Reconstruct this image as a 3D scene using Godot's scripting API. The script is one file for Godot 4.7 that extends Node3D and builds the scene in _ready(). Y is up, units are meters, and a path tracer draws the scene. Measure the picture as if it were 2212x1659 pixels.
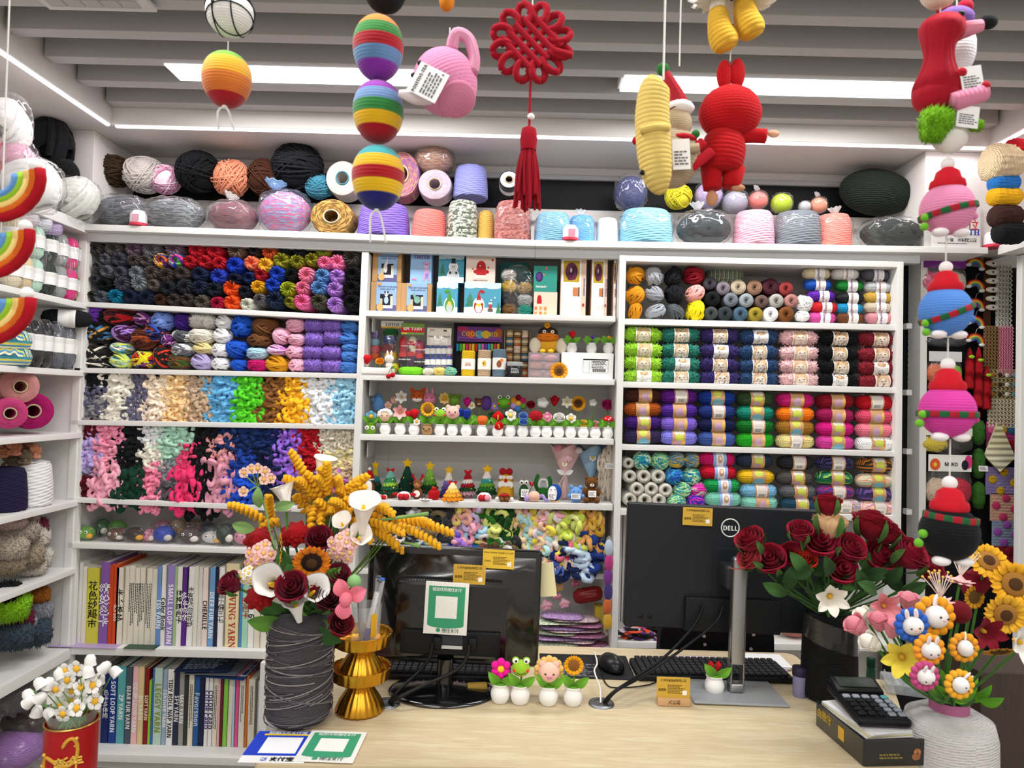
extends Node3D
# A yarn shop booth: slatted ceiling, shelves of yarn along the back wall, crochet toys, a sales desk with bouquets.
const FOCAL:=1530.0
var eye:=Vector3(0,1.45,0)
var look:=Basis.from_euler(Vector3(0.024,0.0065,0.0))*Basis(Vector3(0,0,1),0.028)
var mats:={}
var kit:={}
var texs:={}
var rng:=RandomNumberGenerator.new()
var lines:={}      # shelf edges: name -> [a, b]
const FRONT:=2.70  # distance of the shelf fronts on the back wall
const BACK:=2.95
class Shape:
	var v:=PackedVector3Array()
	var t:=PackedVector2Array()
	var c:=PackedColorArray()
	var i:=PackedInt32Array()
	var col:=Color.WHITE
	var xf:=Transform3D()
	func put(p: Vector3,u:=0.0,w:=0.0)->int:
		v.append(xf*p)
		t.append(Vector2(u,w))
		c.append(col)
		return v.size()-1
	func tri(a: int,b: int,d: int)->void:   # counter-clockwise seen from outside
		i.append(a)
		i.append(d)
		i.append(b)
	func quad(a: Vector3,b: Vector3,d: Vector3,e: Vector3)->void:
		var k:=put(a,0,1)
		put(b,1,1)
		put(d,1,0)
		put(e,0,0)
		tri(k,k+1,k+2)
		tri(k,k+2,k+3)
	func weave(first: int,nu: int,nv: int)->void:
		for j in nv-1:
			for k in nu-1:
				var a:=first+j*nu+k
				tri(a,a+1,a+nu+1)
				tri(a,a+nu+1,a+nu)
	# a surface turned about y: profile of (radius, height) from the bottom up
	func lathe(prof: Array,segs:=20,wob=null,sx:=1.0,sz:=1.0)->void:
		var first:=v.size()
		var w:=0.0
		for j in prof.size():
			var q: Vector2=prof[j]
			if j>0:
				w+=q.distance_to(prof[j-1])
			for k in segs+1:
				var a:=TAU*k/segs
				var r:=q.x
				var y:=q.y
				if wob!=null:
					var d: Vector2=wob.call(a,float(j)/(prof.size()-1),q)
					r=d.x
					y=d.y
				put(Vector3(sin(a)*r*sx,y,cos(a)*r*sz),a*maxf(q.x,0.01),-w)
		weave(first,segs+1,prof.size())
	func ball(at: Vector3,r: Vector3,segs:=14,rings:=9)->void:
		var old:=xf
		xf=xf*Transform3D(Basis.from_scale(r),at)
		var prof:=[]
		for j in rings+1:
			var a:=PI*j/rings
			prof.append(Vector2(maxf(sin(a),0.0005),-cos(a)))
		lathe(prof,segs)
		xf=old
	func tube(path: Array,rad,sides:=6,caps:=true,flat:=1.0)->void:
		var n:=path.size()
		var first:=v.size()
		var dir: Vector3=(path[1]-path[0]).normalized()
		var up:=Vector3.UP if absf(dir.y)<0.9 else Vector3.RIGHT
		var a:=dir.cross(up).normalized()
		var w:=0.0
		for j in n:
			var p: Vector3=path[j]
			var d: Vector3=(path[mini(j+1,n-1)]-path[maxi(j-1,0)]).normalized()
			if d.length()<0.5:
				d=dir
			a=(a-d*a.dot(d)).normalized()
			var b:=a.cross(d)
			var r: float=rad[j] if rad is Array else rad
			if j>0:
				w+=p.distance_to(path[j-1])
			for k in sides+1:
				var q:=TAU*k/sides
				put(p+(a*sin(q)+b*cos(q)*flat)*r,float(k)/sides,w)
		weave(first,sides+1,n)
		if caps:
			for e in 2:
				var s:=first+e*(n-1)*(sides+1)
				var m:=put(path[0 if e==0 else n-1])
				for k in sides:
					if e==1:
						tri(m,s+k,s+k+1)
					else:
						tri(m,s+k+1,s+k)
	func box(at: Vector3,size: Vector3,bev:=0.0)->void:
		var h:=size/2
		var b:=minf(bev,minf(h.x,minf(h.y,h.z))*0.9)
		for ax in 3:
			for s in [-1.0,1.0]:
				var u:=Vector3.ZERO
				var w:=Vector3.ZERO
				var n:=Vector3.ZERO
				n[ax]=s*h[ax]
				var ua:=(ax+1)%3
				var wa:=(ax+2)%3
				u[ua]=h[ua]-b
				w[wa]=(h[wa]-b)*s
				quad(at+n-u-w,at+n+u-w,at+n+u+w,at+n-u+w)
		if b>0:
			for ax in 3:
				var ua:=(ax+1)%3
				var wa:=(ax+2)%3
				for s in [-1.0,1.0]:
					for q in [-1.0,1.0]:
						var e1:=Vector3.ZERO
						var e2:=Vector3.ZERO
						var l:=Vector3.ZERO
						e1[ua]=s*h[ua]
						e1[wa]=q*(h[wa]-b)
						e2[ua]=s*(h[ua]-b)
						e2[wa]=q*h[wa]
						l[ax]=-(h[ax]-b)*s*q
						quad(at+e1-l,at+e1+l,at+e2+l,at+e2-l)
			for sx in [-1.0,1.0]:
				for sy in [-1.0,1.0]:
					for sz in [-1.0,1.0]:
						var p:=put(at+Vector3(sx*h.x,sy*(h.y-b),sz*(h.z-b)))
						var q:=put(at+Vector3(sx*(h.x-b),sy*h.y,sz*(h.z-b)))
						var r:=put(at+Vector3(sx*(h.x-b),sy*(h.y-b),sz*h.z))
						if sx*sy*sz>0:
							tri(p,q,r)
						else:
							tri(p,r,q)
	# a flat outline in x and y, pushed out along z from 0 to depth
	func slab(outline: PackedVector2Array,depth: float)->void:
		var o:=outline.duplicate()
		var area:=0.0
		for k in o.size():
			area+=o[k].cross(o[(k+1)%o.size()])
		if area<0:
			o.reverse()
		var id:=Geometry2D.triangulate_polygon(o)
		for side in 2:
			var first:=v.size()
			for p in o:
				put(Vector3(p.x,p.y,depth*side),p.x,-p.y)
			for k in id.size()/3:
				var a:=o[id[k*3]]
				var ccw:=(o[id[k*3+1]]-a).cross(o[id[k*3+2]]-a)>0
				if ccw==(side==1):
					tri(first+id[k*3],first+id[k*3+1],first+id[k*3+2])
				else:
					tri(first+id[k*3],first+id[k*3+2],first+id[k*3+1])
		for k in o.size():
			var p:=o[k]
			var q:=o[(k+1)%o.size()]
			quad(Vector3(p.x,p.y,0),Vector3(q.x,q.y,0),Vector3(q.x,q.y,depth),Vector3(p.x,p.y,depth))
	# a thin curved leaf or petal: a patch given by a function of (u -1..1, w 0..1), thickened
	func leaf(f: Callable,nu:=6,nv:=8,thick:=0.002)->void:
		for side in [1.0,-1.0]:
			var first=v.size()
			for j in nv+1:
				for k in nu+1:
					var u=(2.0*k/nu-1.0)*side
					var w=float(j)/nv
					var p: Vector3=f.call(u,w)
					var du: Vector3=f.call(u+0.02,w)-f.call(u-0.02,w)
					var dw: Vector3=f.call(u,w+0.02)-f.call(u,w-0.02)
					var n=du.cross(dw).normalized()
					var edge=sqrt(maxf(0.0,1.0-u*u))*sqrt(clampf(sin(PI*clampf(w,0.02,0.98))*1.5,0.0,1.0))
					put(p+n*thick*0.5*side*edge,u*0.02,-w*0.05)
			weave(first,nu+1,nv+1)
	func add(o: Shape,at: Transform3D)->void:
		var n:=v.size()
		for k in o.v.size():
			v.append(xf*(at*o.v[k]))
		t.append_array(o.t)
		c.append_array(o.c)
		for k in o.i:
			i.append(k+n)
	func mesh()->ArrayMesh:
		var n:=PackedVector3Array()
		n.resize(v.size())
		for k in range(0,i.size(),3):
			var a:=i[k]
			var b:=i[k+1]
			var d:=i[k+2]
			var f:=(v[d]-v[a]).cross(v[b]-v[a])
			n[a]+=f
			n[b]+=f
			n[d]+=f
		# points that lie together in a smooth ring share their normal
		var seen:={}
		for k in v.size():
			var key:=Vector3i(v[k]*200000.0)
			if seen.has(key):
				var o: int=seen[key]
				if n[o].normalized().dot(n[k].normalized())>0.55:
					n[o]+=n[k]
					n[k]=n[o]
			else:
				seen[key]=k
		for k in n.size():
			n[k]=n[k].normalized() if n[k].length_squared()>0 else Vector3.UP
		var arr:=[]
		arr.resize(Mesh.ARRAY_MAX)
		arr[Mesh.ARRAY_VERTEX]=v
		arr[Mesh.ARRAY_NORMAL]=n
		arr[Mesh.ARRAY_TEX_UV]=t
		arr[Mesh.ARRAY_COLOR]=c
		arr[Mesh.ARRAY_INDEX]=i
		var m:=ArrayMesh.new()
		m.add_surface_from_arrays(Mesh.PRIMITIVE_TRIANGLES,arr)
		return m
func V(x: float,y: float,z: float)->Vector3:
	return Vector3(x,y,z)
func ST(s: Vector3,p: Vector3)->Transform3D:
	return Transform3D(Basis.from_scale(s),p)
# ---- where things stand: the place measured along sight lines --------------------------------------------------------
func ray(x: float,y: float)->Vector3:
	return look*Vector3((x-1106.0)/FOCAL,-(y-829.5)/FOCAL,-1)
func P(x: float,y: float,d: float)->Vector3:          # on the upright plane at distance d
	var r:=ray(x,y)
	return eye+r*(d/-r.z)
func PH(x: float,y: float,h: float)->Vector3:         # on the level plane at height h
	var r:=ray(x,y)
	return eye+r*((h-eye.y)/r.y)
func PX(x: float,y: float,at: float)->Vector3:        # on the upright plane x = at
	var r:=ray(x,y)
	return eye+r*(at/r.x)
func mpp(d: float)->float:                              # metres in one pixel at distance d
	return d/FOCAL
func col_at(x: float,y: float,d: float)->float:
	return P(x,y,d).x
func shelf_h(s: String,x: float)->float:               # height of a shelf's upper face at world x
	var l: Array=lines[s]
	var a: Vector3=l[0]
	var b: Vector3=l[1]
	return a.y+(b.y-a.y)*(x-a.x)/(b.x-a.x)
func on_shelf(s: String,x: float,y: float,back:=0.06)->Vector3:
	var X:=col_at(x,y,FRONT+back)
	return Vector3(X,shelf_h(s,X),-FRONT-back)
# ---- materials --------------------------------------------------------------------------------------------------------
func tile_image(n: int,f: Callable)->Image:
	var im:=Image.create(n,n,false,Image.FORMAT_RGB8)
	for y in n:
		for x in n:
			var g: float=f.call(float(x)/n,float(y)/n)
			im.set_pixel(x,y,Color(g,g,g))
	return im
func relief(key: String)->Texture2D:
	if not texs.has(key):
		var im: Image
		if key=="knit":     # rows of slanted stitches
			im=tile_image(64,func(u,w):
				var row=int(w*2.0)
				var y=fposmod(w*2.0,1.0)
				var x=fposmod(u*2.0+row*0.5,1.0)
				var a=absf(x-0.5)*2.0
				var lobe=sin(PI*y)*(0.55+0.45*sin(PI*fposmod(a+y*0.4,1.0)))
				return clampf(lobe,0.0,1.0))
		elif key=="strand":  # plies running along v
			im=tile_image(64,func(u,w): return 0.5+0.35*cos(TAU*(u*4.0+0.12*sin(TAU*w)))+0.15*cos(TAU*(u*11.0-w*3.0)))
		elif key=="wind":    # threads wound round
			im=tile_image(128,func(u,w): return 0.5+0.3*cos(TAU*(w*16.0+2.0*u))+0.2*cos(TAU*(w*9.0-2.0*u+0.3)))
		elif key=="twist":   # two-ply yarn turned about itself
			im=tile_image(32,func(u,w): return absf(sin(PI*(u*2.0+w*2.0))))
		im.bump_map_to_normal_map(3.0)
		texs[key]=ImageTexture.create_from_image(im)
	return texs[key]
func noise_tex(key: String,freq: float,ramp: Array,kind:=FastNoiseLite.TYPE_SIMPLEX_SMOOTH,oct:=3,size:=256)->Texture2D:
	if not texs.has(key):
		var f:=FastNoiseLite.new()
		f.noise_type=kind
		f.frequency=freq
		f.fractal_octaves=oct
		f.seed=key.hash()%1000
		var t:=NoiseTexture2D.new()
		t.width=size
		t.height=size
		t.seamless=true
		t.noise=f
		if ramp.size():
			var g:=Gradient.new()
			g.offsets=PackedFloat32Array(range(ramp.size()).map(func(k): return k/float(ramp.size()-1)))
			g.colors=PackedColorArray(ramp.map(func(k): return Color(k)))
			t.color_ramp=g
		texs[key]=t
	return texs[key]
func mat(hex: String,rough:=0.75,kind:="")->StandardMaterial3D:
	var key:="%s|%s|%s"%[hex,rough,kind]
	if mats.has(key):
		return mats[key]
	var m:=StandardMaterial3D.new()
	m.albedo_color=Color(hex)
	m.roughness=rough
	m.metallic_specular=0.35
	match kind:
		"knit":
			m.normal_enabled=true
			m.normal_texture=relief("knit")
			m.normal_scale=1.4
			m.uv1_scale=Vector3(2.4,4.5,1)
			m.rim_enabled=true
			m.rim=0.35
			m.rim_tint=0.6
		"bigknit":
			m.normal_enabled=true
			m.normal_texture=relief("knit")
			m.normal_scale=1.8
			m.uv1_scale=Vector3(1/0.013,1/0.013,1)
			m.rim_enabled=true
			m.rim=0.4
			m.rim_tint=0.6
		"yarn":
			m.normal_enabled=true
			m.normal_texture=relief("twist")
			m.normal_scale=0.8
			m.uv1_scale=Vector3(2,5,1)
			m.rim_enabled=true
			m.rim=0.3
			m.rim_tint=0.7
		"wind","windm":
			m.normal_enabled=true
			m.normal_texture=relief("wind")
			m.normal_scale=1.6
			m.uv1_scale=Vector3(0.64,0.9,1) if kind=="wind" else Vector3(12,16,1)
			m.rim_enabled=true
			m.rim=0.25
			m.rim_tint=0.7
		"fuzz":
			m.rim_enabled=true
			m.rim=0.6
			m.rim_tint=0.6
		"metal":
			m.metallic=1.0
		"gloss":
			m.metallic_specular=0.5
			m.clearcoat_enabled=true
			m.clearcoat=0.6
			m.clearcoat_roughness=0.08
		"glass":
			m.transparency=BaseMaterial3D.TRANSPARENCY_ALPHA
			m.albedo_color.a=0.12
			m.metallic_specular=0.5
		"film":
			m.transparency=BaseMaterial3D.TRANSPARENCY_ALPHA
			m.albedo_color.a=0.025
			m.metallic_specular=0.5
		"cloudy":
			m.transparency=BaseMaterial3D.TRANSPARENCY_ALPHA
			m.albedo_color.a=0.3
			m.metallic_specular=0.5
	mats[key]=m
	return m
func tinted(rough:=0.85,kind:="")->StandardMaterial3D:     # colours come from the mesh
	var key:="tinted%s%s"%[rough,kind]
	if not mats.has(key):
		var m: StandardMaterial3D=mat("ffffff",rough,kind).duplicate()
		m.vertex_color_use_as_albedo=true
		mats[key]=m
	return mats[key]
func lin(hex: String)->Color:
	return Color(hex).srgb_to_linear()
func striped(key: String,cols: Array,len:=0.3,along:=true,rough:=0.85)->StandardMaterial3D:   # yarn dyed in lengths
	if mats.has(key):
		return mats[key]
	var m: StandardMaterial3D=mat("ffffff",rough,"yarn").duplicate()
	var g:=Gradient.new()
	g.interpolation_mode=Gradient.GRADIENT_INTERPOLATE_CONSTANT
	g.offsets=PackedFloat32Array(range(cols.size()).map(func(k): return k/float(cols.size())))
	g.colors=PackedColorArray(cols.map(func(k): return Color(k)))
	var t:=GradientTexture2D.new()
	t.gradient=g
	t.width=4 if along else 128
	t.height=128 if along else 4
	t.fill_from=Vector2.ZERO
	t.fill_to=Vector2(0,1) if along else Vector2(1,0)
	m.albedo_texture=t
	m.normal_enabled=false
	m.uv1_scale=Vector3(1,0.085/len,1) if along else Vector3(0.05/len,1,1)
	mats[key]=m
	return m
# ---- objects -----------------------------------------------------------------------------------------------------------
func thing(called: String,label: String,category: String,at:=Vector3.ZERO,group:="",turn:=0.0)->Node3D:
	var o:=Node3D.new()
	o.name=called
	add_child(o,true)
	o.position=at
	o.rotation.y=turn
	o.set_meta("label",label)
	o.set_meta("category",category)
	if group:
		o.set_meta("group",group)
	return o
func part(under: Node,called: String,m: Mesh,with: Material,xf:=Transform3D(),label:="")->MeshInstance3D:
	var o:=MeshInstance3D.new()
	o.name=called
	o.mesh=m
	o.material_override=with
	under.add_child(o,true)
	o.transform=xf
	if label:
		o.set_meta("label",label)
	return o
func single(called: String,label: String,category: String,m: Mesh,with: Material,xf:=Transform3D(),group:="")->MeshInstance3D:
	var o:=part(self,called,m,with,xf)
	o.set_meta("label",label)
	o.set_meta("category",category)
	if group:
		o.set_meta("group",group)
	return o
func struct(called: String,m: Mesh,with: Material,xf:=Transform3D(),under: Node=self)->MeshInstance3D:
	var o:=part(under,called,m,with,xf)
	if under==self:
		o.set_meta("kind","structure")
	return o
func at(p: Vector3,turn:=0.0,s:=1.0)->Transform3D:
	return Transform3D(Basis(Vector3.UP,turn).scaled(Vector3.ONE*s),p)
func euler(p: Vector3,deg: Vector3,s:=Vector3.ONE)->Transform3D:
	return Transform3D(Basis.from_euler(deg*PI/180.0)*Basis().scaled(s),p)
func aim(p: Vector3,dir: Vector3,s:=1.0,roll:=0.0)->Transform3D:    # own y axis along dir
	var y:=dir.normalized()
	var x:=y.cross(Vector3.BACK)
	if x.length()<0.05:
		x=Vector3.RIGHT
	x=x.normalized()
	return Transform3D(Basis(x,y,x.cross(y))*Basis(Vector3.UP,roll)*Basis().scaled(Vector3.ONE*s),p)
func bx(size: Vector3,bev:=0.002)->ArrayMesh:
	var key:="bx%s%s"%[size,bev]
	if not kit.has(key):
		var s:=Shape.new()
		s.box(Vector3.ZERO,size,bev)
		kit[key]=s.mesh()
	return kit[key]
func ball_mesh(r: Vector3,segs:=16,rings:=10)->ArrayMesh:
	var key:="ball%s%d"%[r,segs]
	if not kit.has(key):
		var s:=Shape.new()
		s.ball(Vector3.ZERO,r,segs,rings)
		kit[key]=s.mesh()
	return kit[key]
func lathed(prof: Array,segs:=24)->ArrayMesh:
	var s:=Shape.new()
	s.lathe(prof,segs)
	return s.mesh()
func tubed(path: Array,rad,sides:=6,flat:=1.0)->ArrayMesh:
	var s:=Shape.new()
	s.tube(path,rad,sides,true,flat)
	return s.mesh()
func smooth(pts: Array,n:=6)->Array:          # a soft curve through points
	var out:=[]
	for k in pts.size()-1:
		var a: Vector3=pts[maxi(k-1,0)]
		var b: Vector3=pts[k]
		var c: Vector3=pts[k+1]
		var d: Vector3=pts[mini(k+2,pts.size()-1)]
		for j in n:
			out.append(b.cubic_interpolate(c,a,d,j/float(n)))
	out.append(pts[-1])
	return out
func ordinal(k: int)->String:
	var low:=["first","second","third","fourth","fifth","sixth","seventh","eighth","ninth","tenth","eleventh","twelfth","thirteenth","fourteenth","fifteenth","sixteenth","seventeenth","eighteenth","nineteenth","twentieth"]
	return low[k] if k<20 else ["","twenty","thirty","forty","fifty"][(k+1)/10]+"-"+low[(k+1)%10-1] if (k+1)%10 else ["","","thirtieth","fortieth","fiftieth"][(k+1)/10-1]
func words(text: String,size: float,bold:=true,serif:=false,depth:=0.0004)->Mesh:
	var key:="txt%s|%s|%s|%s"%[text,size,bold,serif]
	if not kit.has(key):
		var t:=TextMesh.new()
		var f:=SystemFont.new()
		f.font_names=PackedStringArray(["Droid Serif" if serif else "Droid Sans"])
		f.font_weight=700 if bold else 400
		t.font=f
		t.text=text
		t.font_size=32
		t.pixel_size=size/32.0
		t.curve_step=2.0
		t.depth=depth
		kit[key]=t
	return kit[key]
# ---- the room ---------------------------------------------------------------------------------------------------------
func set_camera_and_light()->void:
	var cam=Camera3D.new()
	cam.name="camera"
	add_child(cam)
	cam.transform=Transform3D(look,eye)
	cam.fov=rad_to_deg(2.0*atan(829.5/FOCAL))
	cam.near=0.05
	cam.far=60.0
	var lens=CameraAttributesPhysical.new()
	lens.frustum_focal_length=12.0*FOCAL/829.5
	lens.frustum_focus_distance=2.4
	lens.frustum_near=0.05
	lens.frustum_far=60.0
	lens.exposure_aperture=7.0
	cam.attributes=lens
	cam.current=true
	var env=Environment.new()
	env.background_mode=Environment.BG_COLOR
	env.background_color=Color.BLACK
	env.tonemap_mode=Environment.TONE_MAPPER_LINEAR
	env.tonemap_exposure=0.95
	env.sdfgi_enabled=true
	env.ssao_enabled=true
	env.ssil_enabled=true
	var we=WorldEnvironment.new()
	we.name="environment"
	we.environment=env
	add_child(we)
func light_panel(x0: float,x1: float,z: float,h: float,label: String)->void:
	var c=V((x0+x1)/2,h,z)
	var o=thing("ceiling_light_panel",label,"light",c,"long ceiling light panels")
	var glow=StandardMaterial3D.new()
	glow.albedo_color=Color(0.9,0.9,0.9)
	glow.emission_enabled=true
	glow.emission=Color(0.97,0.99,1.0)
	glow.emission_energy_multiplier=1.6
	part(o,"housing",bx(V(x1-x0+0.015,0.03,0.118)),mat("d8d8d8",0.5),at(V(0,0.022,0)))
	part(o,"diffuser",bx(V(x1-x0,0.008,0.114)),glow)
	var l=AreaLight3D.new()
	l.name="panel_light"
	o.add_child(l)
	l.area_size=Vector2(x1-x0,0.11)
	l.light_energy=PANEL
	l.light_color=Color(1.0,0.995,0.985)
	l.shadow_enabled=true
	l.area_range=12.0
	l.area_attenuation=2.0
	l.position=V(0,-0.006,0)
	l.rotation.x=-PI/2
const PANEL:=1.5
const STRIP:=0.5
func led_strip(a: Vector3,b: Vector3,label: String)->void:
	var d=b-a
	var glow=StandardMaterial3D.new()
	glow.albedo_color=Color(0.9,0.9,0.9)
	glow.emission_enabled=true
	glow.emission=Color(1.0,0.93,0.98)
	glow.emission_energy_multiplier=3.0
	var o=thing("led_strip",label,"light",(a+b)/2,"ceiling edge light strips",atan2(-d.z,d.x))
	part(o,"channel",bx(V(d.length(),0.012,0.02),0.001),mat("e8e6e4",0.5),at(V(0,0.008,0)))
	part(o,"diffuser",bx(V(d.length(),0.010,0.014),0.002),glow,at(V(0,-0.001,0)))
	var l=AreaLight3D.new()
	l.name="strip_light"
	o.add_child(l)
	l.area_size=Vector2(d.length(),0.012)
	l.light_energy=STRIP
	l.light_color=Color(1.0,0.95,0.97)
	l.shadow_enabled=true
	l.area_range=12.0
	l.area_attenuation=2.0
	l.position=V(0,-0.008,0)
	l.rotation.x=-PI/2
const SOFFIT:=2.45
const SLAT:=2.51
func build_room()->void:
	var white=mat("dddad6",0.6)
	var grey=mat("b9b7b4",0.55)
	var fl=mat("a8a29a",0.35)
	struct("floor",bx(V(4.6,0.1,5.4),0),fl,at(V(0.1,-0.05,-0.5)))
	# ceiling: a dark void above hanging slats, with a white soffit all round
	var ce=struct("ceiling",bx(V(4.6,0.1,5.4),0),mat("17181a",0.9),at(V(0.1,3.05,-0.5)))
	struct("wall_back",bx(V(4.6,3.2,0.1),0),white,at(V(0.1,1.5,-3.05)))
	struct("wall_left",bx(V(0.1,3.2,5.4),0),white,at(V(-2.05,1.5,-0.5)))
	struct("wall_right",bx(V(0.1,3.2,5.4),0),white,at(V(2.25,1.5,-0.5)))
	struct("wall_front",bx(V(4.6,3.2,0.1),0),white,at(V(0.1,1.5,2.15)))
	var x0=-1.55
	var x1=1.74
	var zb=-2.63
	var so=Shape.new()
	so.box(V(0.1,SOFFIT+0.1,(zb-3.0)/2),V(4.2,0.2,3.0+zb),0)
	so.box(V((x0-2.0)/2,SOFFIT+0.1,(zb+2.1)/2),V(2.0+x0,0.2,2.1-zb),0)
	so.box(V((x1+2.2)/2,SOFFIT+0.1,(zb+2.1)/2),V(2.2-x1,0.2,2.1-zb),0)
	struct("trim_1",so.mesh(),white)
	# slats
	var n=0
	var z=-2.57
	var sm=bx(V(x1-x0-0.02,0.10,0.05),0.002)
	var slat_mat=mat("b4b2b0",0.5)
	while z<2.0:
		if n!=-1:
			part(ce,"slat",sm,slat_mat,at(V((x0+x1)/2,SLAT+0.05,z-0.025)-ce.position))
		z+=0.17
		n+=1
	# rails that carry the slats
	for x in [-0.9,0.1,0.8]:
		part(ce,"rail",bx(V(0.04,0.03,4.4),0.001),mat("6c6e70",0.4),at(V(x,SLAT+0.13,-0.35)-ce.position))
	var zp=-2.315
	light_panel(-1.17,-0.2,zp,SLAT-0.002,"lit ceiling panel above the striped egg string")
	light_panel(0.32,1.31,zp,SLAT-0.002,"lit ceiling panel above the red rabbit doll")
	var k=0
	for zz in [-0.925,0.435,1.455]:
		for s in [[-1.17,-0.2],[0.32,1.31]]:
			light_panel(s[0],s[1],zz,SLAT-0.002,"lit ceiling panel nearer the shop door, %s of six"%ordinal(k))
			k+=1
	led_strip(V(x0+0.01,SOFFIT-0.004,zb-0.012),V(x1-0.01,SOFFIT-0.004,zb-0.012),"thin glowing LED strip along the back ceiling edge")
	led_strip(V(x0-0.012,SOFFIT-0.004,zb),V(x0-0.012,SOFFIT-0.004,2.0),"thin glowing LED strip above the black wool bundle")
	led_strip(V(x1+0.012,SOFFIT-0.004,zb),V(x1+0.012,SOFFIT-0.004,2.0),"thin glowing LED strip above the cream and red hanks")
	# air grille in the ceiling near the camera
	var g=thing("ceiling_vent","square white ceiling vent panel with a pressed block pattern","vent",PH(215,10,SLAT-0.012))
	part(g,"panel",bx(V(0.3,0.016,0.3),0.003),mat("d0cecb",0.5),at(V(0.0,0.0,0.13)))
	for r in 6:
		for q in 5:
			part(g,"panel_block",bx(V(0.046,0.004,0.036),0.001),mat("b4b2af",0.6),at(V(-0.1+q*0.05+(0.012 if r%2 else 0.0)-0.006,-0.009,0.02+r*0.04)))
	# pillars left and right of the upper back recess
	var pl=P(200,400,FRONT).x
	var pr=P(1998,430,FRONT).x
	var ledge=P(177,483,2.68).y
	struct("pillar_1",bx(V(0.34,SOFFIT-ledge,0.3),0.002),white,at(V(pl-0.17,(SOFFIT+ledge)/2,-FRONT-0.15)))
	var ledge2=P(2040,531,2.68).y
	struct("pillar_2",bx(V(0.40,SOFFIT-ledge2,0.3),0.002),white,at(V(pr+0.2,(SOFFIT+ledge2)/2,-FRONT-0.15)))
	# dark transom window behind the top shelf
	var ya=P(1250,390,2.98).y
	var yb=P(1250,455,2.98).y
	struct("window_1",bx(V(pr-pl,ya-yb,0.02),0),mat("050607",0.6),at(V((pl+pr)/2,(ya+yb)/2,-2.995)))
	struct("trim_2",bx(V(pr-pl,0.022,0.03),0.003),mat("a9abab",0.35),at(V((pl+pr)/2,ya+0.011,-2.985)))
	struct("trim_3",bx(V(pr-pl,0.05,0.035),0.003),white,at(V((pl+pr)/2,yb-0.025,-2.985)))
func plank(under: Node3D,called: String,a: Vector3,b: Vector3,thick: float,depth: float,m: Material)->MeshInstance3D:
	var d=b-a
	var o=part(under,called,bx(V(d.length(),thick,depth),0.0015),m)
	o.transform=Transform3D(Basis(V(0,0,1),atan2(d.y,d.x)),(a+b)/2+V(0,-thick/2,-depth/2)-under.position)
	return o
func upright(under: Node3D,called: String,a: Vector3,b: Vector3,wide: float,depth: float,m: Material)->MeshInstance3D:
	var d=a-b   # a is the upper end of the front's centre line
	var o=part(under,called,bx(V(wide,d.length(),depth),0.0015),m)
	o.transform=Transform3D(Basis(V(0,0,1),-atan2(d.x,d.y)),(a+b)/2+V(0,0,-depth/2)-under.position)
	return o
func shelf(u: Node3D,key: String,xl: float,yl: float,xr: float,yr: float,px:=12.0,deep:=0.25,back:=0.0)->void:
	var a=P(xl,yl,FRONT+back)
	var b=P(xr,yr,FRONT+back)
	lines[key]=[a,b]
	plank(u,"shelf",a,b,px*mpp(FRONT),deep,lam)
var lam: StandardMaterial3D
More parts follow.
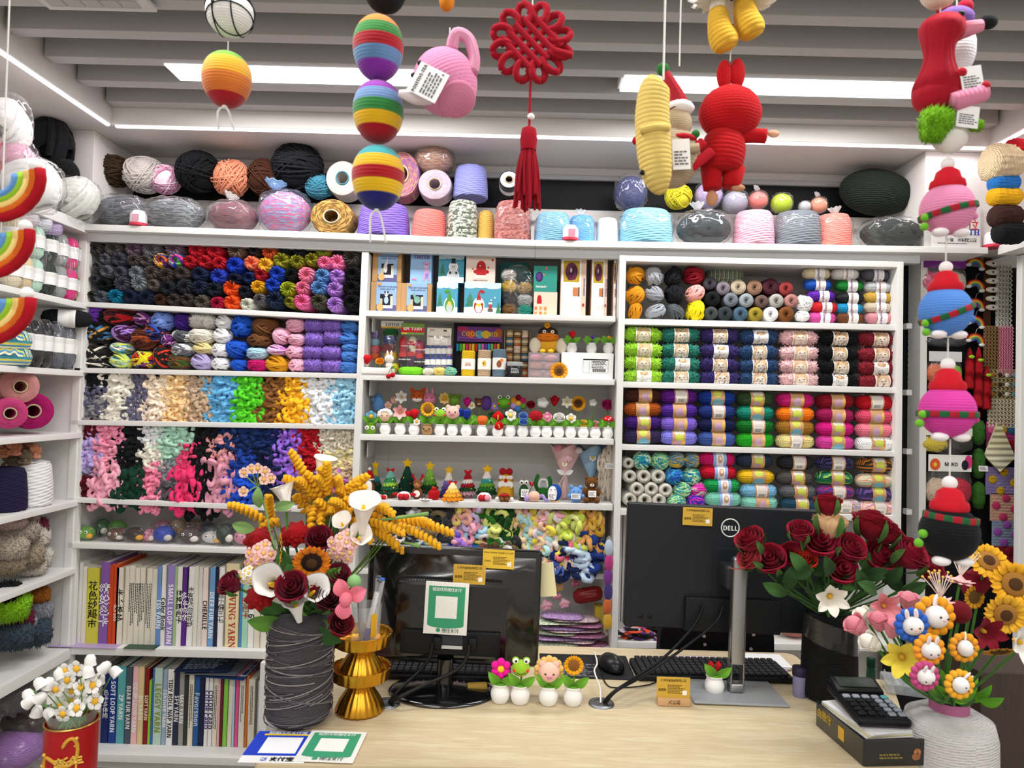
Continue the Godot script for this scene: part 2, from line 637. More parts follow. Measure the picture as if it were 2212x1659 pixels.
func build_shelving()->void:
	lam=mat("e3e2df",0.45)
	var inner=mat("d9d8d5",0.55)
	var deep=BACK-FRONT
	# --- the long top ledge with its fascia
	var top=thing("ledge_shelf","long white ledge above the shelving carrying yarn cones","shelf",V(0,P(1105,517,2.67).y,-2.67))
	var pts=[[150,482],[555,496],[1157,518],[1655,525],[2005,531],[2135,534]]
	for k in [[0,2],[2,5]]:
		var a: Array=pts[k[0]]
		var b: Array=pts[k[1]]
		var A=P(a[0],a[1],2.67)
		var B=P(b[0],b[1],2.67)
		plank(top,"board",A,B,14*mpp(2.67),0.33,lam)
		plank(top,"fascia",P(a[0],a[1]+17,2.70),P(minf(b[0],1988),b[1]+17-(3 if b[0]>1988 else 0),2.70),21*mpp(2.7),0.03,mat("c9cbcc",0.35))
		lines["T%d"%(0 if k[0]==0 else 1)]=[A,B]
	# --- left bay
	var lu=thing("shelving_unit","tall white shelving bay full of yarn rolls and colour card books","shelf",V(P(470,900,FRONT).x,0,-FRONT))
	shelf(lu,"L1",172,651,778,682,11)
	shelf(lu,"L2",160,794,773,807,11)
	shelf(lu,"L3",152,907,766,917,11)
	shelf(lu,"L4",146,1074,760,1100,11)
	shelf(lu,"L5",146,1172,756,1192,12)
	shelf(lu,"L6",116,1396,700,1410,17)
	upright(lu,"side_panel",P(179,500,FRONT),P(138,1396,FRONT),17*mpp(FRONT),deep,lam)
	upright(lu,"side_panel",P(789,545,FRONT),P(752,1396,FRONT),15*mpp(FRONT),deep,lam)
	var bl=P(150,1396,FRONT).x
	var br=P(756,1390,FRONT).x
	part(lu,"back_panel",bx(V(1.22,1.75,0.012),0),inner,at(V((bl+br)/2,1.24,-BACK-0.008)-lu.position))
	for x in [232,690]:
		upright(lu,"bracket_rail",P(x+8,960,BACK-0.005),P(x,1180,BACK-0.005),0.012,0.006,mat("c4c6c6",0.4))
	# lower cabinet of the left bay
	var low=thing("low_cabinet","low white open cabinet holding colour card books beside the desk","cabinet",V(P(330,1500,FRONT).x,0,-FRONT))
	var fy=P(330,1626,FRONT).y
	var ly=P(330,1420,FRONT).y
	var lx=P(60,1500,FRONT).x
	var rx=P(572,1500,FRONT).x
	part(low,"floor_board",bx(V(rx-lx,0.03,0.3),0.002),lam,at(V((lx+rx)/2,fy-0.015,-FRONT-0.13)-low.position))
	part(low,"plinth",bx(V(rx-lx,fy-0.03,0.02),0.002),lam,at(V((lx+rx)/2,(fy-0.03)/2,-FRONT-0.05)-low.position))
	part(low,"side_panel",bx(V(0.03,ly,0.3),0.002),lam,at(V(rx,ly/2,-FRONT-0.13)-low.position))
	part(low,"back_panel",bx(V(rx-lx,ly,0.012),0),inner,at(V((lx+rx)/2,ly/2,-BACK-0.02)-low.position))
	lines["L7"]=[V(lx,fy,-FRONT),V(rx,fy,-FRONT)]
	# --- middle bay
	var cu=thing("shelving_unit","white middle shelving bay with craft kits and crocheted pot flowers","shelf",V(P(1060,900,FRONT).x,0,-FRONT))
	shelf(cu,"C1",788,670.5,1330,683,12.5)
	shelf(cu,"C2",784,808,1328,819,13)
	shelf(cu,"C3",778,938,1326,948,13)
	shelf(cu,"C4",773,1079,1324,1089,14)
	shelf(cu,"C5",770,1228,1312,1240,12,deep-0.05,0.05)
	shelf(cu,"C6",762,1396,1330,1404,12)
	part(cu,"back_panel",bx(V(1.12,1.75,0.012),0),inner,at(V(P(1060,900,BACK).x,1.24,-BACK-0.014)-cu.position))
	for y in [[690,760],[825,900],[955,1075]]:
		var m=part(cu,"shelf_bracket",bx(V(0.004,0.06,0.14),0.001),mat("cfd0d0",0.4))
		m.position=P(812-(y[0]-690)*0.04,y[0]+14,FRONT+0.12)-cu.position
		upright(cu,"bracket_rail",P(820-(y[0]-690)*0.045,y[0],BACK-0.005),P(816-(y[0]-690)*0.045,y[1],BACK-0.005),0.010,0.006,mat("c4c6c6",0.4))
	# --- right bay: a frame of its own
	var ru=thing("shelving_unit","white framed shelving bay with banded skeins behind the big monitor","shelf",V(P(1645,900,FRONT).x,0,-FRONT))
	plank(ru,"top_board",P(1338,551,FRONT-0.01),P(1953,565,FRONT-0.01),13*mpp(FRONT),deep,lam)
	lines["R0"]=[P(1338,551,FRONT),P(1953,565,FRONT)]
	shelf(ru,"R1",1346,688,1942,701,13)
	shelf(ru,"R2",1344,824,1942,837,13)
	shelf(ru,"R3",1342,960,1942,975,12)
	shelf(ru,"R4",1340,1100,1942,1114,13)
	shelf(ru,"R5",1330,1386,1942,1394,14)
	upright(ru,"side_panel",P(1346,551,FRONT-0.012),P(1327,1402,FRONT-0.012),14*mpp(FRONT),deep,lam)
	upright(ru,"side_panel",P(1946,565,FRONT-0.012),P(1938,1408,FRONT-0.012),13*mpp(FRONT),deep,lam)
	part(ru,"back_panel",bx(V(1.12,1.6,0.012),0),inner,at(V(P(1645,900,BACK).x,1.3,-BACK-0.020)-ru.position))
	# --- shelves along the left wall, open towards the room
	var wx=-1.66
	var wu=thing("shelving_unit","white shelving along the side wall with pink cones and packed skeins","shelf",V(wx,0,-2.0))
	var hs={"W0": [177,483],"W1": [176,655],"W2": [150,800],"W3": [139,933],"W4": [132,1080],"W5": [120,1226],"W6": [117,1398]}
	for key in hs:
		var q: Array=hs[key]
		var y=P(q[0],q[1],FRONT).y
		var t=0.04 if key in ["W0","W6"] else 0.022
		lines[key]=[V(wx,y,-FRONT),V(wx+0.001,y,-FRONT)]
		part(wu,"shelf",bx(V(0.33,t,1.75),0.0015),lam,at(V(wx-0.165,y-t/2,-1.83)-wu.position))
	var tall=P(177,483,FRONT).y
	part(wu,"side_panel",bx(V(0.33,tall,0.022),0.001),lam,at(V(wx-0.165,tall/2,-FRONT-0.016)-wu.position))
	part(wu,"side_panel",bx(V(0.33,tall,0.022),0.001),lam,at(V(wx-0.165,tall/2,-0.94)-wu.position))
	part(wu,"back_panel",bx(V(0.012,tall,1.7),0),inner,at(V(-1.993,tall/2,-1.83)-wu.position))
	# --- right wall shelves and the black pegboard bay
	var vx=1.80
	var vu=thing("shelving_unit","white shelving edge beside the black pegboard of crochet samples","shelf",V(vx,0,-2.0))
	var vy=P(2130,534,FRONT).y
	part(vu,"shelf",bx(V(0.38,0.036,1.8),0.0015),lam,at(V(vx+0.19,vy-0.018,-1.77)-vu.position))
	var sx=P(2197,1000,FRONT-0.05).x
	part(vu,"side_panel",bx(V(0.35,vy-0.04,0.03),0.0015),lam,at(V(sx+0.175,(vy-0.04)/2,-FRONT+0.05)-vu.position))
	for y in [725,868,1030]:
		part(vu,"shelf",bx(V(0.3,0.025,0.6),0.0015),lam,at(V(sx+0.165,P(2200,y,FRONT-0.05).y,-FRONT+0.4)-vu.position))
	var pa=P(1956,600,2.9).x
	var pb=P(2200,600,2.9).x
	var peg=thing("pegboard","black perforated pegboard between the shelving and side wall","pegboard",V((pa+pb)/2,0,-2.92))
	part(peg,"board",bx(V(pb-pa+0.1,vy-0.03,0.02),0.001),mat("101113",0.6),at(V(0,(vy-0.03)/2,-0.01)))
	var holes=Shape.new()
	for r in 60:
		for c in 3:
			holes.box(P(1962+c*9.5,570+r*12.5,2.905)-peg.position,V(0.003,0.006,0.002))
	part(peg,"hole_pattern",holes.mesh(),mat("5a5c5e",0.6)).set_meta("kind","stuff")
	upright(peg,"upright",P(1997,556,2.82),P(1990,1420,2.82),0.028,0.09,lam)
	for y in [705,848,975,1105]:
		part(peg,"bracket",bx(V(0.022,0.022,0.03),0.001),lam,at(P(1960,y,2.84)-peg.position))
# ---- yarn in all its shapes -------------------------------------------------------------------------------------------
func colour_word(hex: String)->String:
	var c=Color(hex)
	var h=c.h*360.0
	var dark=c.v<0.42
	var pale=c.s<0.42 and c.v>0.7
	if c.v<0.17:
		return "black"
	if c.s<0.13:
		return "charcoal" if c.v<0.36 else "grey" if c.v<0.62 else "silver grey" if c.v<0.84 else "white"
	var n="red"
	if h<14 or h>350: n="red"
	elif h<38: n="orange"
	elif h<52: n="mustard"
	elif h<68: n="yellow"
	elif h<95: n="lime"
	elif h<160: n="green"
	elif h<192: n="teal"
	elif h<215: n="blue"
	elif h<245: n="royal blue"
	elif h<285: n="purple"
	elif h<320: n="magenta"
	else: n="pink"
	if h>=8 and h<45 and (c.v<0.72 or c.s<0.45):
		n="brown" if c.v<0.6 else "beige"
		return "dark brown" if c.v<0.36 else n
	if n=="red" and pale: n="pink"
	if n=="royal blue" and dark: return "navy"
	return "dark "+n if dark else "pale "+n if pale else n
func table(text: String)->Array:
	var out=[]
	for row in text.split(";",false):
		var q=[]
		for w in row.strip_edges().split(" ",false):
			q.append(w)
		if q.size():
			out.append(q)
	return out
func roll_mesh(k: int)->ArrayMesh:
	var key="roll%d"%k
	if not kit.has(key):
		var s=Shape.new()
		s.xf=Transform3D(Basis(Vector3.RIGHT,PI/2),Vector3.ZERO)
		var prof=[Vector2(0.6,-2.1),Vector2(0.92,-1.9),Vector2(1,-1.3),Vector2(1,-0.7),Vector2(0.99,-0.4),Vector2(0.95,-0.18),Vector2(0.88,-0.04),Vector2(0.79,0.05),Vector2(0.7,0.1),Vector2(0.6,0.12),Vector2(0.5,0.11),Vector2(0.41,0.08),Vector2(0.32,0.03),Vector2(0.23,-0.04),Vector2(0.14,-0.12),Vector2(0.06,-0.18),Vector2(0.002,-0.2)]
		var arms: int=[9,11,8,10][k]
		var turn: float=[5.0,6.5,4.0,-5.5][k]
		s.lathe(prof,arms*8,func(a,j,q):
			var ph=arms*0.5*a+turn*(1.0-q.x)+(0.0 if q.y>-0.3 else 1.6*(q.y+0.3))+0.5*sin(a*2.0+k)
			var d=0.15*(absf(sin(ph))-0.5)*smoothstep(0.0,0.25,q.x)
			var side=smoothstep(0.05,-0.25,q.y)
			return Vector2(q.x+d*side*0.6,q.y+d*(1.0-side)*1.2))
		kit[key]=s.mesh()
	return kit[key]
func spool_mesh(hole:=0.2)->ArrayMesh:      # cone or cord spool seen from its end, with a hole
	var key="spool%s"%hole
	if not kit.has(key):
		var s=Shape.new()
		s.xf=Transform3D(Basis(Vector3.RIGHT,PI/2),Vector3.ZERO)
		var prof=[Vector2(0.9,-2.2),Vector2(1,-2.0)]
		for j in 9:
			prof.append(Vector2(1.0+(0.02 if j%2 else -0.015),-1.9+j*0.19))
		var n=9
		for j in n+1:
			var r=lerpf(0.95,hole,j/float(n))
			prof.append(Vector2(r+0.03,-0.06+0.06*sin(PI*j/n)))
			prof.append(Vector2(r,-0.02+0.08*sin(PI*j/n)))
		prof.append(Vector2(hole,-0.3))
		prof.append(Vector2(hole*0.9,-1.6))
		prof.append(Vector2(0.002,-1.6))
		s.lathe(prof,26)
		kit[key]=s.mesh()
	return kit[key]
func wound_mesh(k: int,turns:=26,thick:=0.085,flat:=1.0)->ArrayMesh:   # one strand wound into a ball of radius 1
	var key="wound%d_%d_%s_%s"%[k,turns,thick,flat]
	if not kit.has(key):
		var r=RandomNumberGenerator.new()
		r.seed=31+k
		var s=Shape.new()
		s.ball(Vector3.ZERO,Vector3.ONE*(1.0-thick*1.25),14,10)
		var path=[]
		var per=16
		var yaw=r.randf()*TAU
		var tilt=0.5
		for j in turns*per:
			var q=TAU*j/per
			if j%(per*3)==0:
				yaw+=r.randf_range(0.5,1.4)
			yaw+=0.012
			tilt=0.9*sin(j*0.011+k)+0.35*sin(j*0.05)
			var p=Basis(Vector3.UP,yaw)*(Basis(Vector3.RIGHT,tilt)*V(sin(q),0,cos(q)))
			path.append(p*(1.0-thick*0.35+0.04*sin(j*0.37)+0.05*float(j)/(turns*per)))
		s.tube(path,thick,5,true,flat)
		kit[key]=s.mesh()
	return kit[key]
func skein_mesh(k: int)->ArrayMesh:       # long skein along x, length 2, radius 1 (scaled when placed)
	var key="skein%d"%k
	if not kit.has(key):
		var s=Shape.new()
		s.xf=Transform3D(Basis(Vector3.FORWARD,PI/2),Vector3.ZERO)
		var prof=[]
		var n=22
		for j in n+1:
			var y=-1.0+2.0*j/n
			var e=pow(maxf(0.0,1.0-pow(absf(y),3.6)),0.42)
			prof.append(Vector2(maxf(0.01,e*(0.94+0.06*absf(y))+0.02*sin(j*1.7+k)),y))
		s.lathe(prof,84,func(a,j,q):
			var y=q.y
			var cross=sin(13.0*a+3.4*y*(1.0 if sin(a*1.5+k)>0.0 else -1.0)+k)*0.5+sin(21.0*a-1.2*y+2.0*k)*0.5
			return Vector2(q.x*(1.0+0.045*cross+0.03*sin(3.0*a+k)),q.y))
		kit[key]=s.mesh()
	return kit[key]
func band_mesh()->ArrayMesh:             # paper band round the middle of a skein, width 2 along x, radius 1
	if not kit.has("band"):
		var s=Shape.new()
		var n=28
		for lay in 2:
			var first=s.v.size()
			for j in n+1:
				var a=TAU*j/n
				for k in 2:
					var x=-1.0+2.0*k if lay==0 else 1.0-2.0*k
					var r=1.0 if lay==0 else 0.97
					s.put(V(x,-cos(a)*r,sin(a)*r),(x+1)/2,1.0-a/PI)
			s.weave(first,2,n+1)
		kit["band"]=s.mesh()
	return kit["band"]
func fluffy_mesh(k: int)->ArrayMesh:      # shaggy skein along x, length 2, radius 1
	var key="fluffy%d"%k
	if not kit.has(key):
		var r=RandomNumberGenerator.new()
		r.seed=91+k
		var f=FastNoiseLite.new()
		f.frequency=2.2
		f.seed=k
		var s=Shape.new()
		var ring=30
		var n=26
		var first=0
		for j in n+1:
			var x=-1.0+2.0*j/n
			var e=pow(maxf(0.0,1.0-pow(absf(x),4.0)),0.4)
			for q in ring+1:
				var a=TAU*(q%ring)/ring
				var d=V(x,-sin(a)*e,cos(a)*e)
				var b=0.86+0.18*f.get_noise_3d(x*2.4,d.y,d.z)+0.06*sin(q*2.1+j*1.3)
				s.put(V(x*(0.96+0.04*b),d.y*b,d.z*b))
		s.weave(first,ring+1,n+1)
		for j in 900:
			var x=r.randf_range(-1,1)
			var e=pow(maxf(0.02,1.0-pow(absf(x),4.0)),0.4)
			var a=r.randf()*TAU
			var d=V(0,-sin(a),cos(a))
			var p=V(x,d.y*e*0.84,d.z*e*0.84)
			var tip=p+d*r.randf_range(0.12,0.34)+V(r.randf_range(-0.12,0.12),r.randf_range(-0.2,0.2),r.randf_range(-0.1,0.1))+V(signf(x)*0.06*pow(absf(x),6),0,0)
			var side=(tip-p).cross(V(r.randf_range(-1,1),r.randf_range(-1,1),1)).normalized()*0.05
			var up=(tip-p).cross(side).normalized()*0.05
			var m=s.put(p-side-up)
			s.put(p+side-up)
			s.put(p+up)
			s.put(tip)
			s.tri(m,m+1,m+3)
			s.tri(m+1,m+2,m+3)
			s.tri(m+2,m,m+3)
		kit[key]=s.mesh()
	return kit[key]
func loops_mesh(k: int,big:=false)->ArrayMesh:       # hank of loop yarn: one strand thrown into fat loops, about 1 wide and 1 tall
	var key="loops%d%s"%[k,big]
	if not kit.has(key):
		var r=RandomNumberGenerator.new()
		r.seed=501+k
		var path=[]
		var cols=5 if big else 6
		var rows=5 if big else 7
		var size=0.29 if big else 0.22
		for j in rows:
			for c in cols:
				var x=(c+0.5+r.randf_range(-0.35,0.35))/cols-0.5
				var y=(j+0.5+r.randf_range(-0.35,0.35))/rows-0.5
				var round=0.16*(1.0-3.0*x*x)+r.randf_range(-0.05,0.05)
				var b=V(x,y,round)
				var dir=V(r.randf_range(-0.8,0.8)+x*0.7,r.randf_range(-1.0,0.35)+y*0.6,r.randf_range(0.2,0.55)).normalized()
				var side=dir.cross(V(r.randf_range(-0.5,0.5),r.randf_range(-0.5,0.5),1.0)).normalized()
				var l=size*r.randf_range(0.8,1.15)
				path.append(b-V(0,0,0.12))
				for q in [[0.0,-0.1],[0.35,-0.36],[0.72,-0.38],[0.98,-0.18],[0.98,0.18],[0.72,0.38],[0.35,0.36],[0.0,0.1]]:
					path.append(b+dir*q[0]*l+side*q[1]*l)
				path.append(b+V(0.02,0,-0.12))
		var s=Shape.new()
		s.tube(path,0.082 if big else 0.070,6)
		s.xf=Transform3D(Basis.from_scale(V(0.5,0.52,0.32)),V(0,0,-0.19))
		s.ball(Vector3.ZERO,Vector3.ONE,12,8)
		kit[key]=s.mesh()
	return kit[key]
# printed paper bands: plain drawing of what is printed on them
func print_tex(key: String)->StandardMaterial3D:
	if mats.has(key):
		return mats[key]
	var im=Image.create(96,128,false,Image.FORMAT_RGB8)
	var r=RandomNumberGenerator.new()
	r.seed=key.hash()
	var disc=func(cx,cy,rx,ry,c):
		for y in range(maxi(0,cy-ry),mini(128,cy+ry+1)):
			for x in range(maxi(0,cx-rx),mini(96,cx+rx+1)):
				if pow((x-cx)/float(rx),2)+pow((y-cy)/float(ry),2)<=1.0:
					im.set_pixel(x,y,Color(c))
	var script=func(x0,y0,w,h,c):
		for y in range(y0,y0+h,4):
			var x=x0
			while x<x0+w:
				var l=r.randi_range(2,7)
				im.fill_rect(Rect2i(x,y,mini(l,x0+w-x),2),Color(c))
				x+=l+2
	var bars=func(x0,y0,w,h):
		im.fill_rect(Rect2i(x0-3,y0-3,w+6,h+6),Color("f4f2ee"))
		var x=x0
		while x<x0+w:
			im.fill_rect(Rect2i(x,y0,r.randi_range(1,2),h),Color("202020"))
			x+=r.randi_range(2,4)
	if key.begins_with("wood"):
		im.fill(Color("c79a6c"))
		for j in 26:
			im.fill_rect(Rect2i(0,r.randi_range(0,127),96,1),Color("b5865a"))
		if key=="wood_a":
			im.fill_rect(Rect2i(18,6,66,40),Color("f1ece2"))
			script.call(24,12,54,30,"8a8a86")
			disc.call(52,62,30,22,"c8cf4e")
			disc.call(44,100,30,24,"c39ab0")
			disc.call(82,98,16,26,"e2b055")
		elif key=="wood_b":
			script.call(14,8,66,22,"8d6338")
			disc.call(52,74,32,24,"c8a0ba")
			disc.call(48,118,34,20,"c6cb48")
			disc.call(84,66,14,24,"e4b765")
		elif key=="wood_c":
			im.fill_rect(Rect2i(10,20,76,84),Color("efe7dc"))
			script.call(16,26,64,40,"9b938a")
			bars.call(26,76,44,20)
			disc.call(90,30,14,18,"d9a3b8")
		else:
			disc.call(46,40,30,22,"c8cf4e")
			disc.call(48,108,44,40,"6fb2c4")
			script.call(22,96,52,12,"e8f2f4")
	elif key=="baby":
		im.fill(Color("f2eff0"))
		im.fill_rect(Rect2i(0,0,22,128),Color("8fb0e0"))
		im.fill_rect(Rect2i(74,0,22,128),Color("8fb0e0"))
		disc.call(48,60,18,22,"c89a78")
		disc.call(50,56,10,10,"efd9c4")
		im.fill_rect(Rect2i(30,104,36,14),Color("cc2a30"))
	elif key=="kitten":          # photo of a sleeping cream kitten on pale cloth
		im.fill(Color("d9d2c6"))
		disc.call(50,70,46,54,"cfae88")
		disc.call(50,84,36,34,"e9ddcb")
		disc.call(22,34,14,18,"c59f78")
		disc.call(72,30,14,18,"c9a37c")
		disc.call(38,100,20,16,"f3ece0")
		disc.call(66,100,20,16,"f1e9dc")
		disc.call(36,66,6,3,"7a5c44")
		disc.call(64,64,6,3,"7a5c44")
		disc.call(50,80,5,4,"c98f86")
		im.fill_rect(Rect2i(0,0,5,128),Color("f4f2ee"))
		im.fill_rect(Rect2i(91,0,5,128),Color("f4f2ee"))
	elif key=="kitten_b":        # the band's plain end, only a little of the picture
		im.fill(Color("f0eeea"))
		disc.call(48,46,28,12,"c2986c")
		disc.call(44,42,12,12,"d9b58c")
		script.call(26,82,44,16,"a9a59e")
	elif key=="white":
		im.fill(Color("f3f2f0"))
		script.call(60,20,26,90,"c9c6c2")
	var m=StandardMaterial3D.new()
	m.albedo_texture=ImageTexture.create_from_image(im)
	m.roughness=0.55
	mats[key]=m
	return m
# an end-on ball, roll or spool at a measured place: centre, radius in pixels, all of it behind the shelf edge
func put_round(called: String,label: String,m: Mesh,with: Material,x: float,y: float,r: float,ry: float,front: float,long: float,group: String,cat:="yarn",turn:=0.0)->MeshInstance3D:
	var d=front+r*mpp(front)*(0.3 if long>0 else 1.0)
	var p=P(x,y,d)
	var w=r*mpp(d)
	var h=ry*mpp(d)
	return single(called,label,cat,m,with,Transform3D(Basis(V(0,0,1),turn).scaled_local(V(w,h,long if long>0 else w)),p),group)
func put_skein(called: String,label: String,m: Mesh,with: Material,band: Material,x: float,y: float,hw: float,hh: float,front: float,group: String,off:=0.0,tilt:=0.0,bw:=0.34)->Node3D:
	var d=front+hh*mpp(front)
	var o=thing(called,label,"yarn",P(x,y,d),group)
	o.rotation.z=tilt
	var w=hw*mpp(d)
	var h=hh*mpp(d)
	part(o,"skein",m,with,ST(V(w,h,h),Vector3.ZERO))
	if band:
		part(o,"paper_band",band_mesh(),band,ST(V(w*bw,h*1.03,h*1.03),V(w*off,0,0)))
	return o
func build_left_yarn()->void:
	# rolls of yarn end-on in the top left bay; zoomed measures
	var rows=[
		["top","815 540 60 4a4644;965 540 75 565250;1135 540 70 705a6c;1290 545 80 6e6a70;1480 540 75 7a6478;1675 550 70 c0182a;1830 555 75 c0182a;2010 555 75 7a6455;2170 560 50 26262c;2302 564 72 d0582a;2427 534 60 1c1e28;2557 554 60 1a1c26;2757 549 70 8a9a1e;2887 544 60 1a1a22;2997 614 80 4a443c"],
		["second","838 690 42 55555a;900 625 50 6a6a74;1015 630 68 4a4a58;1140 640 58 5a524f;1245 640 58 5d5754;1370 640 65 vA;1495 640 65 vB;1620 650 62 c0182a;1745 650 65 c0182a;1868 665 60 c0182a;2000 680 75 1438b8;2142 660 65 ff7f5c;2262 679 70 f2b630;2397 639 72 8c8a1e;2532 649 65 8c8a1e;2657 629 62 8c8a1e;2767 659 65 ff7fb0;2877 654 70 ff7fb0"],
		["middle","910 735 58 6c6c78;1025 745 58 505060;1160 745 65 7e848c;1290 745 65 5a504a;1415 765 68 4a3f3a;1550 750 68 4d423e;1700 755 70 1c2748;1860 775 70 2a3fb8;2000 800 60 0c1430;2125 790 60 152a5e;2222 759 58 b0142a;2362 749 68 1c46c0;2482 759 55 0d1414;2612 764 75 f285a5;2747 769 65 5f93cc;2872 774 68 b884dc;3007 754 70 0c0d10"],
		["fourth","815 800 45 4b4b55;895 845 60 0c1512;1040 840 72 50505e;1185 835 70 8a9096;1310 850 52 6a605c;1430 875 70 22262c;1575 865 70 2d3036;1700 870 65 1c2744;1825 885 68 16202f;1970 875 72 ff5a1e;2085 905 55 15182c;2197 864 62 f5b81e;2322 849 65 1c46c0;2452 884 70 a0ac22;2577 874 62 f47fa2;2717 874 72 5f93cc;2852 884 70 b884dc;2997 874 75 0c0d10"],
		["bottom","790 935 40 3a3a30;860 950 62 5f6672;985 945 66 0f83a8;1110 950 66 1c2844;1245 955 66 1b2642;1365 975 52 4a2a1c;1480 975 58 413834;1595 975 58 433a36;1720 995 68 5a5148;1850 1005 58 b01240;1975 1000 72 ff5a1e;2105 1015 60 e8e8d8;2212 974 54 6a6468;2342 974 78 15243f;2467 994 45 8c8a1e;2572 989 72 ff72ae;2717 989 70 4c4a38;2852 1014 68 b884dc;2997 994 75 0c0d10"]]
	var vary={"vA": striped("vA",["f0b020","5a2a80","e06020","203a90","e8c040","7a2a60"],0.16,false),"vB": striped("vB",["2040b0","60b040","7030a0","e04080","2878c0","e8b030"],0.16,false)}
	for row in rows:
		var n=0
		for q in table(row[1]):
			var x=float(q[0])*0.2532
			var y=400+float(q[1])*0.2532
			var r=float(q[2])*0.2532*1.06
			var m: Material=vary[q[3]] if vary.has(q[3]) else mat(q[3],0.9,"wind")
			var w: String="multicoloured" if vary.has(q[3]) else colour_word(q[3])
			var k=rng.randi()%4
			put_round("yarn_roll","%s yarn roll, %s from the left in the %s row under the ledge"%[w,ordinal(n),row[0]],roll_mesh(k),m,x,y,r,r*rng.randf_range(0.92,1.03),FRONT+0.015,0.085,"rolls in the top left bay","yarn",rng.randf_range(-0.3,0.3))
			n+=1
	# chunky balls on the second shelf
	var v2={
		"pb": striped("pb",["7a3cc0","141016","7a3cc0","141016"],0.5),"rb": striped("rb",["d01824","4a1a14","d01824","2a0e0c"],0.6),"pp": striped("pp",["6a2a80","d89ac8","40184a"],0.7),
		"bo": striped("bo",["101012","d89a40","101012","3a78a8","101012","101012"],0.8),"bc": striped("bc",["181614","ece6d8","181614","181614"],0.7),"nv": striped("nv",["16246a","0c1030","2a50c0","c05030","0c1030"],0.7),
		"gw": striped("gw",["70747c","f0f0f0","50545c","e8e8ea"],0.5),"yb": striped("yb",["e8f070","9ad0e0","f8f4e0","5aa0c0","c8e070"],0.6),"yr": striped("yr",["e8e020","d83018","e8e020","60388a"],0.9),
		"br": striped("br",["181012","e03a20","181012","181012"],0.7),"ob": striped("ob",["3c5a20","a06a28","28401a","6a3c1c"],0.6),"ru": striped("ru",["4a1c10","a84a20","5a2414"],0.7),"pl": striped("pl",["b088e0","54184e","b088e0","40103c"],0.8),"lp": striped("lp",["e8b8e0","c070c0","f0d0e8"],0.5)}
	var names={"pb": "purple and black","rb": "red and dark brown","pp": "plum and pink","bo": "black, ochre and blue","bc": "black and cream","nv": "navy and rust","gw": "grey and white","yb": "yellow and pale blue","yr": "yellow and red","br": "black and red","ob": "olive and brown","ru": "rust brown","pl": "plum and lilac","lp": "lilac pink"}
	var balls="211 677 21 19 pb;262 685 32 19 rb;311 690 19 15 pp;354 695 24 21 7d9ce8;397 695 19 19 3a1a78;441 695 27 18 F eeeae2;486 697 18 16 f0f0f0;525 705 23 25 1c55c4;575 707 28 22 6e4526;640 703 20 16 f4b4cc;756 706 19 15 4a82d0;213 722 34 25 bo;275 720 28 20 pl;314 732 27 24 ru;339 719 23 22 nv;366 736 15 14 pp;396 726 21 14 gw;439 727 27 19 f0ecdc;482 726 19 18 f2f2f2;562 736 25 16 6e4526;609 726 19 18 f4b4cc;642 734 18 14 f6b8ce;753 732 21 15 4a82d0;209 765 33 20 bc;265 752 23 13 yb;397 756 23 17 gw;442 753 22 13 efe0a0;478 757 19 16 f0f0f2;514 754 24 20 1c55c4;557 764 22 15 b4dcee;601 757 22 12 lp;639 761 20 15 f4b4cc;757 752 18 10 4a82d0;208 788 33 14 bc;266 780 24 17 yb;313 777 25 19 yr;354 770 20 25 br;390 782 25 17 ob;439 782 23 19 bcaedc;478 786 19 14 f2f2f4;518 788 18 13 1c55c4;558 789 22 14 c8146c;601 787 25 19 d8981c;643 789 18 15 f6b6cc;756 770 18 14 4a82d0;754 794 19 15 4a82d0"
	var fuzzy="681 703 21 16;719 704 21 16;681 734 21 16;722 729 21 15;677 761 21 15;718 763 21 15;678 789 21 14;720 791 21 15"
	var n2=0
	var lay={}
	for q in table(balls):
		var f: bool=q[4]=="F"
		var c: String=q[5] if f else q[4]
		var m: Material=v2[c] if v2.has(c) else mat(c,0.9,"yarn")
		var w: String=names[c] if names.has(c) else colour_word(c)
		var rowname: String="upper layer" if float(q[1])<712 else "middle layer" if float(q[1])<745 else "lower layer" if float(q[1])<774 else "bottom layer"
		put_round("yarn_ball","chunky %s yarn ball, %s along the %s of the second shelf"%[w,ordinal(lay.get(rowname,0)),rowname],fluffy_mesh(1) if f else wound_mesh(n2%4,15,0.14),m,float(q[0]),float(q[1]),float(q[2]),float(q[3]),FRONT+0.02,0,"chunky balls on the second shelf of the left bay")
		n2+=1
		lay[rowname]=lay.get(rowname,0)+1
	n2=0
	for q in table(fuzzy):
		put_round("fuzzy_skein","fuzzy lilac skein in %s, %s from the top"%["the inner column" if n2%2==0 else "the outer column",ordinal(n2/2)],fluffy_mesh(n2%3),mat("9a78d4",0.95,"fuzz"),float(q[0]),float(q[1]),float(q[2]),float(q[3]),FRONT+0.02,0,"fuzzy lilac skeins on the second shelf")
		n2+=1
	# loop yarn on the third and fourth shelves: x0 x1 y0 y1 colour
	var loops3="160 234 808 852 14171a;180 236 836 890 5c5c74;158 234 858 908 86888a;228 290 808 862 f2efdf;230 292 858 910 f4f1e2;283 323 812 862 66647a;272 320 852 912 6a687e;312 372 812 860 fbead2;310 362 856 910 fcead6;358 414 814 866 fcd9a2;356 412 862 910 fcd39a;408 458 814 862 c8b098;402 458 858 912 c4a88a;450 520 812 868 6cb8e6;454 522 866 915 68b4e2;508 568 812 868 5cd62c;508 568 862 916 58d028;562 624 814 866 8a5a2e;556 622 864 914 855428;612 664 816 868 fcc02c;602 668 858 918 fbbb24;658 724 818 868 eef0f2;660 726 862 920 e8ecf0;714 772 818 870 a6d8ee;714 770 866 918 a0d4ec"
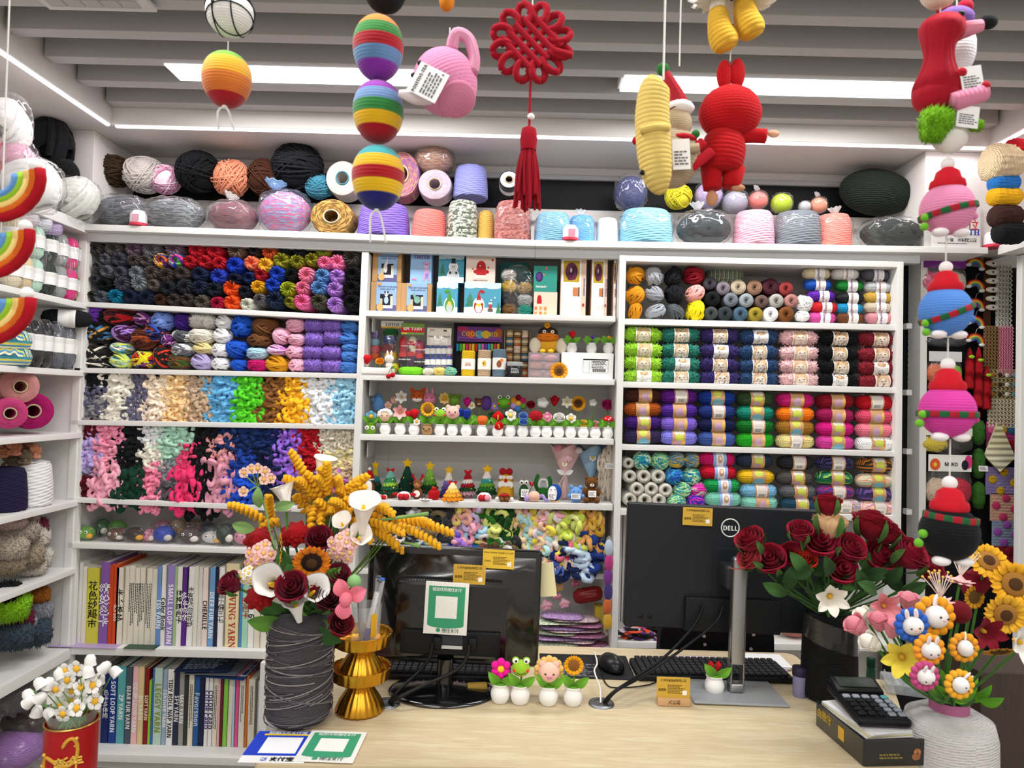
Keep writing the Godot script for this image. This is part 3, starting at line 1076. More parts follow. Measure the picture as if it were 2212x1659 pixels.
	var loops4="150 212 905 952 5a0a18;145 222 945 1002 bcaae4;146 220 990 1022 9a90b8;150 216 1014 1042 50545f;150 206 1032 1080 560a16;206 272 916 968 f79ab8;212 270 962 1010 f6a4bc;204 270 1008 1088 f8b0c4;256 318 920 972 0f1416;252 314 968 1016 0c1214;248 314 1008 1088 0f3a2a;306 356 920 966 eceef0;304 356 960 1008 f0ecdc;304 352 1002 1052 f78aaa;302 350 1048 1100 f895b0;344 422 916 968 b0dcc4;340 402 962 998 b4e0c8;346 390 992 1038 84868c;346 392 1034 1088 55575c;394 442 960 1014 ee4478;374 440 1010 1096 ee3a74;418 472 922 1010 0d0e11;412 470 1005 1106 0b0c0f;458 512 940 1000 e09a98;446 512 994 1092 dd9aae;474 552 922 978 122a60;540 622 922 982 10265a;500 560 976 1030 1a3f9c;492 566 1026 1092 1c50c8;556 622 976 1050 0e1c42;592 652 926 984 9a68d8;582 650 980 1040 9c6cda;630 692 922 974 ae0f1e;634 694 968 1014 a80c1a;686 734 926 972 ddd6c4;722 768 926 976 d6cdb8;690 760 968 1010 ece0a4;706 768 998 1032 d2b496;676 742 1018 1056 c272c0"
	for set in [[loops3,"third"],[loops4,"fourth"]]:
		var k=0
		for q in table(set[0]):
			var x0=maxf(float(q[0]),160.0)
			var x1=float(q[1])
			var y0=float(q[2])
			var y1=float(q[3])
			var d=FRONT+0.045
			var wide=(x1-x0)*mpp(d)
			var tall=(y1-y0)*mpp(d)
			var big=minf(wide,tall)<0.075
			var p=P((x0+x1)/2,(y0+y1)/2,d)
			single("loop_yarn_hank","%s loop yarn hank, %s counted from the left on the %s shelf"%[colour_word(q[4]),ordinal(k),set[1]],"yarn",loops_mesh(k%5,big),mat(q[4],0.95,"fuzz"),ST(V(wide*0.98,tall*1.0,minf(wide,tall)),p),"loop yarn on the %s shelf of the left bay"%set[1])
			k+=1
func build_right_yarn()->void:
	var sc=0.2893
	# first shelf: balls, rolls and metallic banded skeins
	var k=0
	for q in table("180 190 68 72 d8901c;180 340 70 72 d8901c;180 460 70 52 d48c1a;318 200 72 75 a8abb2;320 335 70 65 9a9ea6;330 460 78 55 a2a6ae;463 200 75 65 15171b;470 335 78 70 121418;480 462 70 58 54575c;615 195 78 75 84101f;625 330 75 65 e8a49c;628 455 85 72 f0dc18"):
		put_round("ribbon_yarn_ball","%s ribbon yarn ball, %s in the %s column of the first shelf"%[colour_word(q[4]),["top","middle","lowest"][k%3],ordinal(k/3)],wound_mesh(k%4,20,0.13,0.5),mat(q[4],0.9),1320+float(q[0])*sc,540+float(q[1])*sc,float(q[2])*sc,float(q[3])*sc,FRONT+0.02,0,"ribbon yarn balls on the framed bay","yarn",k*0.7)
		k+=1
	k=0
	for q in table("740 245 50 4a464c;840 283 52 877d88;953 275 58 c4b49c;1075 278 58 9a7660;1195 270 63 4c2030;1310 285 53 9c3c3c;760 362 58 101214;897 370 54 767d86;1013 375 54 9aa0a4;1128 383 50 6c5650;1238 378 54 b0aca6;1350 378 52 b58078;750 470 50 4a4e4e;856 473 54 343c40;970 475 54 4a6478;1083 478 54 a08c30;1196 478 56 f0f0ee;1312 478 58 7c4a24"):
		put_round("yarn_cake","%s round yarn cake, %s of six in the %s row"%[colour_word(q[3]),ordinal(k%6),["upper","middle","lower"][k/6]],spool_mesh(0.14),mat(q[3],0.85),1320+float(q[0])*sc,540+float(q[1])*sc,float(q[2])*sc,float(q[2])*sc,FRONT+0.03,0.07,"yarn cakes stacked on the framed bay")
		k+=1
	single("tweed_skein","sage green tweed skein lying behind the yarn cakes","yarn",skein_mesh(2),striped("sage",["8a9a84","5f6e5c","c4c2a4","6e7e6c"],0.02),ST(V(0.075,0.036,0.036),P(1320+848*sc,540+195*sc,2.84)))
	put_round("yarn_ball","small white yarn ball beside the purple metallic skein",wound_mesh(1,24,0.1),mat("f0f0f0",0.9,"yarn"),1320+1440*sc,540+398*sc,62*sc,64*sc,FRONT+0.03,0,"")
	put_round("yarn_ball","small white yarn ball beside the pink metallic skein",wound_mesh(2,24,0.1),mat("f2f1ee",0.9,"yarn"),1320+1425*sc,540+497*sc,50*sc,42*sc,FRONT+0.03,0,"")
	k=0
	for q in table("1530 180 d8c8a4;1538 262 1450b4;1565 347 5a18a0;1585 432 c01420;1572 508 d0489a;1742 183 d8d4cc;1775 270 0f7a2c;1780 362 14181a;1775 440 1488b8;1780 510 6a3c1c;1970 190 55555f;1985 280 c4c8cc;1985 358 c8a040;1985 432 cdbfa8;1995 510 d8909a"):
		var o=put_skein("metallic_skein","%s metallic skein in a white band, %s down the %s column"%[colour_word(q[2]),ordinal(k%5),["first","second","third"][k/5]],skein_mesh(k%3),mat(q[2],0.35,"wind"),print_tex("white"),1320+float(q[0])*sc,540+float(q[1])*sc,106*sc,43*sc,FRONT+0.03,"metallic skeins on the framed bay",0.12)
		part(o,"lettering",words("Hobbytime",0.0105),mat("8a4a3a" if k%2 else "6a3a7a",0.6),Transform3D(Basis(V(0,0,1),PI/2),V(0.0,0.0,0.0233)))
		k+=1
	# second shelf: shaggy skeins
	var cx=[235,515,805,1095,1395,1690,1980]
	var sh=["a4dc3c","2f8070","3a2f6c","2e4a74","f4c6c8","101114","8e2632"]
	for c in 7:
		for j in 4:
			var y: float=[632,747,847,945][j]+c*6.0
			var off=[-0.02,0.06,-0.01,0.02][(j+c*3)%4]+(0.12 if c==6 else 0.0)
			put_skein("shaggy_skein","%s shaggy skein with a kitten photo band, %s from the top of its column"%[colour_word(sh[c]),ordinal(j)],fluffy_mesh((c+j)%4),mat(sh[c],0.95,"fuzz"),print_tex("kitten" if (c+j)%5!=3 else "kitten_b"),1320+cx[c]*sc,540+y*sc,136*sc,54*sc,FRONT+0.012,"shaggy skeins on the framed bay",off,rng.randf_range(-0.04,0.04),0.40)
	# third shelf: banded acrylic skeins
	cx=[235,500,785,1070,1370,1665,1960]
	var ac=[["3f1a10","a0480f","3c1670","2c2148"],["5c1480","4e2590","7a5cc8","7d7ad8"],["12358c","1a2c70","0b1440","3a5298"],["2c4424","0f7f6a","0a6a20","1f9a1a"],["c81a70","ff7a14","9a6a20","e0d088"],["8a0a1e","9a1450","d0127a","d03c96"],["b80a1e","d84a66","f48098","f0f0ee"]]
	var kinds=["wood_b","wood_a","wood_c","wood_b","wood_d"]
	for c in 7:
		for j in 4:
			var y: float=[1086,1190,1290,1392][j]+c*9.0
			put_skein("banded_skein","%s acrylic skein, %s down the %s column of banded skeins"%[colour_word(ac[c][j]),ordinal(j),ordinal(c)],skein_mesh((c+j)%3),mat(ac[c][j],0.9,"wind"),print_tex(kinds[(c*2+j*3)%5]),1320+cx[c]*sc,540+y*sc,145*sc,56*sc,FRONT+0.012,"banded skeins on the framed bay",rng.randf_range(-0.05,0.1),rng.randf_range(-0.03,0.03))
	# fourth shelf
	k=0
	for q in table("133 627 43;142 725 50;248 725 53;355 725 54;195 820 54;303 820 54;410 828 52;143 897 52;255 903 54;362 903 52"):
		put_round("cord_spool","ivory cotton cord spool seen end-on, %s of ten stacked above the monitor"%ordinal(k),spool_mesh(0.3),mat("e6e2d6",0.85),1320+float(q[0])*sc,820+float(q[1])*sc,float(q[2])*sc,float(q[2])*sc,FRONT+0.02,0.09,"cord spools on the framed bay")
		k+=1
	var tg=striped("tg",["28a0c8","b8e0a8","1a80b0","d8f0c8","40b890"],0.35)
	var bt=striped("bt",["1c78c8","2a58b8","38b0d0"],0.35)
	var gg=striped("gg",["a8d89a","c8e8b0","2a98b0","70c090"],0.35)
	var mg=striped("mg",["e030b0","b8e0a8","d828a0","f070c8"],0.35)
	var vm=striped("vm",["5a30d0","e030b0","4028b0"],0.35)
	var gb=striped("gb",["6a8a9c","7898a8","d8b838","688898"],0.5)
	k=0
	for q in [[230,603,66,tg,"turquoise and lime"],[365,605,64,gg,"pale green"],[482,602,62,gb,"grey blue and yellow"],[600,602,60,gb,"grey blue flecked"],[470,718,66,bt,"bright blue"],[602,718,64,tg,"turquoise and green"],[530,822,60,gg,"mint green"],[650,820,62,mg,"hot magenta"],[485,903,66,gg,"pale green and teal"],[630,905,66,vm,"violet and magenta"]]:
		put_round("yarn_ball","%s variegated yarn ball among the cord spools, %s of ten"%[q[4],ordinal(k)],wound_mesh(k%4,24,0.11),q[3],1320+q[0]*sc,820+q[1]*sc,q[2]*sc,q[2]*sc,FRONT+0.02,0,"variegated balls on the framed bay")
		k+=1
	var st={"n1": striped("n1",["1c1838","38306a","101020","5a5090"],0.06,false),"n2": striped("n2",["0f5a3a","1a7a4a","90c060","0c4030"],0.06,false),"n3": striped("n3",["5a2a7a","a02858","3a3a90","803070"],0.06,false),"n4": striped("n4",["b0a8c8","d8b090","8a90c0","e0d0c0"],0.06,false),
		"n5": striped("n5",["26241e","d8801c","1c1c1c","4a3a20","c06a18"],0.06,false),"n6": striped("n6",["d8c0a0","b8d8b0","f0a890","d8d0b0"],0.06,false),"n7": striped("n7",["3a2a5c","6a4a90","2c2248"],0.06,false),"n8": striped("n8",["f0b0a8","e8d0c0","d090b0","f0c8a0"],0.06,false)}
	var sn={"n1": "navy and violet","n2": "green striped","n3": "purple and red","n4": "pale mauve striped","n5": "black and orange","n6": "pastel striped","n7": "dark violet","n8": "peach striped"}
	k=0
	for q in table("785 595 c81464 baby;795 692 c00a2c baby;820 790 18984a baby;830 890 7cc8b0 baby;1068 605 2a3448 wood_a;1075 725 e8b81c wood_d;1095 830 7ab4d8 wood_c;1100 917 84ccb8 wood_b;1375 620 26262c wood_c;1365 735 4c4644 wood_a;1385 835 5c5e62 wood_a;1395 930 1d4258 wood_a;1665 625 n1 wood_c;1660 735 n2 wood_a;1670 838 n3 wood_c;1720 942 n4 wood_c;1965 638 n5 wood_a;1960 755 n6 wood_d;1965 855 n7 wood_d;1975 957 n8 wood_c"):
		var c: String=q[2]
		put_skein("banded_skein","%s skein, %s down the %s column of the shelf above the monitor"%[sn[c] if sn.has(c) else colour_word(c),ordinal(k%4),ordinal(k/4)],skein_mesh(k%3),st[c] if st.has(c) else mat(c,0.9,"wind"),print_tex(q[3]),1320+float(q[0])*sc,820+float(q[1])*sc,142*sc,54*sc,FRONT+0.012,"banded skeins above the monitor",0.1)
		k+=1
func build_middle_loops()->void:
	# loop yarn in mixed colours below the toy shelf, x0 x1 y0 y1 colours
	var sets={"dk": [["26282c","e8e8ea","3a3e48","101216","8a8a90"],"black, white and grey"],"br": [["50504c","ececec","7a6a4a","2a2c30"],"white, khaki and grey"],"pa": [["f0a8b8","a8d4e8","f4e07a","f8b8a8","cfc0e8"],"pastel pink, blue and yellow"],
		"ge": [["1a5a1c","2f7a22","e4ec84","0f4414"],"dark green and lemon"],"ye": [["f4e480","f8d8a8","b8e4e4","f4e050"],"pastel lemon and peach"],"pk": [["f4b0c0","f8c8b0","f0e0e8"],"pale pink and peach"],"li": [["d8e468","c8dc50","e4ec90"],"lime yellow"],
		"mu": [["f0c860","e8a860","d8a830"],"mustard and peach"],"bl": [["2040a8","6a58c8","a878d8","1c78c0"],"blue and violet"],"gr": [["98e468","3a6aa0","b8e8c8","202838"],"lime, blue and black"],"bw": [["7a4a40","e8e0e0","58302c"],"brown and white"],"nw": [["142a6c","0e1f50","c8dcf0","16307a"],"navy and pale blue"],
		"mx": [["f07088","5a78d8","f8d8b8","e83a80","f0e4d0"],"pink, blue and cream"]}
	var k=0
	for q in table("836 910 1098 1150 dk;900 980 1100 1162 br;835 905 1145 1190 dk;905 985 1160 1205 gr;930 1000 1180 1220 dk;980 1046 1100 1165 pa;1040 1112 1098 1160 ge;1046 1110 1130 1172 ge;1108 1160 1100 1175 ye;1150 1215 1102 1165 pk;1130 1205 1150 1210 ye;1195 1262 1108 1175 li;1245 1295 1104 1180 mu;975 1032 1150 1222 bl;1020 1080 1162 1215 bw;1070 1130 1170 1225 br;1180 1242 1150 1220 mx;1160 1206 1195 1238 dk;1200 1290 1168 1236 nw;1236 1292 1155 1200 nw"):
		var x0=float(q[0])
		var x1=float(q[1])
		var y0=float(q[2])
		var y1=float(q[3])
		var d=FRONT+0.06
		var wide=(x1-x0)*mpp(d)
		var tall=(y1-y0)*mpp(d)
		single("loop_yarn_hank","%s loop yarn hank, %s of the mixed heap behind the monitor"%[sets[q[4]][1],ordinal(k)],"yarn",loops_mesh(k%5,true),striped("loop"+q[4],sets[q[4]][0],0.13*sets[q[4]][0].size()),ST(V(wide*1.05,tall*1.1,minf(wide,tall)),P((x0+x1)/2,(y0+y1)/2,d)),"mixed loop yarn in the middle bay")
		k+=1
# ---- lettering -----------------------------------------------------------------------------------------------------------
# brush strokes of the characters on signs, spines and cards: x1 y1 x2 y2 on a grid of 8
var strokes={
	"支": "1272 4044 1464 6418 2578","付": "2004 1318 3282 6068 6857 4455","宝": "4041 0181 0102 8182 1373 1575 4348 0888 5667","色": "3013 2161 6153 1373 7375 1318 1575 4345 1888 8886","卡": "4044 4272 0484 4448 5576",
	"花": "0181 2022 6062 3306 2528 7346 5358 5888 8887","纱": "2003 0333 3206 0636 0837 6065 5244 7183 8448","超": "0141 2025 0343 2545 1408 1688 5080 8073 6053 5484 5456 8486 5686","市": "4041 0282 1417 1474 7477 4248",
	"晴": "0107 0121 2127 0424 0727 3181 5053 4272 3383 4448 4474 7478 4575 4676","纶": "2003 0333 3206 0636 0837 6034 6083 4448 4888 8887 8446","多": "4013 3171 7124 5417 4585 8528","体": "2004 1318 3282 5058 5236 5286 4676","棉": "0232 1018 1306 2335 5041 4144 4181 8184 4484 4282 4547 4585 8587 6468",
	"新": "2021 0141 1213 3233 0343 0545 2328 1607 3647 7051 5155 5548 5383 7378","年": "2003 1171 1373 2325 0585 4148","位": "2004 1318 5061 3282 4456 7367 3888","信": "2004 1318 5051 3181 4373 4474 4648 4676 7678 4878","微": "2002 2305 1418 3133 3353 5153 4043 3454 3538 5558 7063 6282 8268 6488",
	"用": "1016 1608 1070 7078 1373 1575 4048","使": "2004 1318 3181 6065 4245 4272 7275 4575 6548 4588","推": "0222 1018 0624 4024 3338 5051 3181 4484 4686 3888 6168","荐": "0181 2022 6062 0383 3408 2528 4575 7556 5558 3787","金": "4004 4084 2464 4048 1575 1627 7667 0888","义": "4051 7008 1288","乌": "4021 2171 7163 2124 2484 8478 7867 0656","有": "0181 3006 2328 2363 6368 2525 2565 2666","限": "0008 0020 2013 1325 2515 4048 4070 7074 4474 4272 4878 5688","公": "3003 5083 4417 1777 6588","司": "0070 7078 7867 1353 1515 1555 1517 5557 1757","丝": "2003 0333 3306 0646 6043 4383 7346 4686 0888","三": "1171 2464 0888","七": "0484 3037 3787 8786","假": "2004 1318 3038 3060 6064 3464 3656 7080 8084 7484 7585 8568 6588","应": "4041 0181 0108 2355 4244 7263 1888","小": "4048 2304 6385","商": "4041 0181 2334 6354 1328 1373 7378 3556 3535 3565 3767"}
func glyphs(text: String,size: float,down:=true,bold:=0.11)->Mesh:
	var key="gl%s%s%s%s"%[text,size,down,bold]
	if not kit.has(key):
		var s=Shape.new()
		var n=0
		var count=text.length()
		for ch in text:
			var o=V(-0.5,0.5,0)+(V(0,((count-1)/2.0-n)*1.18,0) if down else V((n-(count-1)/2.0)*1.12,0,0))
			for w in strokes.get(ch,"").split(" ",false):
				var a=o+V(int(w[0]),-int(w[1]),0)/8.0
				var b=o+V(int(w[2]),-int(w[3]),0)/8.0
				var d=(b-a)
				s.xf=Transform3D(Basis(V(0,0,1),atan2(d.y,d.x)).scaled(Vector3.ONE*size),(a+b)/2*size)
				s.box(Vector3.ZERO,V(d.length()+bold,bold,0.02))
			n+=1
		kit[key]=s.mesh()
	return kit[key]
func dashes(w: float,h: float,rows: int,seed_: int,fill:=0.85)->Mesh:      # print too small to read
	var key="da%s%s%d%d"%[w,h,rows,seed_]
	if not kit.has(key):
		var r=RandomNumberGenerator.new()
		r.seed=seed_
		var s=Shape.new()
		var step=h/rows
		for j in rows:
			var x=-w/2
			var end=-w/2+w*r.randf_range(fill*0.7,fill*1.15)
			while x<end:
				var l=step*r.randf_range(0.5,1.6)
				s.box(V(x+l/2,h/2-(j+0.5)*step,0),V(minf(l,w/2-x),step*0.5,0.0003))
				x+=l+step*0.3
		kit[key]=s.mesh()
	return kit[key]
# flat print on a face: discs, boxes and triangles in hundredths of the face, laid a hair apart
func artwork(under: Node,called: String,w: float,h: float,text: String,xf:=Transform3D())->MeshInstance3D:
	var s=Shape.new()
	var z=0.0
	for q in table(text):
		z+=0.00012
		s.col=lin(q[-1])
		var x=(float(q[1])/100-0.5)*w
		var y=(0.5-float(q[2])/100)*h
		match q[0]:
			"d":
				var rx=float(q[3])/100*w
				var ry=float(q[4])/100*h
				var c=s.put(V(x,y,z))
				for k in 21:
					s.put(V(clampf(x+cos(TAU*k/20)*rx,-w/2,w/2),clampf(y+sin(TAU*k/20)*ry,-h/2,h/2),z))
				for k in 20:
					s.tri(c,c+1+k,c+2+k)
			"r":
				var rx=float(q[3])/200*w
				var ry=float(q[4])/200*h
				var y0=maxf(y-ry,-h/2)
				s.quad(V(x-rx,y0,z),V(x+rx,y0,z),V(x+rx,y+ry,z),V(x-rx,y+ry,z))
			"t":
				var rx=float(q[3])/200*w
				var ry=float(q[4])/200*h
				var c=s.put(V(x-rx,y-ry,z))
				s.put(V(x+rx,y-ry,z))
				s.put(V(x,y+ry,z))
				s.tri(c,c+1,c+2)
	return part(under,called,s.mesh(),tinted(0.6),xf)
# ---- books -------------------------------------------------------------------------------------------------------------
func book(shelf_key: String,x0: float,x1: float,top: float,foot: float,hex: String,label: String,group: String,back: float,deep:=0.2,lean:=0.0)->Node3D:
	var d=FRONT+back
	var a=P(x0,foot,d)
	var b=P(x1,foot,d)
	var w=maxf(b.x-a.x-0.001,0.004)
	var h=P((x0+x1)/2,top,d).y-shelf_h(shelf_key,a.x)-0.001
	var o=thing("book",label,"book",V((a.x+b.x)/2,shelf_h(shelf_key,(a.x+b.x)/2)+0.0005,-d),group)
	o.rotation.z=lean
	var c=0.0022 if w>0.012 else 0.0012
	var s=Shape.new()
	s.box(V(-w/2+c/2,h/2,-deep/2),V(c,h,deep),0.0004)
	s.box(V(w/2-c/2,h/2,-deep/2),V(c,h,deep),0.0004)
	s.box(V(0,h/2,-c/2),V(w-c,h,c),0.0004)
	part(o,"cover",s.mesh(),mat(hex,0.5))
	part(o,"pages",bx(V(w-2*c,h-0.006,deep-0.006),0),mat("e9e4d8",0.9),at(V(0,h/2,-deep/2-0.001)))
	return o
func spine_text(o: Node3D,m: Mesh,hex: String,y: float,turned:=true)->void:
	part(o,"lettering",m,mat(hex,0.6),Transform3D(Basis(V(0,0,1),-PI/2) if turned else Basis(),V(0,y,0.0006)))
func build_books()->void:
	var sc=0.226
	var up="175 205 220 7a7476;205 245 150 d9d4c9;245 285 150 e9e8e4;285 325 152 e4e3df;325 372 190 e8e2cf;372 492 205 d6d04a g=花色纱超市 202020 18;492 578 150 8a5fae g=晴纶色卡 f4f0f8 21;580 622 178 cf4820;622 672 168 d84e22 t=oco_ooo f4d8cc 10;654 722 200 ece5d2 g=卡小体多 202020 16;724 768 190 e6dfcb;768 826 185 e9e2cf d 303030;826 878 205 ebe5d4 d 404040;878 932 200 e9e3d0 d 404040;932 990 210 e8e2d0 d 505050;990 1040 215 dedacb;1040 1086 190 6d97cf t=TSS_YARN f0f4fa 15;1086 1130 180 eceae4 t=Color_Book 303030 14;1130 1205 180 9b86c6 t=SMALL_LOOP_YARN f6f2fa 15;1205 1232 190 a3c487;1232 1284 195 efece6 g=体棉晴色卡 202020 13;1284 1332 198 5e2a86 g=多体棉晴 f4f0f6 14;1334 1392 195 f0efec g=市有限公司花纱 202020 11;1394 1436 190 e6e1d2;1436 1480 195 dcdad2;1480 1535 200 f0ddd2 t=CHENILLE 202020 14;1535 1592 200 6fa0cc t=DEER_FUR_YARN eaf2fa 14;1592 1630 195 20243f;1630 1684 198 f1f0ed g=丝小假三七 202020 12;1704 1832 165 ecdcae t=ROVING_YARN b03a2a 20;1834 1862 210 4a8ac0;1862 1922 195 a9dcc0 g=应色卡 c0402a 14;1922 1978 210 f0efec t=6 202020 18;1980 2040 215 e2dcc8;2042 2110 220 e8e4d6"
	var tint_names={}
	var k=0
	for q in table(up):
		var hex: String=q[3]
		var label="%s colour card book, %s from the left on the upper book shelf"%[colour_word(hex),ordinal(k)]
		var o=book("L6",100+float(q[0])*sc,100+float(q[1])*sc,1180+float(q[2])*sc,1384,hex,label,"books on the upper book shelf",0.035,0.2,[0.0,0.012,-0.008,0.0][k%4])
		if q.size()>5:
			var size=float(q[6])*0.0017 if q.size()>6 else 0.01
			if q[4].begins_with("g="):
				spine_text(o,glyphs(q[4].substr(2),size),q[5],0.15,false)
			elif q[4].begins_with("t="):
				spine_text(o,words(q[4].substr(2).replace("_"," "),size,true,q[4]=="t=ROVING_YARN"),q[5],0.12)
			else:
				spine_text(o,dashes(0.17,0.02,3,k),q[5],0.15)
		k+=1
	sc=0.337
	var low="600 640 1010 9a9894 t=CHENILLE e8e8e8 12;642 686 1050 1c2a66 g=色卡多体棉 f0f0f0 11;690 736 1045 21418f t=SOFT_LOOP_YARN f0f4fa 13;738 790 1005 5fb0b4 t=ZP_YARN f0f8f8 13;792 830 1010 4c5a64 t=BEAR_FUR_YARN f0f0f0 12;832 872 1005 f2c0c0 t=COUP_LOOP_YARN fafafa 12;874 910 1005 e8cf9a t=DC_YARN faf4e4 12;912 940 1020 8c1c20 t=SOFT_YARN f4e0d0 10;941 958 1095 96cc3a;959 974 1015 3a70b8;975 1028 1015 bcd8cc t=LEGGY_YARN 8a9a2a 17;1030 1058 1025 9db0c8 t=FEATHER_YARN f4f6fa 11;1059 1100 1025 f0efec t=TIDY_ROLL_NAP_YARN 202020 12;1102 1136 1030 2a2f48 t=SFY_YARN f0f0f4 12;1138 1170 1030 9c9c94 t=MAY_YARN f4f4f0 12;1172 1194 1075 3a3c40;1196 1230 1035 e8e0cc d 404040;1232 1266 1045 2a5a9c t=Favorsnon c8dcf0 14;1268 1300 1050 1d2440;1302 1325 1050 f0eef0 t=COLOR_CARD 4a3a8a 13;1327 1352 1040 f2f0f2 t=COLOR_CARD 303050 13;1354 1384 1045 e8e2d0 d 505050;1386 1402 1045 e8b4b4;1404 1420 1060 6c2430;1422 1450 1050 8ad050;1452 1480 1055 e6e0d0;1482 1496 1050 b8d4e4;1498 1520 1060 e85a9a;1522 1560 1065 e9e4d4 d 606060;1562 1580 1065 d8722a;1582 1625 1090 e4dfcc d 505050;1640 1662 1100 c8ccd0"
	k=0
	for q in table(low):
		var hex: String=q[3]
		var label="%s colour card book, %s from the left in the low cabinet"%[colour_word(hex),ordinal(k)]
		var o=book("L7",float(q[0])*sc,float(q[1])*sc,1100+float(q[2])*sc,1612,hex,label,"books in the low cabinet",0.06,0.19,[0.0,-0.006,0.006,0.0][k%4])
		if q.size()>5:
			if q[4].begins_with("g="):
				spine_text(o,glyphs(q[4].substr(2),float(q[6])*0.0017),q[5],0.15,false)
			elif q[4].begins_with("t="):
				spine_text(o,words(q[4].substr(2).replace("_"," "),float(q[6])*0.00185),q[5],0.14)
			else:
				spine_text(o,dashes(0.17,0.012,2,k),q[5],0.15)
		k+=1
	# brochures lying on the low books and magazines under the upper ones
	for j in 3:
		var p=P(500-j*25,1452-j*5,FRONT+0.13)
		var o=thing("brochure","%s brochure lying flat on the low cabinet books"%["dark blue","slate grey printed","navy and white"][j],"brochure",p+V(0,0.012+j*0.004,0),"brochures on the low books",0.12*(j-1))
		part(o,"sheet",bx(V(0.2,0.003,0.19),0.0005),mat(["28457e","6a7280","1c2c50"][j],0.35))
		part(o,"printed_lines",dashes(0.15,0.14,8,40+j),mat("a8b8cc",0.5),Transform3D(Basis(Vector3.RIGHT,-PI/2),V(0,0.0018,0)))
	for j in 2:
		var a=P([112,235][j],1394,FRONT+0.02)
		var o=thing("magazine","%s magazine lying flat under the upper row of books"%["pale purple","dark green"][j],"magazine",V(a.x+0.13,shelf_h("L6",a.x+0.1)+0.0015,-FRONT-0.02),"")
		part(o,"cover",bx(V(0.26 if j==0 else 0.12,0.002,0.05),0.0004),mat(["b8a4cc","2c4a3c"][j],0.4),at(V(0,0,0.005)))
# ---- crochet flowers and toys: shared shapes -------------------------------------------------------------------------------
func leaf_mesh(wide:=0.45,cup:=0.12,point:=0.9)->ArrayMesh:        # length 1 along y, face to z
	var key="leaf%s%s%s"%[wide,cup,point]
	if not kit.has(key):
		var s=Shape.new()
		s.leaf(func(u,w):
			var q=clampf(w,0.0,1.0)
			var half=wide*0.5*pow(sin(PI*pow(q,point)),0.75)+0.01
			return V(u*half,w,cup*sin(PI*q)+cup*1.2*u*u*half-0.03*(1.0-absf(u))),6,8,0.06)
		kit[key]=s.mesh()
	return kit[key]
func ring_of(under: Node,called: String,n: int,r: float,long: float,tilt: float,m: Mesh,with: Material,z:=0.0,phase:=0.0)->void:
	for k in n:
		var a=TAU*k/n+phase
		var b=Basis(V(0,0,1),a)
		part(under,called,m,with,Transform3D(b*Basis(Vector3.RIGHT,tilt)*Basis().scaled(Vector3.ONE*long),b*V(0,r,0)+V(0,0,z)))
func bead(under: Node,called: String,p: Vector3,r,with: Material)->MeshInstance3D:
	var v: Vector3=r if r is Vector3 else Vector3.ONE*float(r)
	return part(under,called,ball_mesh(Vector3.ONE,14,9),with,ST(v,p))
func pot_mesh()->ArrayMesh:      # radius 1, height 1.9
	if not kit.has("pot"):
		kit["pot"]=lathed([Vector2(0.01,0),Vector2(0.62,0),Vector2(0.7,0.05),Vector2(0.88,0.35),Vector2(0.98,0.75),Vector2(0.97,1.05),Vector2(0.86,1.4),Vector2(0.79,1.58),Vector2(0.80,1.7),Vector2(0.88,1.82),Vector2(0.88,1.9),Vector2(0.80,1.9),Vector2(0.74,1.7),Vector2(0.01,1.66)],24)
	return kit["pot"]
func bud_mesh()->ArrayMesh:      # heart of a rose: a felt strip rolled up, radius about 0.8, axis y
	if not kit.has("bud"):
		var s=Shape.new()
		for side in 2:
			var first=s.v.size()
			var n=84
			for j in n+1:
				var q=float(j if side==0 else n-j)/n
				var a=q*TAU*3.6
				var r=0.05+0.70*q
				for k in 6:
					var w=k/5.0
					var rr=r*(0.6+0.42*sin(w*1.7))+(0.07*pow(w,6.0)+0.03*sin(a*1.3)*w)*(0.4+q)+0.02*side
					s.put(V(sin(a)*rr,-0.55+w*(1.28-0.42*q*q)+0.03*sin(a*1.7),cos(a)*rr),q,w)
			for j in n:
				for k in 5:
					var p=first+j*6+k
					s.tri(p,p+6,p+7)
					s.tri(p,p+7,p+1)
		kit["bud"]=s.mesh()
	return kit["bud"]
func cup_petal()->ArrayMesh:     # outer rose petal about the axis y, facing z
	if not kit.has("cup"):
		var s=Shape.new()
		s.leaf(func(u,w):
			var a=u*1.0
			var q=clampf(w,0.0,1.0)
			var rr=0.2+0.68*sin(minf(q*1.75,1.55))+0.13*pow(maxf(0.0,q-0.7)/0.3,2)
			var y=-0.85+1.35*w-0.30*u*u*q-0.14*pow(maxf(0.0,q-0.8)/0.2,2)
			return V(sin(a)*rr,y,cos(a)*rr),8,9,0.06)
		kit["cup"]=s.mesh()
	return kit["cup"]
func rose_bloom(under: Node,xf: Transform3D,hex: String,n:=5,kind:="knit")->MeshInstance3D:
	var m=mat(hex,0.95,kind)
	var b=part(under,"bloom",bud_mesh(),m,xf)
	for k in n:
		part(b,"petal",cup_petal(),m,Transform3D(Basis(Vector3.UP,TAU*k/n+0.4)*Basis().scaled(V(0.95,0.95,0.95)),Vector3.ZERO))
	for k in 3:
		part(b,"petal",cup_petal(),m,Transform3D(Basis(Vector3.UP,TAU*k/3.0)*Basis().scaled(V(0.9,0.95,0.9)),V(0,0.1,0)))
	return b
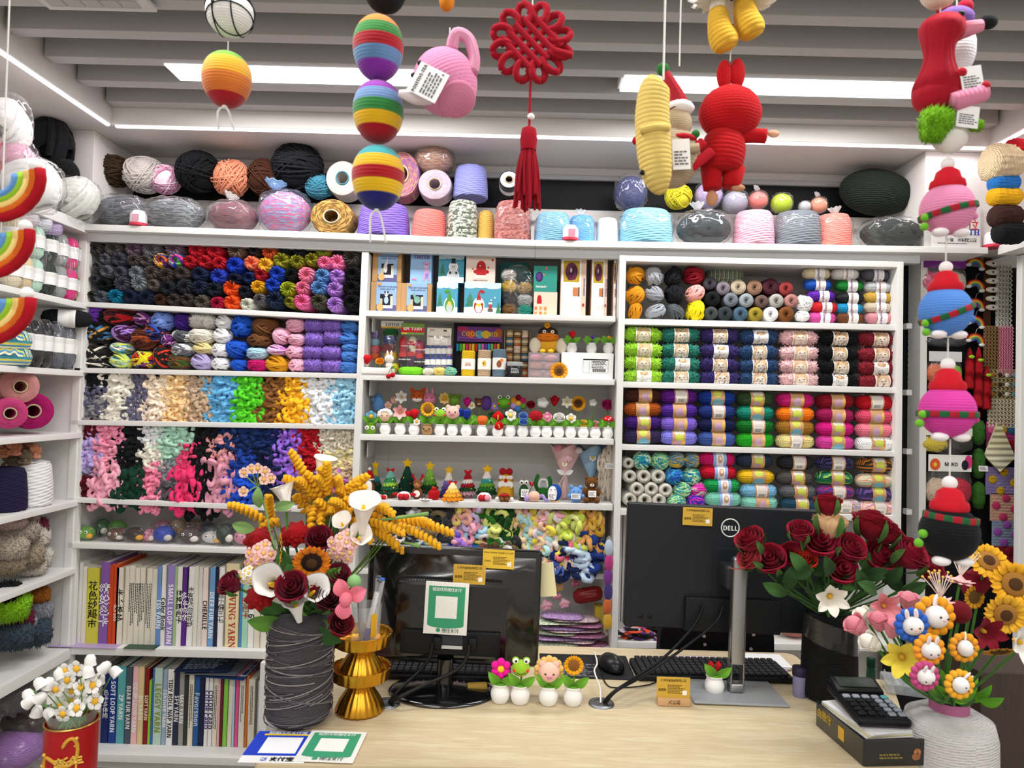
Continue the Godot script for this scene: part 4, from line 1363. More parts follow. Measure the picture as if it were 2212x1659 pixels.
func calla_mesh()->ArrayMesh:    # a funnel about y with one side drawn out, height about 1
	if not kit.has("calla"):
		var s=Shape.new()
		for side in [1.0,-1.0]:
			var first=s.v.size()
			for j in 13:
				var w=j/12.0
				for k in 25:
					var a: float=(k/24.0*TAU-PI)*side
					var r=0.08+0.13*w+0.22*pow(w,3.0)*(1.0+0.5*cos(a+PI))+0.02*pow(w,6.0)*sin(a*5.0)
					var y=w*0.9+0.30*pow(w,5.0)*(0.5-0.5*cos(a))-0.12*pow(w,12.0)
					r+=0.012*side
					s.put(V(sin(a)*r,y,cos(a)*r),a*0.02,w*0.1)
			s.weave(first,25,13)
		kit["calla"]=s.mesh()
	return kit["calla"]
func star_mesh()->ArrayMesh:
	if not kit.has("star"):
		var s=Shape.new()
		var o=PackedVector2Array()
		for k in 10:
			var r=1.0 if k%2==0 else 0.48
			o.append(Vector2(sin(TAU*k/10)*r,cos(TAU*k/10)*r))
		s.xf=Transform3D(Basis(),V(0,0,-0.15))
		s.slab(o,0.3)
		kit["star"]=s.mesh()
	return kit["star"]
func heart_mesh()->ArrayMesh:
	if not kit.has("heart"):
		var s=Shape.new()
		for side in [-1.0,1.0]:
			var p=[]
			var r=[]
			for j in 9:
				var w=j/8.0
				p.append(V(side*0.48*(1.0-pow(w,1.5))*(1.0 if w>0.05 else 0.9),0.45-1.25*w+0.1,0))
				r.append(0.52*pow(1.0-w,0.7)+0.03 if j>0 else 0.3)
			p.push_front(V(side*0.46,0.75,0))
			r.push_front(0.08)
			s.tube(p,r,12,true,0.7)
		kit["heart"]=s.mesh()
	return kit["heart"]
func ruffle_mesh(n:=14,amp:=0.12)->ArrayMesh:      # wavy skirt tier: radius 1 at the foot, 0.45 at the top, height 0.7
	var key="ruffle%d"%n
	if not kit.has(key):
		var s=Shape.new()
		s.lathe([Vector2(0.05,0.06),Vector2(0.6,0.04),Vector2(0.92,-0.02),Vector2(1.0,0.02),Vector2(0.95,0.1),Vector2(0.8,0.28),Vector2(0.62,0.48),Vector2(0.45,0.68),Vector2(0.02,0.72)],n*4,func(a,j,q):
			var k=smoothstep(0.5,1.0,q.x)
			return Vector2(q.x*(1.0+amp*k*sin(a*n)),q.y+0.10*k*sin(a*n+1.2)))
		kit[key]=s.mesh()
	return kit[key]
func knit(hex: String)->StandardMaterial3D:
	return mat(hex,0.95,"knit")
func eyes(under: Node,p: Vector3,gap: float,r: float,white:=0.0)->void:
	for s in [-1.0,1.0]:
		if white>0:
			bead(under,"eye_white",p+V(s*gap,0,-r*0.2),V(white,white,white*0.4),mat("f4f4f2",0.5))
		bead(under,"eye",p+V(s*gap,0,r*0.5),r,mat("0c0c0e",0.15,"gloss"))
# a flower or toy head of radius r at p (its own node space), facing z
func head(o: Node3D,kind: String,p: Vector3,r: float,c1: String,c2:="f2b830",turn:=Basis())->void:
	var xf=func(s): return Transform3D(turn*Basis().scaled(s if s is Vector3 else Vector3.ONE*s),p)
	var B=ball_mesh(Vector3.ONE,18,12)
	match kind:
		"daisy","daisy8","blossom":
			var n: int={"daisy": 6,"daisy8": 8,"blossom": 5}[kind]
			var b=part(o,"bloom",B,knit(c2),xf.call(V(r*0.36,r*0.36,r*0.22)))
			for k in n:
				var a=TAU*k/n
				part(b,"petal",leaf_mesh(0.62,0.1,1.25),knit(c1),Transform3D(Basis(V(0,0,1),a)*Basis().scaled(V({5: 3.6,6: 3.1,8: 2.5}[n],2.0,2.4)),Basis(V(0,0,1),a)*V(0,0.65,-0.2)))
		"puff":          # round bead petals
			var b=part(o,"bloom",B,knit(c2),xf.call(V(r*0.34,r*0.34,r*0.3)))
			for k in 6:
				var a=TAU*k/6
				bead(b,"petal",V(sin(a)*1.75,cos(a)*1.75,-0.1),1.05,knit(c1 if c1!="rainbow" else ["8a1424","d83070","6a9a3a","4a86d8","b898d8","f0a030"][k]))
		"sun":
			var b=part(o,"bloom",disc_mesh(),knit(c2),xf.call(V(r*0.52,r*0.52,r*0.5)))
			if r>0.03: bead(b,"seed_heart",V(0,0,0.22),V(0.55,0.55,0.12),knit("4a3018"))
			for lay in 2:
				for k in 12:
					var a=TAU*(k+0.5*lay)/12
					part(b,"petal",leaf_mesh(0.5,0.1,1.1),knit(c1),Transform3D(Basis(V(0,0,1),a)*Basis(Vector3.RIGHT,0.15)*Basis().scaled(V(1.15,1.05,1.2)),Basis(V(0,0,1),a)*V(0,0.85,-0.1-0.1*lay)))
		"lily":
			var b=part(o,"bloom",B,knit(c2),xf.call(V(r*0.12,r*0.12,r*0.3)))
			for k in 6:
				var a=TAU*k/6
				part(b,"petal",leaf_mesh(0.62,0.16,1.0),knit(c1),Transform3D(Basis(V(0,0,1),a)*Basis(Vector3.RIGHT,0.35)*Basis().scaled(V(7.5,7.5,2.6)),Basis(V(0,0,1),a)*V(0,0.6,-0.3)))
		"tulip":
			var b=part(o,"bloom",B,knit(c1),xf.call(V(r*0.6,r*0.85,r*0.6)))
			for k in 4:
				part(b,"petal",cup_petal(),knit(c1),Transform3D(Basis(Vector3.UP,TAU*k/4+0.3)*Basis().scaled(V(1.35,1.35,1.35)),V(0,0.1,0)))
		"rose":
			rose_bloom(o,Transform3D(turn*Basis(Vector3.RIGHT,0.9)*Basis().scaled(Vector3.ONE*r),p),c1,5)
		"carnation":
			for j in 3:
				part(o,"petal_ruffle",ruffle_mesh(9),knit(c1),Transform3D(turn*Basis(Vector3.RIGHT,0.8-0.1*j)*Basis(Vector3.UP,j)*Basis().scaled(Vector3.ONE*r*(1.0-0.22*j)),p+turn*V(0,0.1*j,0.25*j)*r))
		"frog":
			var b=part(o,"face",B,knit(c1),xf.call(V(r,r*0.88,r*0.85)))
			for s in [-1.0,1.0]:
				var e=bead(b,"eye_mound",V(s*0.6,0.95,0.1),V(0.42,0.44,0.4),knit(c1))
				bead(e,"eye_white",V(0,0.05,0.7),V(0.8,0.8,0.4),mat("f6f6f2",0.4))
				bead(e,"pupil",V(-0.1*s,0.05,1.05),V(0.34,0.34,0.15),mat("101012",0.2))
				bead(b,"cheek",V(s*0.72,-0.12,0.72),V(0.2,0.18,0.12),knit("e8402c"))
			part(b,"mouth",tubed(smooth([V(-0.5,-0.3,0.85),V(0,-0.52,0.88),V(0.5,-0.3,0.85)],5),0.035,5),mat("1c2a10",0.8))
		"pig","sheep","bunny","bear","fox","face":
			var b=part(o,"face",B,knit(c1),xf.call(V(r,r*0.92,r*0.85)))
			eyes(b,V(0,0.1,0.92),0.38,0.10)
			if kind=="pig":
				var n=bead(b,"snout",V(0,-0.2,0.95),V(0.3,0.24,0.16),knit(c2))
				eyes(n,V(0,0,0.8),0.35,0.22)
				for s in [-1.0,1.0]: bead(b,"ear",V(s*0.62,0.82,0.1),V(0.32,0.34,0.2),knit(c1))
			elif kind=="sheep":
				for k in 14:
					var a=-0.2+3.5*k/13.0
					bead(b,"wool_curl",V(cos(a)*0.82,0.25+sin(a)*0.62,0.1+0.5*(k%2)),0.34,knit("f2f0ec"))
				for s in [-1.0,1.0]: bead(b,"ear",V(s*1.05,-0.15,0.1),V(0.24,0.4,0.2),knit(c1))
			elif kind=="bunny":
				for s in [-1.0,1.0]:
					var e=bead(b,"ear",V(s*0.42,1.35,0),V(0.22,0.62,0.16),knit(c1))
					bead(e,"ear_lining",V(0,-0.05,0.55),V(0.55,0.75,0.5),knit(c2))
				bead(b,"nose",V(0,-0.14,0.98),V(0.1,0.07,0.06),knit("f08a9a"))
			elif kind=="bear":
				bead(b,"snout",V(0,-0.25,0.85),V(0.36,0.3,0.25),knit(c2))
				bead(b,"nose",V(0,-0.14,1.1),V(0.13,0.09,0.06),mat("141210",0.4))
				for s in [-1.0,1.0]: bead(b,"ear",V(s*0.7,0.78,0),V(0.34,0.34,0.2),knit(c1))
			elif kind=="fox":
				bead(b,"muzzle",V(0,-0.42,0.45),V(0.75,0.5,0.5),knit("f4efe6"))
				bead(b,"nose",V(0,-0.25,1.0),0.1,mat("141210",0.4))
				for s in [-1.0,1.0]: part(b,"ear",leaf_mesh(0.8,0.1),knit(c1),Transform3D(Basis(V(0,0,1),-s*0.5)*Basis().scaled(V(0.8,0.95,1.6)),V(s*0.55,0.55,0)))
		"berry":
			var b=part(o,"strawberry",lathed([Vector2(0.01,-1),Vector2(0.35,-0.8),Vector2(0.7,-0.25),Vector2(0.88,0.3),Vector2(0.7,0.75),Vector2(0.3,0.95),Vector2(0.01,0.98)],16),knit(c1),xf.call(r))
			for k in 5:
				var a=TAU*k/5
				part(b,"leaf",leaf_mesh(),knit("4a9a2c"),Transform3D(Basis(Vector3.UP,a)*Basis(Vector3.RIGHT,1.9)*Basis().scaled(Vector3.ONE*0.75),V(0,0.95,0)))
		"pumpkin":
			var s=Shape.new()
			s.lathe([Vector2(0.02,-0.8),Vector2(0.6,-0.75),Vector2(0.95,-0.3),Vector2(1,0.1),Vector2(0.8,0.6),Vector2(0.3,0.75),Vector2(0.02,0.6)],36,func(a,j,q): return Vector2(q.x*(0.92+0.09*absf(cos(a*4.0))),q.y))
			part(o,"pumpkin",s.mesh(),knit(c1),xf.call(r))
		"eggplant":
			part(o,"body",lathed([Vector2(0.01,-1.2),Vector2(0.5,-1.1),Vector2(0.8,-0.6),Vector2(0.82,0.1),Vector2(0.7,0.7),Vector2(0.45,1.0),Vector2(0.01,1.08)],16),knit(c1),xf.call(r))
		"mushroom":
			part(o,"stem",lathed([Vector2(0.35,-1.4),Vector2(0.28,-0.7),Vector2(0.3,0)],12),knit("f0ebe0"),xf.call(r))
			var b=part(o,"cap",lathed([Vector2(0.02,-0.05),Vector2(0.85,-0.15),Vector2(1.0,0.0),Vector2(0.85,0.4),Vector2(0.45,0.7),Vector2(0.01,0.8)],18),knit(c1),xf.call(r))
			for q in [[0.3,0.4,0.8],[-0.45,0.3,0.7],[0.0,0.15,0.95]]: bead(b,"spot",V(q[0],q[1],q[2]),V(0.15,0.13,0.06),knit("f6f2ea"))
		"anthurium":
			var b=part(o,"spathe",leaf_mesh(1.05,0.18,0.8),knit(c1),Transform3D(turn*Basis().scaled(Vector3.ONE*r*2),p-V(0,r,0)))
			part(b,"spadix",tubed([V(0,0.2,0.16),V(0,0.65,0.26)],0.05,6),knit(c2))
		"cactus":
			part(o,"body",B,knit(c1),xf.call(V(r*0.85,r,r*0.8)))
			for s in [-1.0,1.0]: bead(o,"arm",p+V(s*r*0.75,r*0.7,0),V(r*0.3,r*0.4,r*0.3),knit(c1))
		"bird":
			part(o,"body",lathed([Vector2(0.6,-1.2),Vector2(0.85,-0.6),Vector2(0.8,0.0),Vector2(0.55,0.6),Vector2(0.4,1.0),Vector2(0.02,1.25)],16),knit(c1),xf.call(r))
			part(o,"beak",leaf_mesh(0.6,0.2),knit(c1),Transform3D(Basis(V(0,0,1),1.4)*Basis().scaled(Vector3.ONE*r*0.9),p+V(-r*0.2,r*0.3,r*0.2)))
			bead(o,"eye",p+V(r*0.15,r*0.55,r*0.45),r*0.07,mat("0c0c0e",0.2))
		"cotton":
			for k in 5: bead(o,"boll",p+V(cos(k*1.3)*0.45,sin(k*1.3)*0.4,0.1*(k%2))*r,r*0.5,mat("f4f3f0",0.98,"fuzz"))
			for k in 4: part(o,"sepal",leaf_mesh(),knit("7a9a4a"),Transform3D(Basis(V(0,0,1),k*0.6-0.9)*Basis().scaled(Vector3.ONE*r*1.1),p+V(0,-r*0.2,-r*0.2)))
func disc_mesh()->ArrayMesh:         # sunflower heart: rings of crochet, facing z
	if not kit.has("disc"):
		var s=Shape.new()
		s.xf=Transform3D(Basis(Vector3.RIGHT,PI/2),Vector3.ZERO)
		var prof=[Vector2(0.8,-0.25),Vector2(1,-0.1)]
		for j in 12:
			var r=1.0-j/12.0
			prof.append(Vector2(r,0.05+0.22*(1.0-r*r)+(0.05 if j%2 else 0.0)))
		prof.append(Vector2(0.002,0.27))
		s.lathe(prof,24)
		kit["disc"]=s.mesh()
	return kit["disc"]
func stem_and_leaves(o: Node3D,a: Vector3,b: Vector3,hex: String,long: float,n:=2,thick:=0.0022)->void:
	part(o,"stem",tubed([a,(a+b)/2+V(0.002,0,0),b],thick,6),knit(hex))
	for k in n:
		var s=-1.0 if k%2==0 else 1.0
		part(o,"leaf",leaf_mesh(0.5,0.16),knit(hex),Transform3D(Basis(V(0,0,1),-s*(0.75+0.2*k))*Basis(Vector3.RIGHT,0.25)*Basis().scaled(Vector3.ONE*long),a.lerp(b,0.1)+V(0,0,0.004)))
# pot flower standing at base p: pot radius r, head at height above the rim
func pot_flower(p: Vector3,r: float,tall: float,hr: float,kind: String,c1: String,c2: String,label: String,group: String,pot:="f4f3f1",leaves:=2,dx:=0.0)->Node3D:
	var o=thing("potted_crochet_toy",label,"pot plant",p,group)
	part(o,"pot",pot_mesh(),mat(pot,0.35) if pot=="f4f3f1" else knit(pot),ST(Vector3.ONE*r,Vector3.ZERO))
	bead(o,"moss",V(0,r*1.75,0),V(r*0.72,r*0.28,r*0.72),mat("5f9a2a",0.98,"fuzz"))
	var top=V(dx,r*1.9+tall,r*0.2)
	stem_and_leaves(o,V(0,r*1.75,0),top-V(0,hr*0.4,hr*0.3),"6aa832",r*1.9,leaves,r*0.09)
	head(o,kind,top,hr,c1,c2)
	return o
func build_flower_shelf()->void:
	var sc=0.2712
	var k=0
	# back row, raised a little on a step, then the row in front: x, head y, head size, kind, colours
	var back="215 1285 52 bird 5f8fc8 5f8fc8 6a4a30|blue bird head;290 1312 30 blossom f0b8b8 e8c050|pale pink blossom;338 1268 28 blossom e8a8a8 f0d080|dusty pink blossom;400 1245 52 lily f4f2ec e8c040|white lily;525 1240 50 fox d8642a f4efe6|orange fox head;620 1258 46 bunny e88ab0 f4c0d0|pink bunny head;740 1255 46 daisy8 f0cf80 eeb420|yellow smiling flower;820 1272 46 cactus 6f9a34 6f9a34|green cactus;920 1282 40 tulip d0148a d0148a|magenta tulip;955 1312 30 daisy f4f2ee e8c850|small white flower;1015 1290 34 bear 6a4426 d8b890|brown bear head;1072 1290 46 eggplant 5c3a86 5c3a86|purple eggplant;1136 1318 30 daisy 9a78d0 f0d040|violet pansy;1210 1292 48 frog 6ab82e 6ab82e|green frog head;1325 1295 66 puff rainbow f0c050|rainbow petal flower;1425 1310 34 rose a8101c a8101c|dark red rose;1520 1290 46 cotton f4f3f0 f4f3f0|white cotton boll;1615 1272 44 tulip b81420 b81420|red poppy;1712 1285 48 lily f2ecd8 e8d890|cream lily;1802 1296 58 sun eca828 6a4420|large sunflower;1920 1290 32 cotton d8ead0 d8ead0|wrapped green sprig;2035 1312 46 rose d82a86 d82a86|magenta rose"
	for e in back.split(";"):
		var h: PackedStringArray=e.split("|")
		var q: Array=table(h[0])[0]
		var d=FRONT+0.14
		var hr=float(q[2])*sc*mpp(d)*1.12
		var c=P(760+float(q[0])*sc,520+float(q[1])*sc,d)
		var y=shelf_h("C3",c.x)
		pot_flower(V(c.x,y,-d),0.021,c.y-y-0.04,hr,q[3],q[4],q[5],"%s on a stem in the back row of pot flowers"%h[1],"crocheted pot flowers on the shelf","f4f3f1",2)
		k+=1
	# front row: x, head y, head size, kind, colours, pot
	var front="155 1400 46 daisy 6fb4dc e8b83c 6f9e2c|blue flower in a green pot with big eyes;270 1395 48 sheep f2c8a8 f2c8a8 w|cream sheep;390 1365 60 lily f2b0b0 f0d060 w|pink lily;500 1380 38 berry c81420 c81420 w|pair of red strawberries;605 1342 54 sun f0b020 8a5a28 b08a5c|sunflower in a beige smiling pot;705 1385 44 frog 8ac034 8ac034 w|lime frog;805 1370 54 pig f4c0b0 f0909c w|pink pig;915 1380 44 tulip 1c3ca8 1c3ca8 w|deep blue tulip pair;1040 1430 44 pumpkin e0682a e0682a w|orange pumpkin flower;1165 1400 40 anthurium d8141c f0d050 w|red anthurium;1265 1390 46 daisy f4f2ec f0d860 w|white daffodil;1365 1398 34 rose 6a94d8 6a94d8 w|blue rose pair;1465 1395 50 carnation a8121e a8121e w|dark red carnation;1555 1405 40 blossom f490ac f4a8bc w|pink blossom;1650 1415 44 rose f4f2ea f4f2ea w|white rose;1745 1418 42 daisy f6f5f0 f0c040 w|white daisy;1845 1460 32 rose f0c84c f0c84c w|yellow rose;1940 1470 34 rose f2aab8 f2aab8 w|pale pink rose;2040 1430 42 mushroom c81a20 f4f0ea w|red mushroom"
	for e in front.split(";"):
		var h: PackedStringArray=e.split("|")
		var q: Array=table(h[0])[0]
		var d=FRONT+0.035
		var hr=float(q[2])*sc*mpp(d)*1.12
		var c=P(760+float(q[0])*sc,520+float(q[1])*sc,d)
		var y=shelf_h("C3",c.x)
		var r=0.0225
		var plain: bool=q[6]=="w"
		var o=pot_flower(V(c.x,y,-d),r,maxf(0.0,c.y-y-r*1.9),hr,q[3],q[4],q[5],"%s in the front row of pot flowers"%h[1],"crocheted pot flowers on the shelf","f4f3f1" if plain else q[6])
		match q[3]:
			"berry":
				head(o,"berry",V(-0.024,r*3.3,0.0),hr*0.85,"c81420")
				head(o,"daisy",V(0.012,r*2.25,r*0.9),hr*0.7,"f6f4f0","f0a830")
			"tulip":
				head(o,"tulip",V(-0.026,r*3.9,0.0),hr*0.95,q[4],q[5])
			"rose":
				if q[4]=="6a94d8": head(o,"rose",V(0.002,r*2.5,r*0.8),hr,q[4])
			"anthurium":
				head(o,"anthurium",V(0.01,r*1.9,r*1.0),hr*0.8,q[4],q[5],Basis(V(0,0,1),0.3))
				part(o,"dark_leaf",leaf_mesh(0.9,0.15),knit("123c22"),Transform3D(Basis(V(0,0,1),1.0)*Basis().scaled(Vector3.ONE*0.05),V(0,r*2.6,0)))
				part(o,"dark_leaf",leaf_mesh(0.9,0.15),knit("123c22"),Transform3D(Basis(V(0,0,1),-1.4)*Basis().scaled(Vector3.ONE*0.045),V(0,r*2.7,0)))
			"pumpkin":
				part(o,"leaf",leaf_mesh(0.6,0.15),knit("6aa832"),Transform3D(Basis(V(0,0,1),0.7)*Basis().scaled(Vector3.ONE*0.05),V(-0.01,r*1.9,0.005)))
		if not plain:
			eyes(o,V(0,r*1.1,r*0.95),r*0.5,r*0.14,r*0.36 if q[6]=="6f9e2c" else 0.0)
			if q[6]!="6f9e2c":
				part(o,"smile",tubed(smooth([V(-r*0.25,r*0.85,r*0.97),V(0,r*0.72,r),V(r*0.25,r*0.85,r*0.97)],4),r*0.04,5),mat("2a1c10",0.8))
	# three pot flowers on the white carton of the shelf above
	for q in [[1755,748,"tulip","d01822","red tulip bud",0.018],[1910,785,"lily","6a4ab8","violet crocus",0.016],[2045,785,"daisy","f0b820","golden yellow flower",0.014]]:
		var d=FRONT+0.08
		var c=P(760+q[0]*sc,520+q[1]*sc,d)
		var y=P(760+q[0]*sc,520+898*sc,d).y
		pot_flower(V(c.x,y,-d),0.0215,maxf(0.0,c.y-y-0.04),q[5],q[2],q[3],"f0d050","%s in a white pot on the white carton"%q[4],"pot flowers on the carton","f4f3f1",3)
# ---- the middle bay: kits, packets and Christmas toys ----------------------------------------------------------------------
const MX:=760.0
const MS:=0.2712
func front_box(shelf_key: String,x0: float,y0: float,x1: float,y1: float,back: float,deep: float,called: String,label: String,cat: String,hex: String,side:="",oy:=520.0,group:="")->Array:
	# a carton whose front face is measured; returns [node, width, height]
	var d=FRONT+back
	var a=P(MX+x0*MS,oy+y1*MS,d)
	var b=P(MX+x1*MS,oy+y0*MS,d)
	var y=a.y
	if shelf_key:
		y=shelf_h(shelf_key,(a.x+b.x)/2)+0.0005
	var w=b.x-a.x
	var h=b.y-y
	var o=thing(called,label,cat,V((a.x+b.x)/2,y,-d),group)
	part(o,"carton",bx(V(w,h,deep),0.0012),mat(side if side else hex,0.55),at(V(0,h/2,-deep/2)))
	if side:
		part(o,"front_sleeve",bx(V(w*0.99,h*0.99,0.0012),0.0003),mat(hex,0.5),at(V(0,h/2,0.0007)))
	return [o,w,h]
func face(q: Array,z:=0.0015)->Transform3D:
	return at(V(0,q[2]/2,z))
func film_bag(o: Node3D,c: Vector3,r: Vector3,seed_: int,hex:="f4f6f8",rumple:=0.16,kind:="film")->MeshInstance3D:    # crumpled clear bag round c
	var key="bag%d%s"%[seed_%6,rumple]
	if not kit.has(key):
		var f=FastNoiseLite.new()
		f.frequency=1.5
		f.seed=seed_
		f.noise_type=FastNoiseLite.TYPE_CELLULAR
		f.cellular_return_type=FastNoiseLite.RETURN_DISTANCE2_SUB
		f.fractal_octaves=2
		var s=Shape.new()
		var n=30
		var ring=52
		for j in n+1:
			var t=PI*j/n
			for k in ring+1:
				var a=TAU*(k%ring)/ring
				var v=V(sin(t)*sin(a),-cos(t),sin(t)*cos(a))
				var g=1.0+rumple*(f.get_noise_3dv(v*1.7)+0.5)+rumple*0.25*sin(a*9.0+v.y*7.0)
				v=V(signf(v.x)*pow(absf(v.x),0.75),signf(v.y)*pow(absf(v.y),0.8),signf(v.z)*pow(absf(v.z),0.75))
				s.put(v*g)
		s.weave(0,ring+1,n+1)
		kit[key]=s.mesh()
	return part(o,"plastic_bag",kit[key],mat(hex,0.12,kind),ST(r,c))
func build_kits()->void:
	var blue="8fb0d4"
	var toy={"unicorn": "d 40 55 10 16 d8d4d0;d 46 38 6 8 d8d4d0;t 50 26 4 10 e8e4e0","panda": "d 50 40 9 8 f0f0f0;d 50 60 11 12 a8c0dc;d 43 34 4 4 181818;d 57 34 4 4 181818;d 46 40 2 2 181818;d 54 40 2 2 181818","whale": "d 52 56 16 12 7aa89c;d 38 40 6 10 7aa89c;d 62 52 2 2 202020"}
	for e in [["unicorn",212,90,366,325,"",0.05],["panda",198,332,362,556,"C1",0.05],["whale",442,342,606,566,"C1",0.05]]:
		var q=front_box(e[5],e[1]-(52 if e[0]!="whale" else 54),e[2],e[3]+34,e[4],e[6],0.1,"craft_kit_box","kraft and pale blue crochet kit box with a %s picture"%e[0],"box","b98f5e","",520,"pale blue craft kits")
		var o: Node3D=q[0]
		var w: float=q[1]
		var h: float=q[2]
		var f=part(o,"sleeve",bx(V(w*0.66,h*1.002,0.002),0.0004),mat(blue,0.5),at(V(w*0.02,h/2,0.0012)))
		artwork(f,"printed_front",w*0.66,h,"r 50 88 100 24 5a5a86;r 50 62 62 44 1c1a28;r 76 66 12 40 cfc6ac;r 24 70 14 30 bcb49c;r 52 82 60 10 dcdcdc;%s;d 20 84 17 12 d8a468;r 14 7 18 8 c89a5c"%toy[e[0]].replace(";",";"),at(V(0,0,0.0012)))
		part(f,"lettering",words("CROCHET YOUR OWN",0.0075),mat("56607a",0.6),at(V(0.004,h*0.34,0.0018)))
		part(f,"lettering",words("YARN CRAFT KIT",0.0075),mat("56607a",0.6),at(V(0.004,h*0.26,0.0018)))
	var q=front_box("",462,98,640,340,0.05,0.1,"craft_kit_box","light blue craft kit box with a lilac calf toy picture","box","8fb8e0","a4c6e6")
	part(q[0],"lettering",words("TWISB",0.021),mat("7a5a9c",0.6),at(V(q[1]*0.02,q[2]*0.85,0.0022)))
	artwork(q[0],"printed_front",q[1],q[2],"d 74 40 14 11 cfa4cc;d 62 34 6 4 c294c0;d 88 34 6 4 c294c0;d 74 46 8 6 e0c0dc;d 70 38 2 2 302030;d 80 38 2 2 302030;d 76 66 13 17 cda0ca;d 64 84 5 9 c294c0;d 86 84 5 9 c294c0;d 78 74 8 8 8a78c0;d 40 50 3 3 f0b0b8;r 20 86 22 5 d888b8",face(q,0.0016))
	var snow="r 50 50 100 100 4f9cb4;r 50 92 100 24 eef2f4;d 30 92 40 14 f6f8fa;d 15 8 26 12 c8dce4;d 45 4 26 14 dce8ee;d 78 8 28 13 c8dce4;t 16 62 26 28 3c7a5c;t 16 46 20 26 44866a"
	q=front_box("",688,106,898,332,0.06,0.1,"craft_kit_box","turquoise winter kit box with a snowman in a top hat","box","4f9cb4","3a88a8")
	artwork(q[0],"printed_front",q[1],q[2],snow+";d 58 76 24 23 fafafa;d 58 46 18 18 fafafa;d 58 77 20 19 dfe2e2;d 58 46 14 14 e4e6e6;r 58 32 22 4 20242a;r 58 24 15 14 20242a;d 54 44 2 2 181818;d 62 44 2 2 181818;d 58 49 4 2 e89030;d 46 66 4 5 303438;d 70 66 4 5 303438",face(q,0.0016))
	q=front_box("C1",672,336,846,576,0.03,0.1,"craft_kit_box","turquoise winter kit box with a green gnome picture","box","4f9cb4","3a9cc0")
	artwork(q[0],"printed_front",q[1],q[2],snow+";d 62 74 27 26 fafafa;d 62 76 23 23 5a9a3a;t 62 46 34 44 4f9230;d 52 28 8 5 4f9230;d 44 30 6 5 4f9230;d 62 82 15 16 b8bcbc;d 62 68 9 7 e8c060",face(q,0.0016))
	q=front_box("C1",892,338,1190,580,0.03,0.1,"craft_kit_box","wide turquoise winter kit box with a red hatted gnome","box","4f9cb4","3a9cc0")
	artwork(q[0],"printed_front",q[1],q[2],snow+";d 40 74 16 26 fafafa;d 40 76 13 23 a83a34;t 40 50 21 46 b02c34;d 46 28 5 5 b02c34;d 51 30 4 5 b02c34;d 40 82 9 15 e8e8e8;d 40 70 6 8 f0c828;d 40 62 11 6 f0ece4;r 72 74 8 24 c03a44;r 72 88 14 10 5a5a4a;r 72 66 10 6 e8e4e0;t 94 80 14 40 3c7a5c;d 84 48 2 3 f0f4f8;d 74 56 2 3 f0f4f8",face(q,0.0016))
	q=front_box("",905,132,1146,338,0.04,0.09,"craft_kit_box","pale beige kit box with a red dinosaur toy picture","box","e2cdbf","d8c0b0")
	artwork(q[0],"printed_front",q[1],q[2],"d 52 34 15 19 b42026;r 52 52 32 32 b42026;d 34 56 8 7 b42026;d 71 56 8 7 b42026;d 48 34 3 2 e8d8d0;d 90 12 4 5 c83a30;d 24 46 3 3 c83a30;d 76 40 3 4 c83a30",face(q,0.0016))
	part(q[0],"lettering",words("TWISBAY",0.009),mat("f8f4f0",0.6),at(V(0,q[2]*0.22,0.002)))
	part(q[0],"lettering",words("LEARN TO CROCHET KIT",0.005),mat("7a4a40",0.6),at(V(0,q[2]*0.12,0.002)))
	q=front_box("C1",1172,175,1405,595,0.15,0.02,"craft_kit_box","flat teal card box behind the bag of glitter balls","box","3f8a86")
	# clear bag with eight glitter balls
	var d=FRONT+0.06
	var bag=thing("bag_of_glitter_yarn","clear bag holding eight glitter yarn balls in two columns","bag",on_shelf("C1",MX+1318*MS,675))
	var cols=["c8c4bc","12403e","c8a028","a8884c","141416","b0b2b4","7a5428","1c8a78"]
	for k in 8:
		var c=P(MX+[1252,1378][k%2]*MS,520+([275,370,465,545][k/2]+(8 if k%2 else 0))*MS,d)
		part(bag,"glitter_ball",wound_mesh(k%4,30,0.07),mat(cols[k],0.35,"wind"),ST(V(0.029,0.025,0.028),c-bag.position))
	film_bag(bag,V(0,0.098,0),V(0.066,0.102,0.036),3,"f6f8fa",0.1)
	q=front_box("",1445,203,1638,408,0.04,0.09,"craft_kit_box","small teal kit box with a purple toy picture","box","2f8f80","2a8274")
	artwork(q[0],"printed_front",q[1],q[2],"d 24 42 16 20 3a2458;d 22 40 10 14 5a3a84;d 16 50 5 7 4a2c70;d 54 10 5 5 e86a58;d 44 34 3 4 d8884a",face(q,0.0016))
	part(q[0],"lettering",words("TWISBAY",0.010),mat("f0f4f2",0.6),at(V(-q[1]*0.18,q[2]*0.2,0.002)))
	q=front_box("C1",1445,410,1638,600,0.04,0.09,"craft_kit_box","small beige kit box with a red toy and orange icons","box","e4cdb8","d8bfa8")
	artwork(q[0],"printed_front",q[1],q[2],"d 24 28 9 14 b42026;r 24 40 20 20 b42026;r 10 70 11 14 d07a3c;r 30 70 11 14 e09a5c;r 50 70 11 14 d88a4c;r 10 90 11 12 e09a5c;r 30 90 11 12 d07a3c;r 50 90 11 12 e0a060",face(q,0.0016))
	var flower="r 42 50 76 96 f2f1ee;r 42 24 62 36 b89a2c;d 42 24 24 15 5c2440;d 30 20 9 7 6e2c4c;d 54 20 9 7 4a1c38;d 34 32 9 7 502038;d 52 31 9 7 6a2a48;d 42 24 10 7 3c1830;d 40 22 4 4 c8c0c4;r 62 58 26 14 c07a4c;r 72 58 5 16 5a4a44;d 18 84 9 5 d8d6d2;d 44 84 9 5 d8d6d2;d 70 83 9 5 d8d6d2"
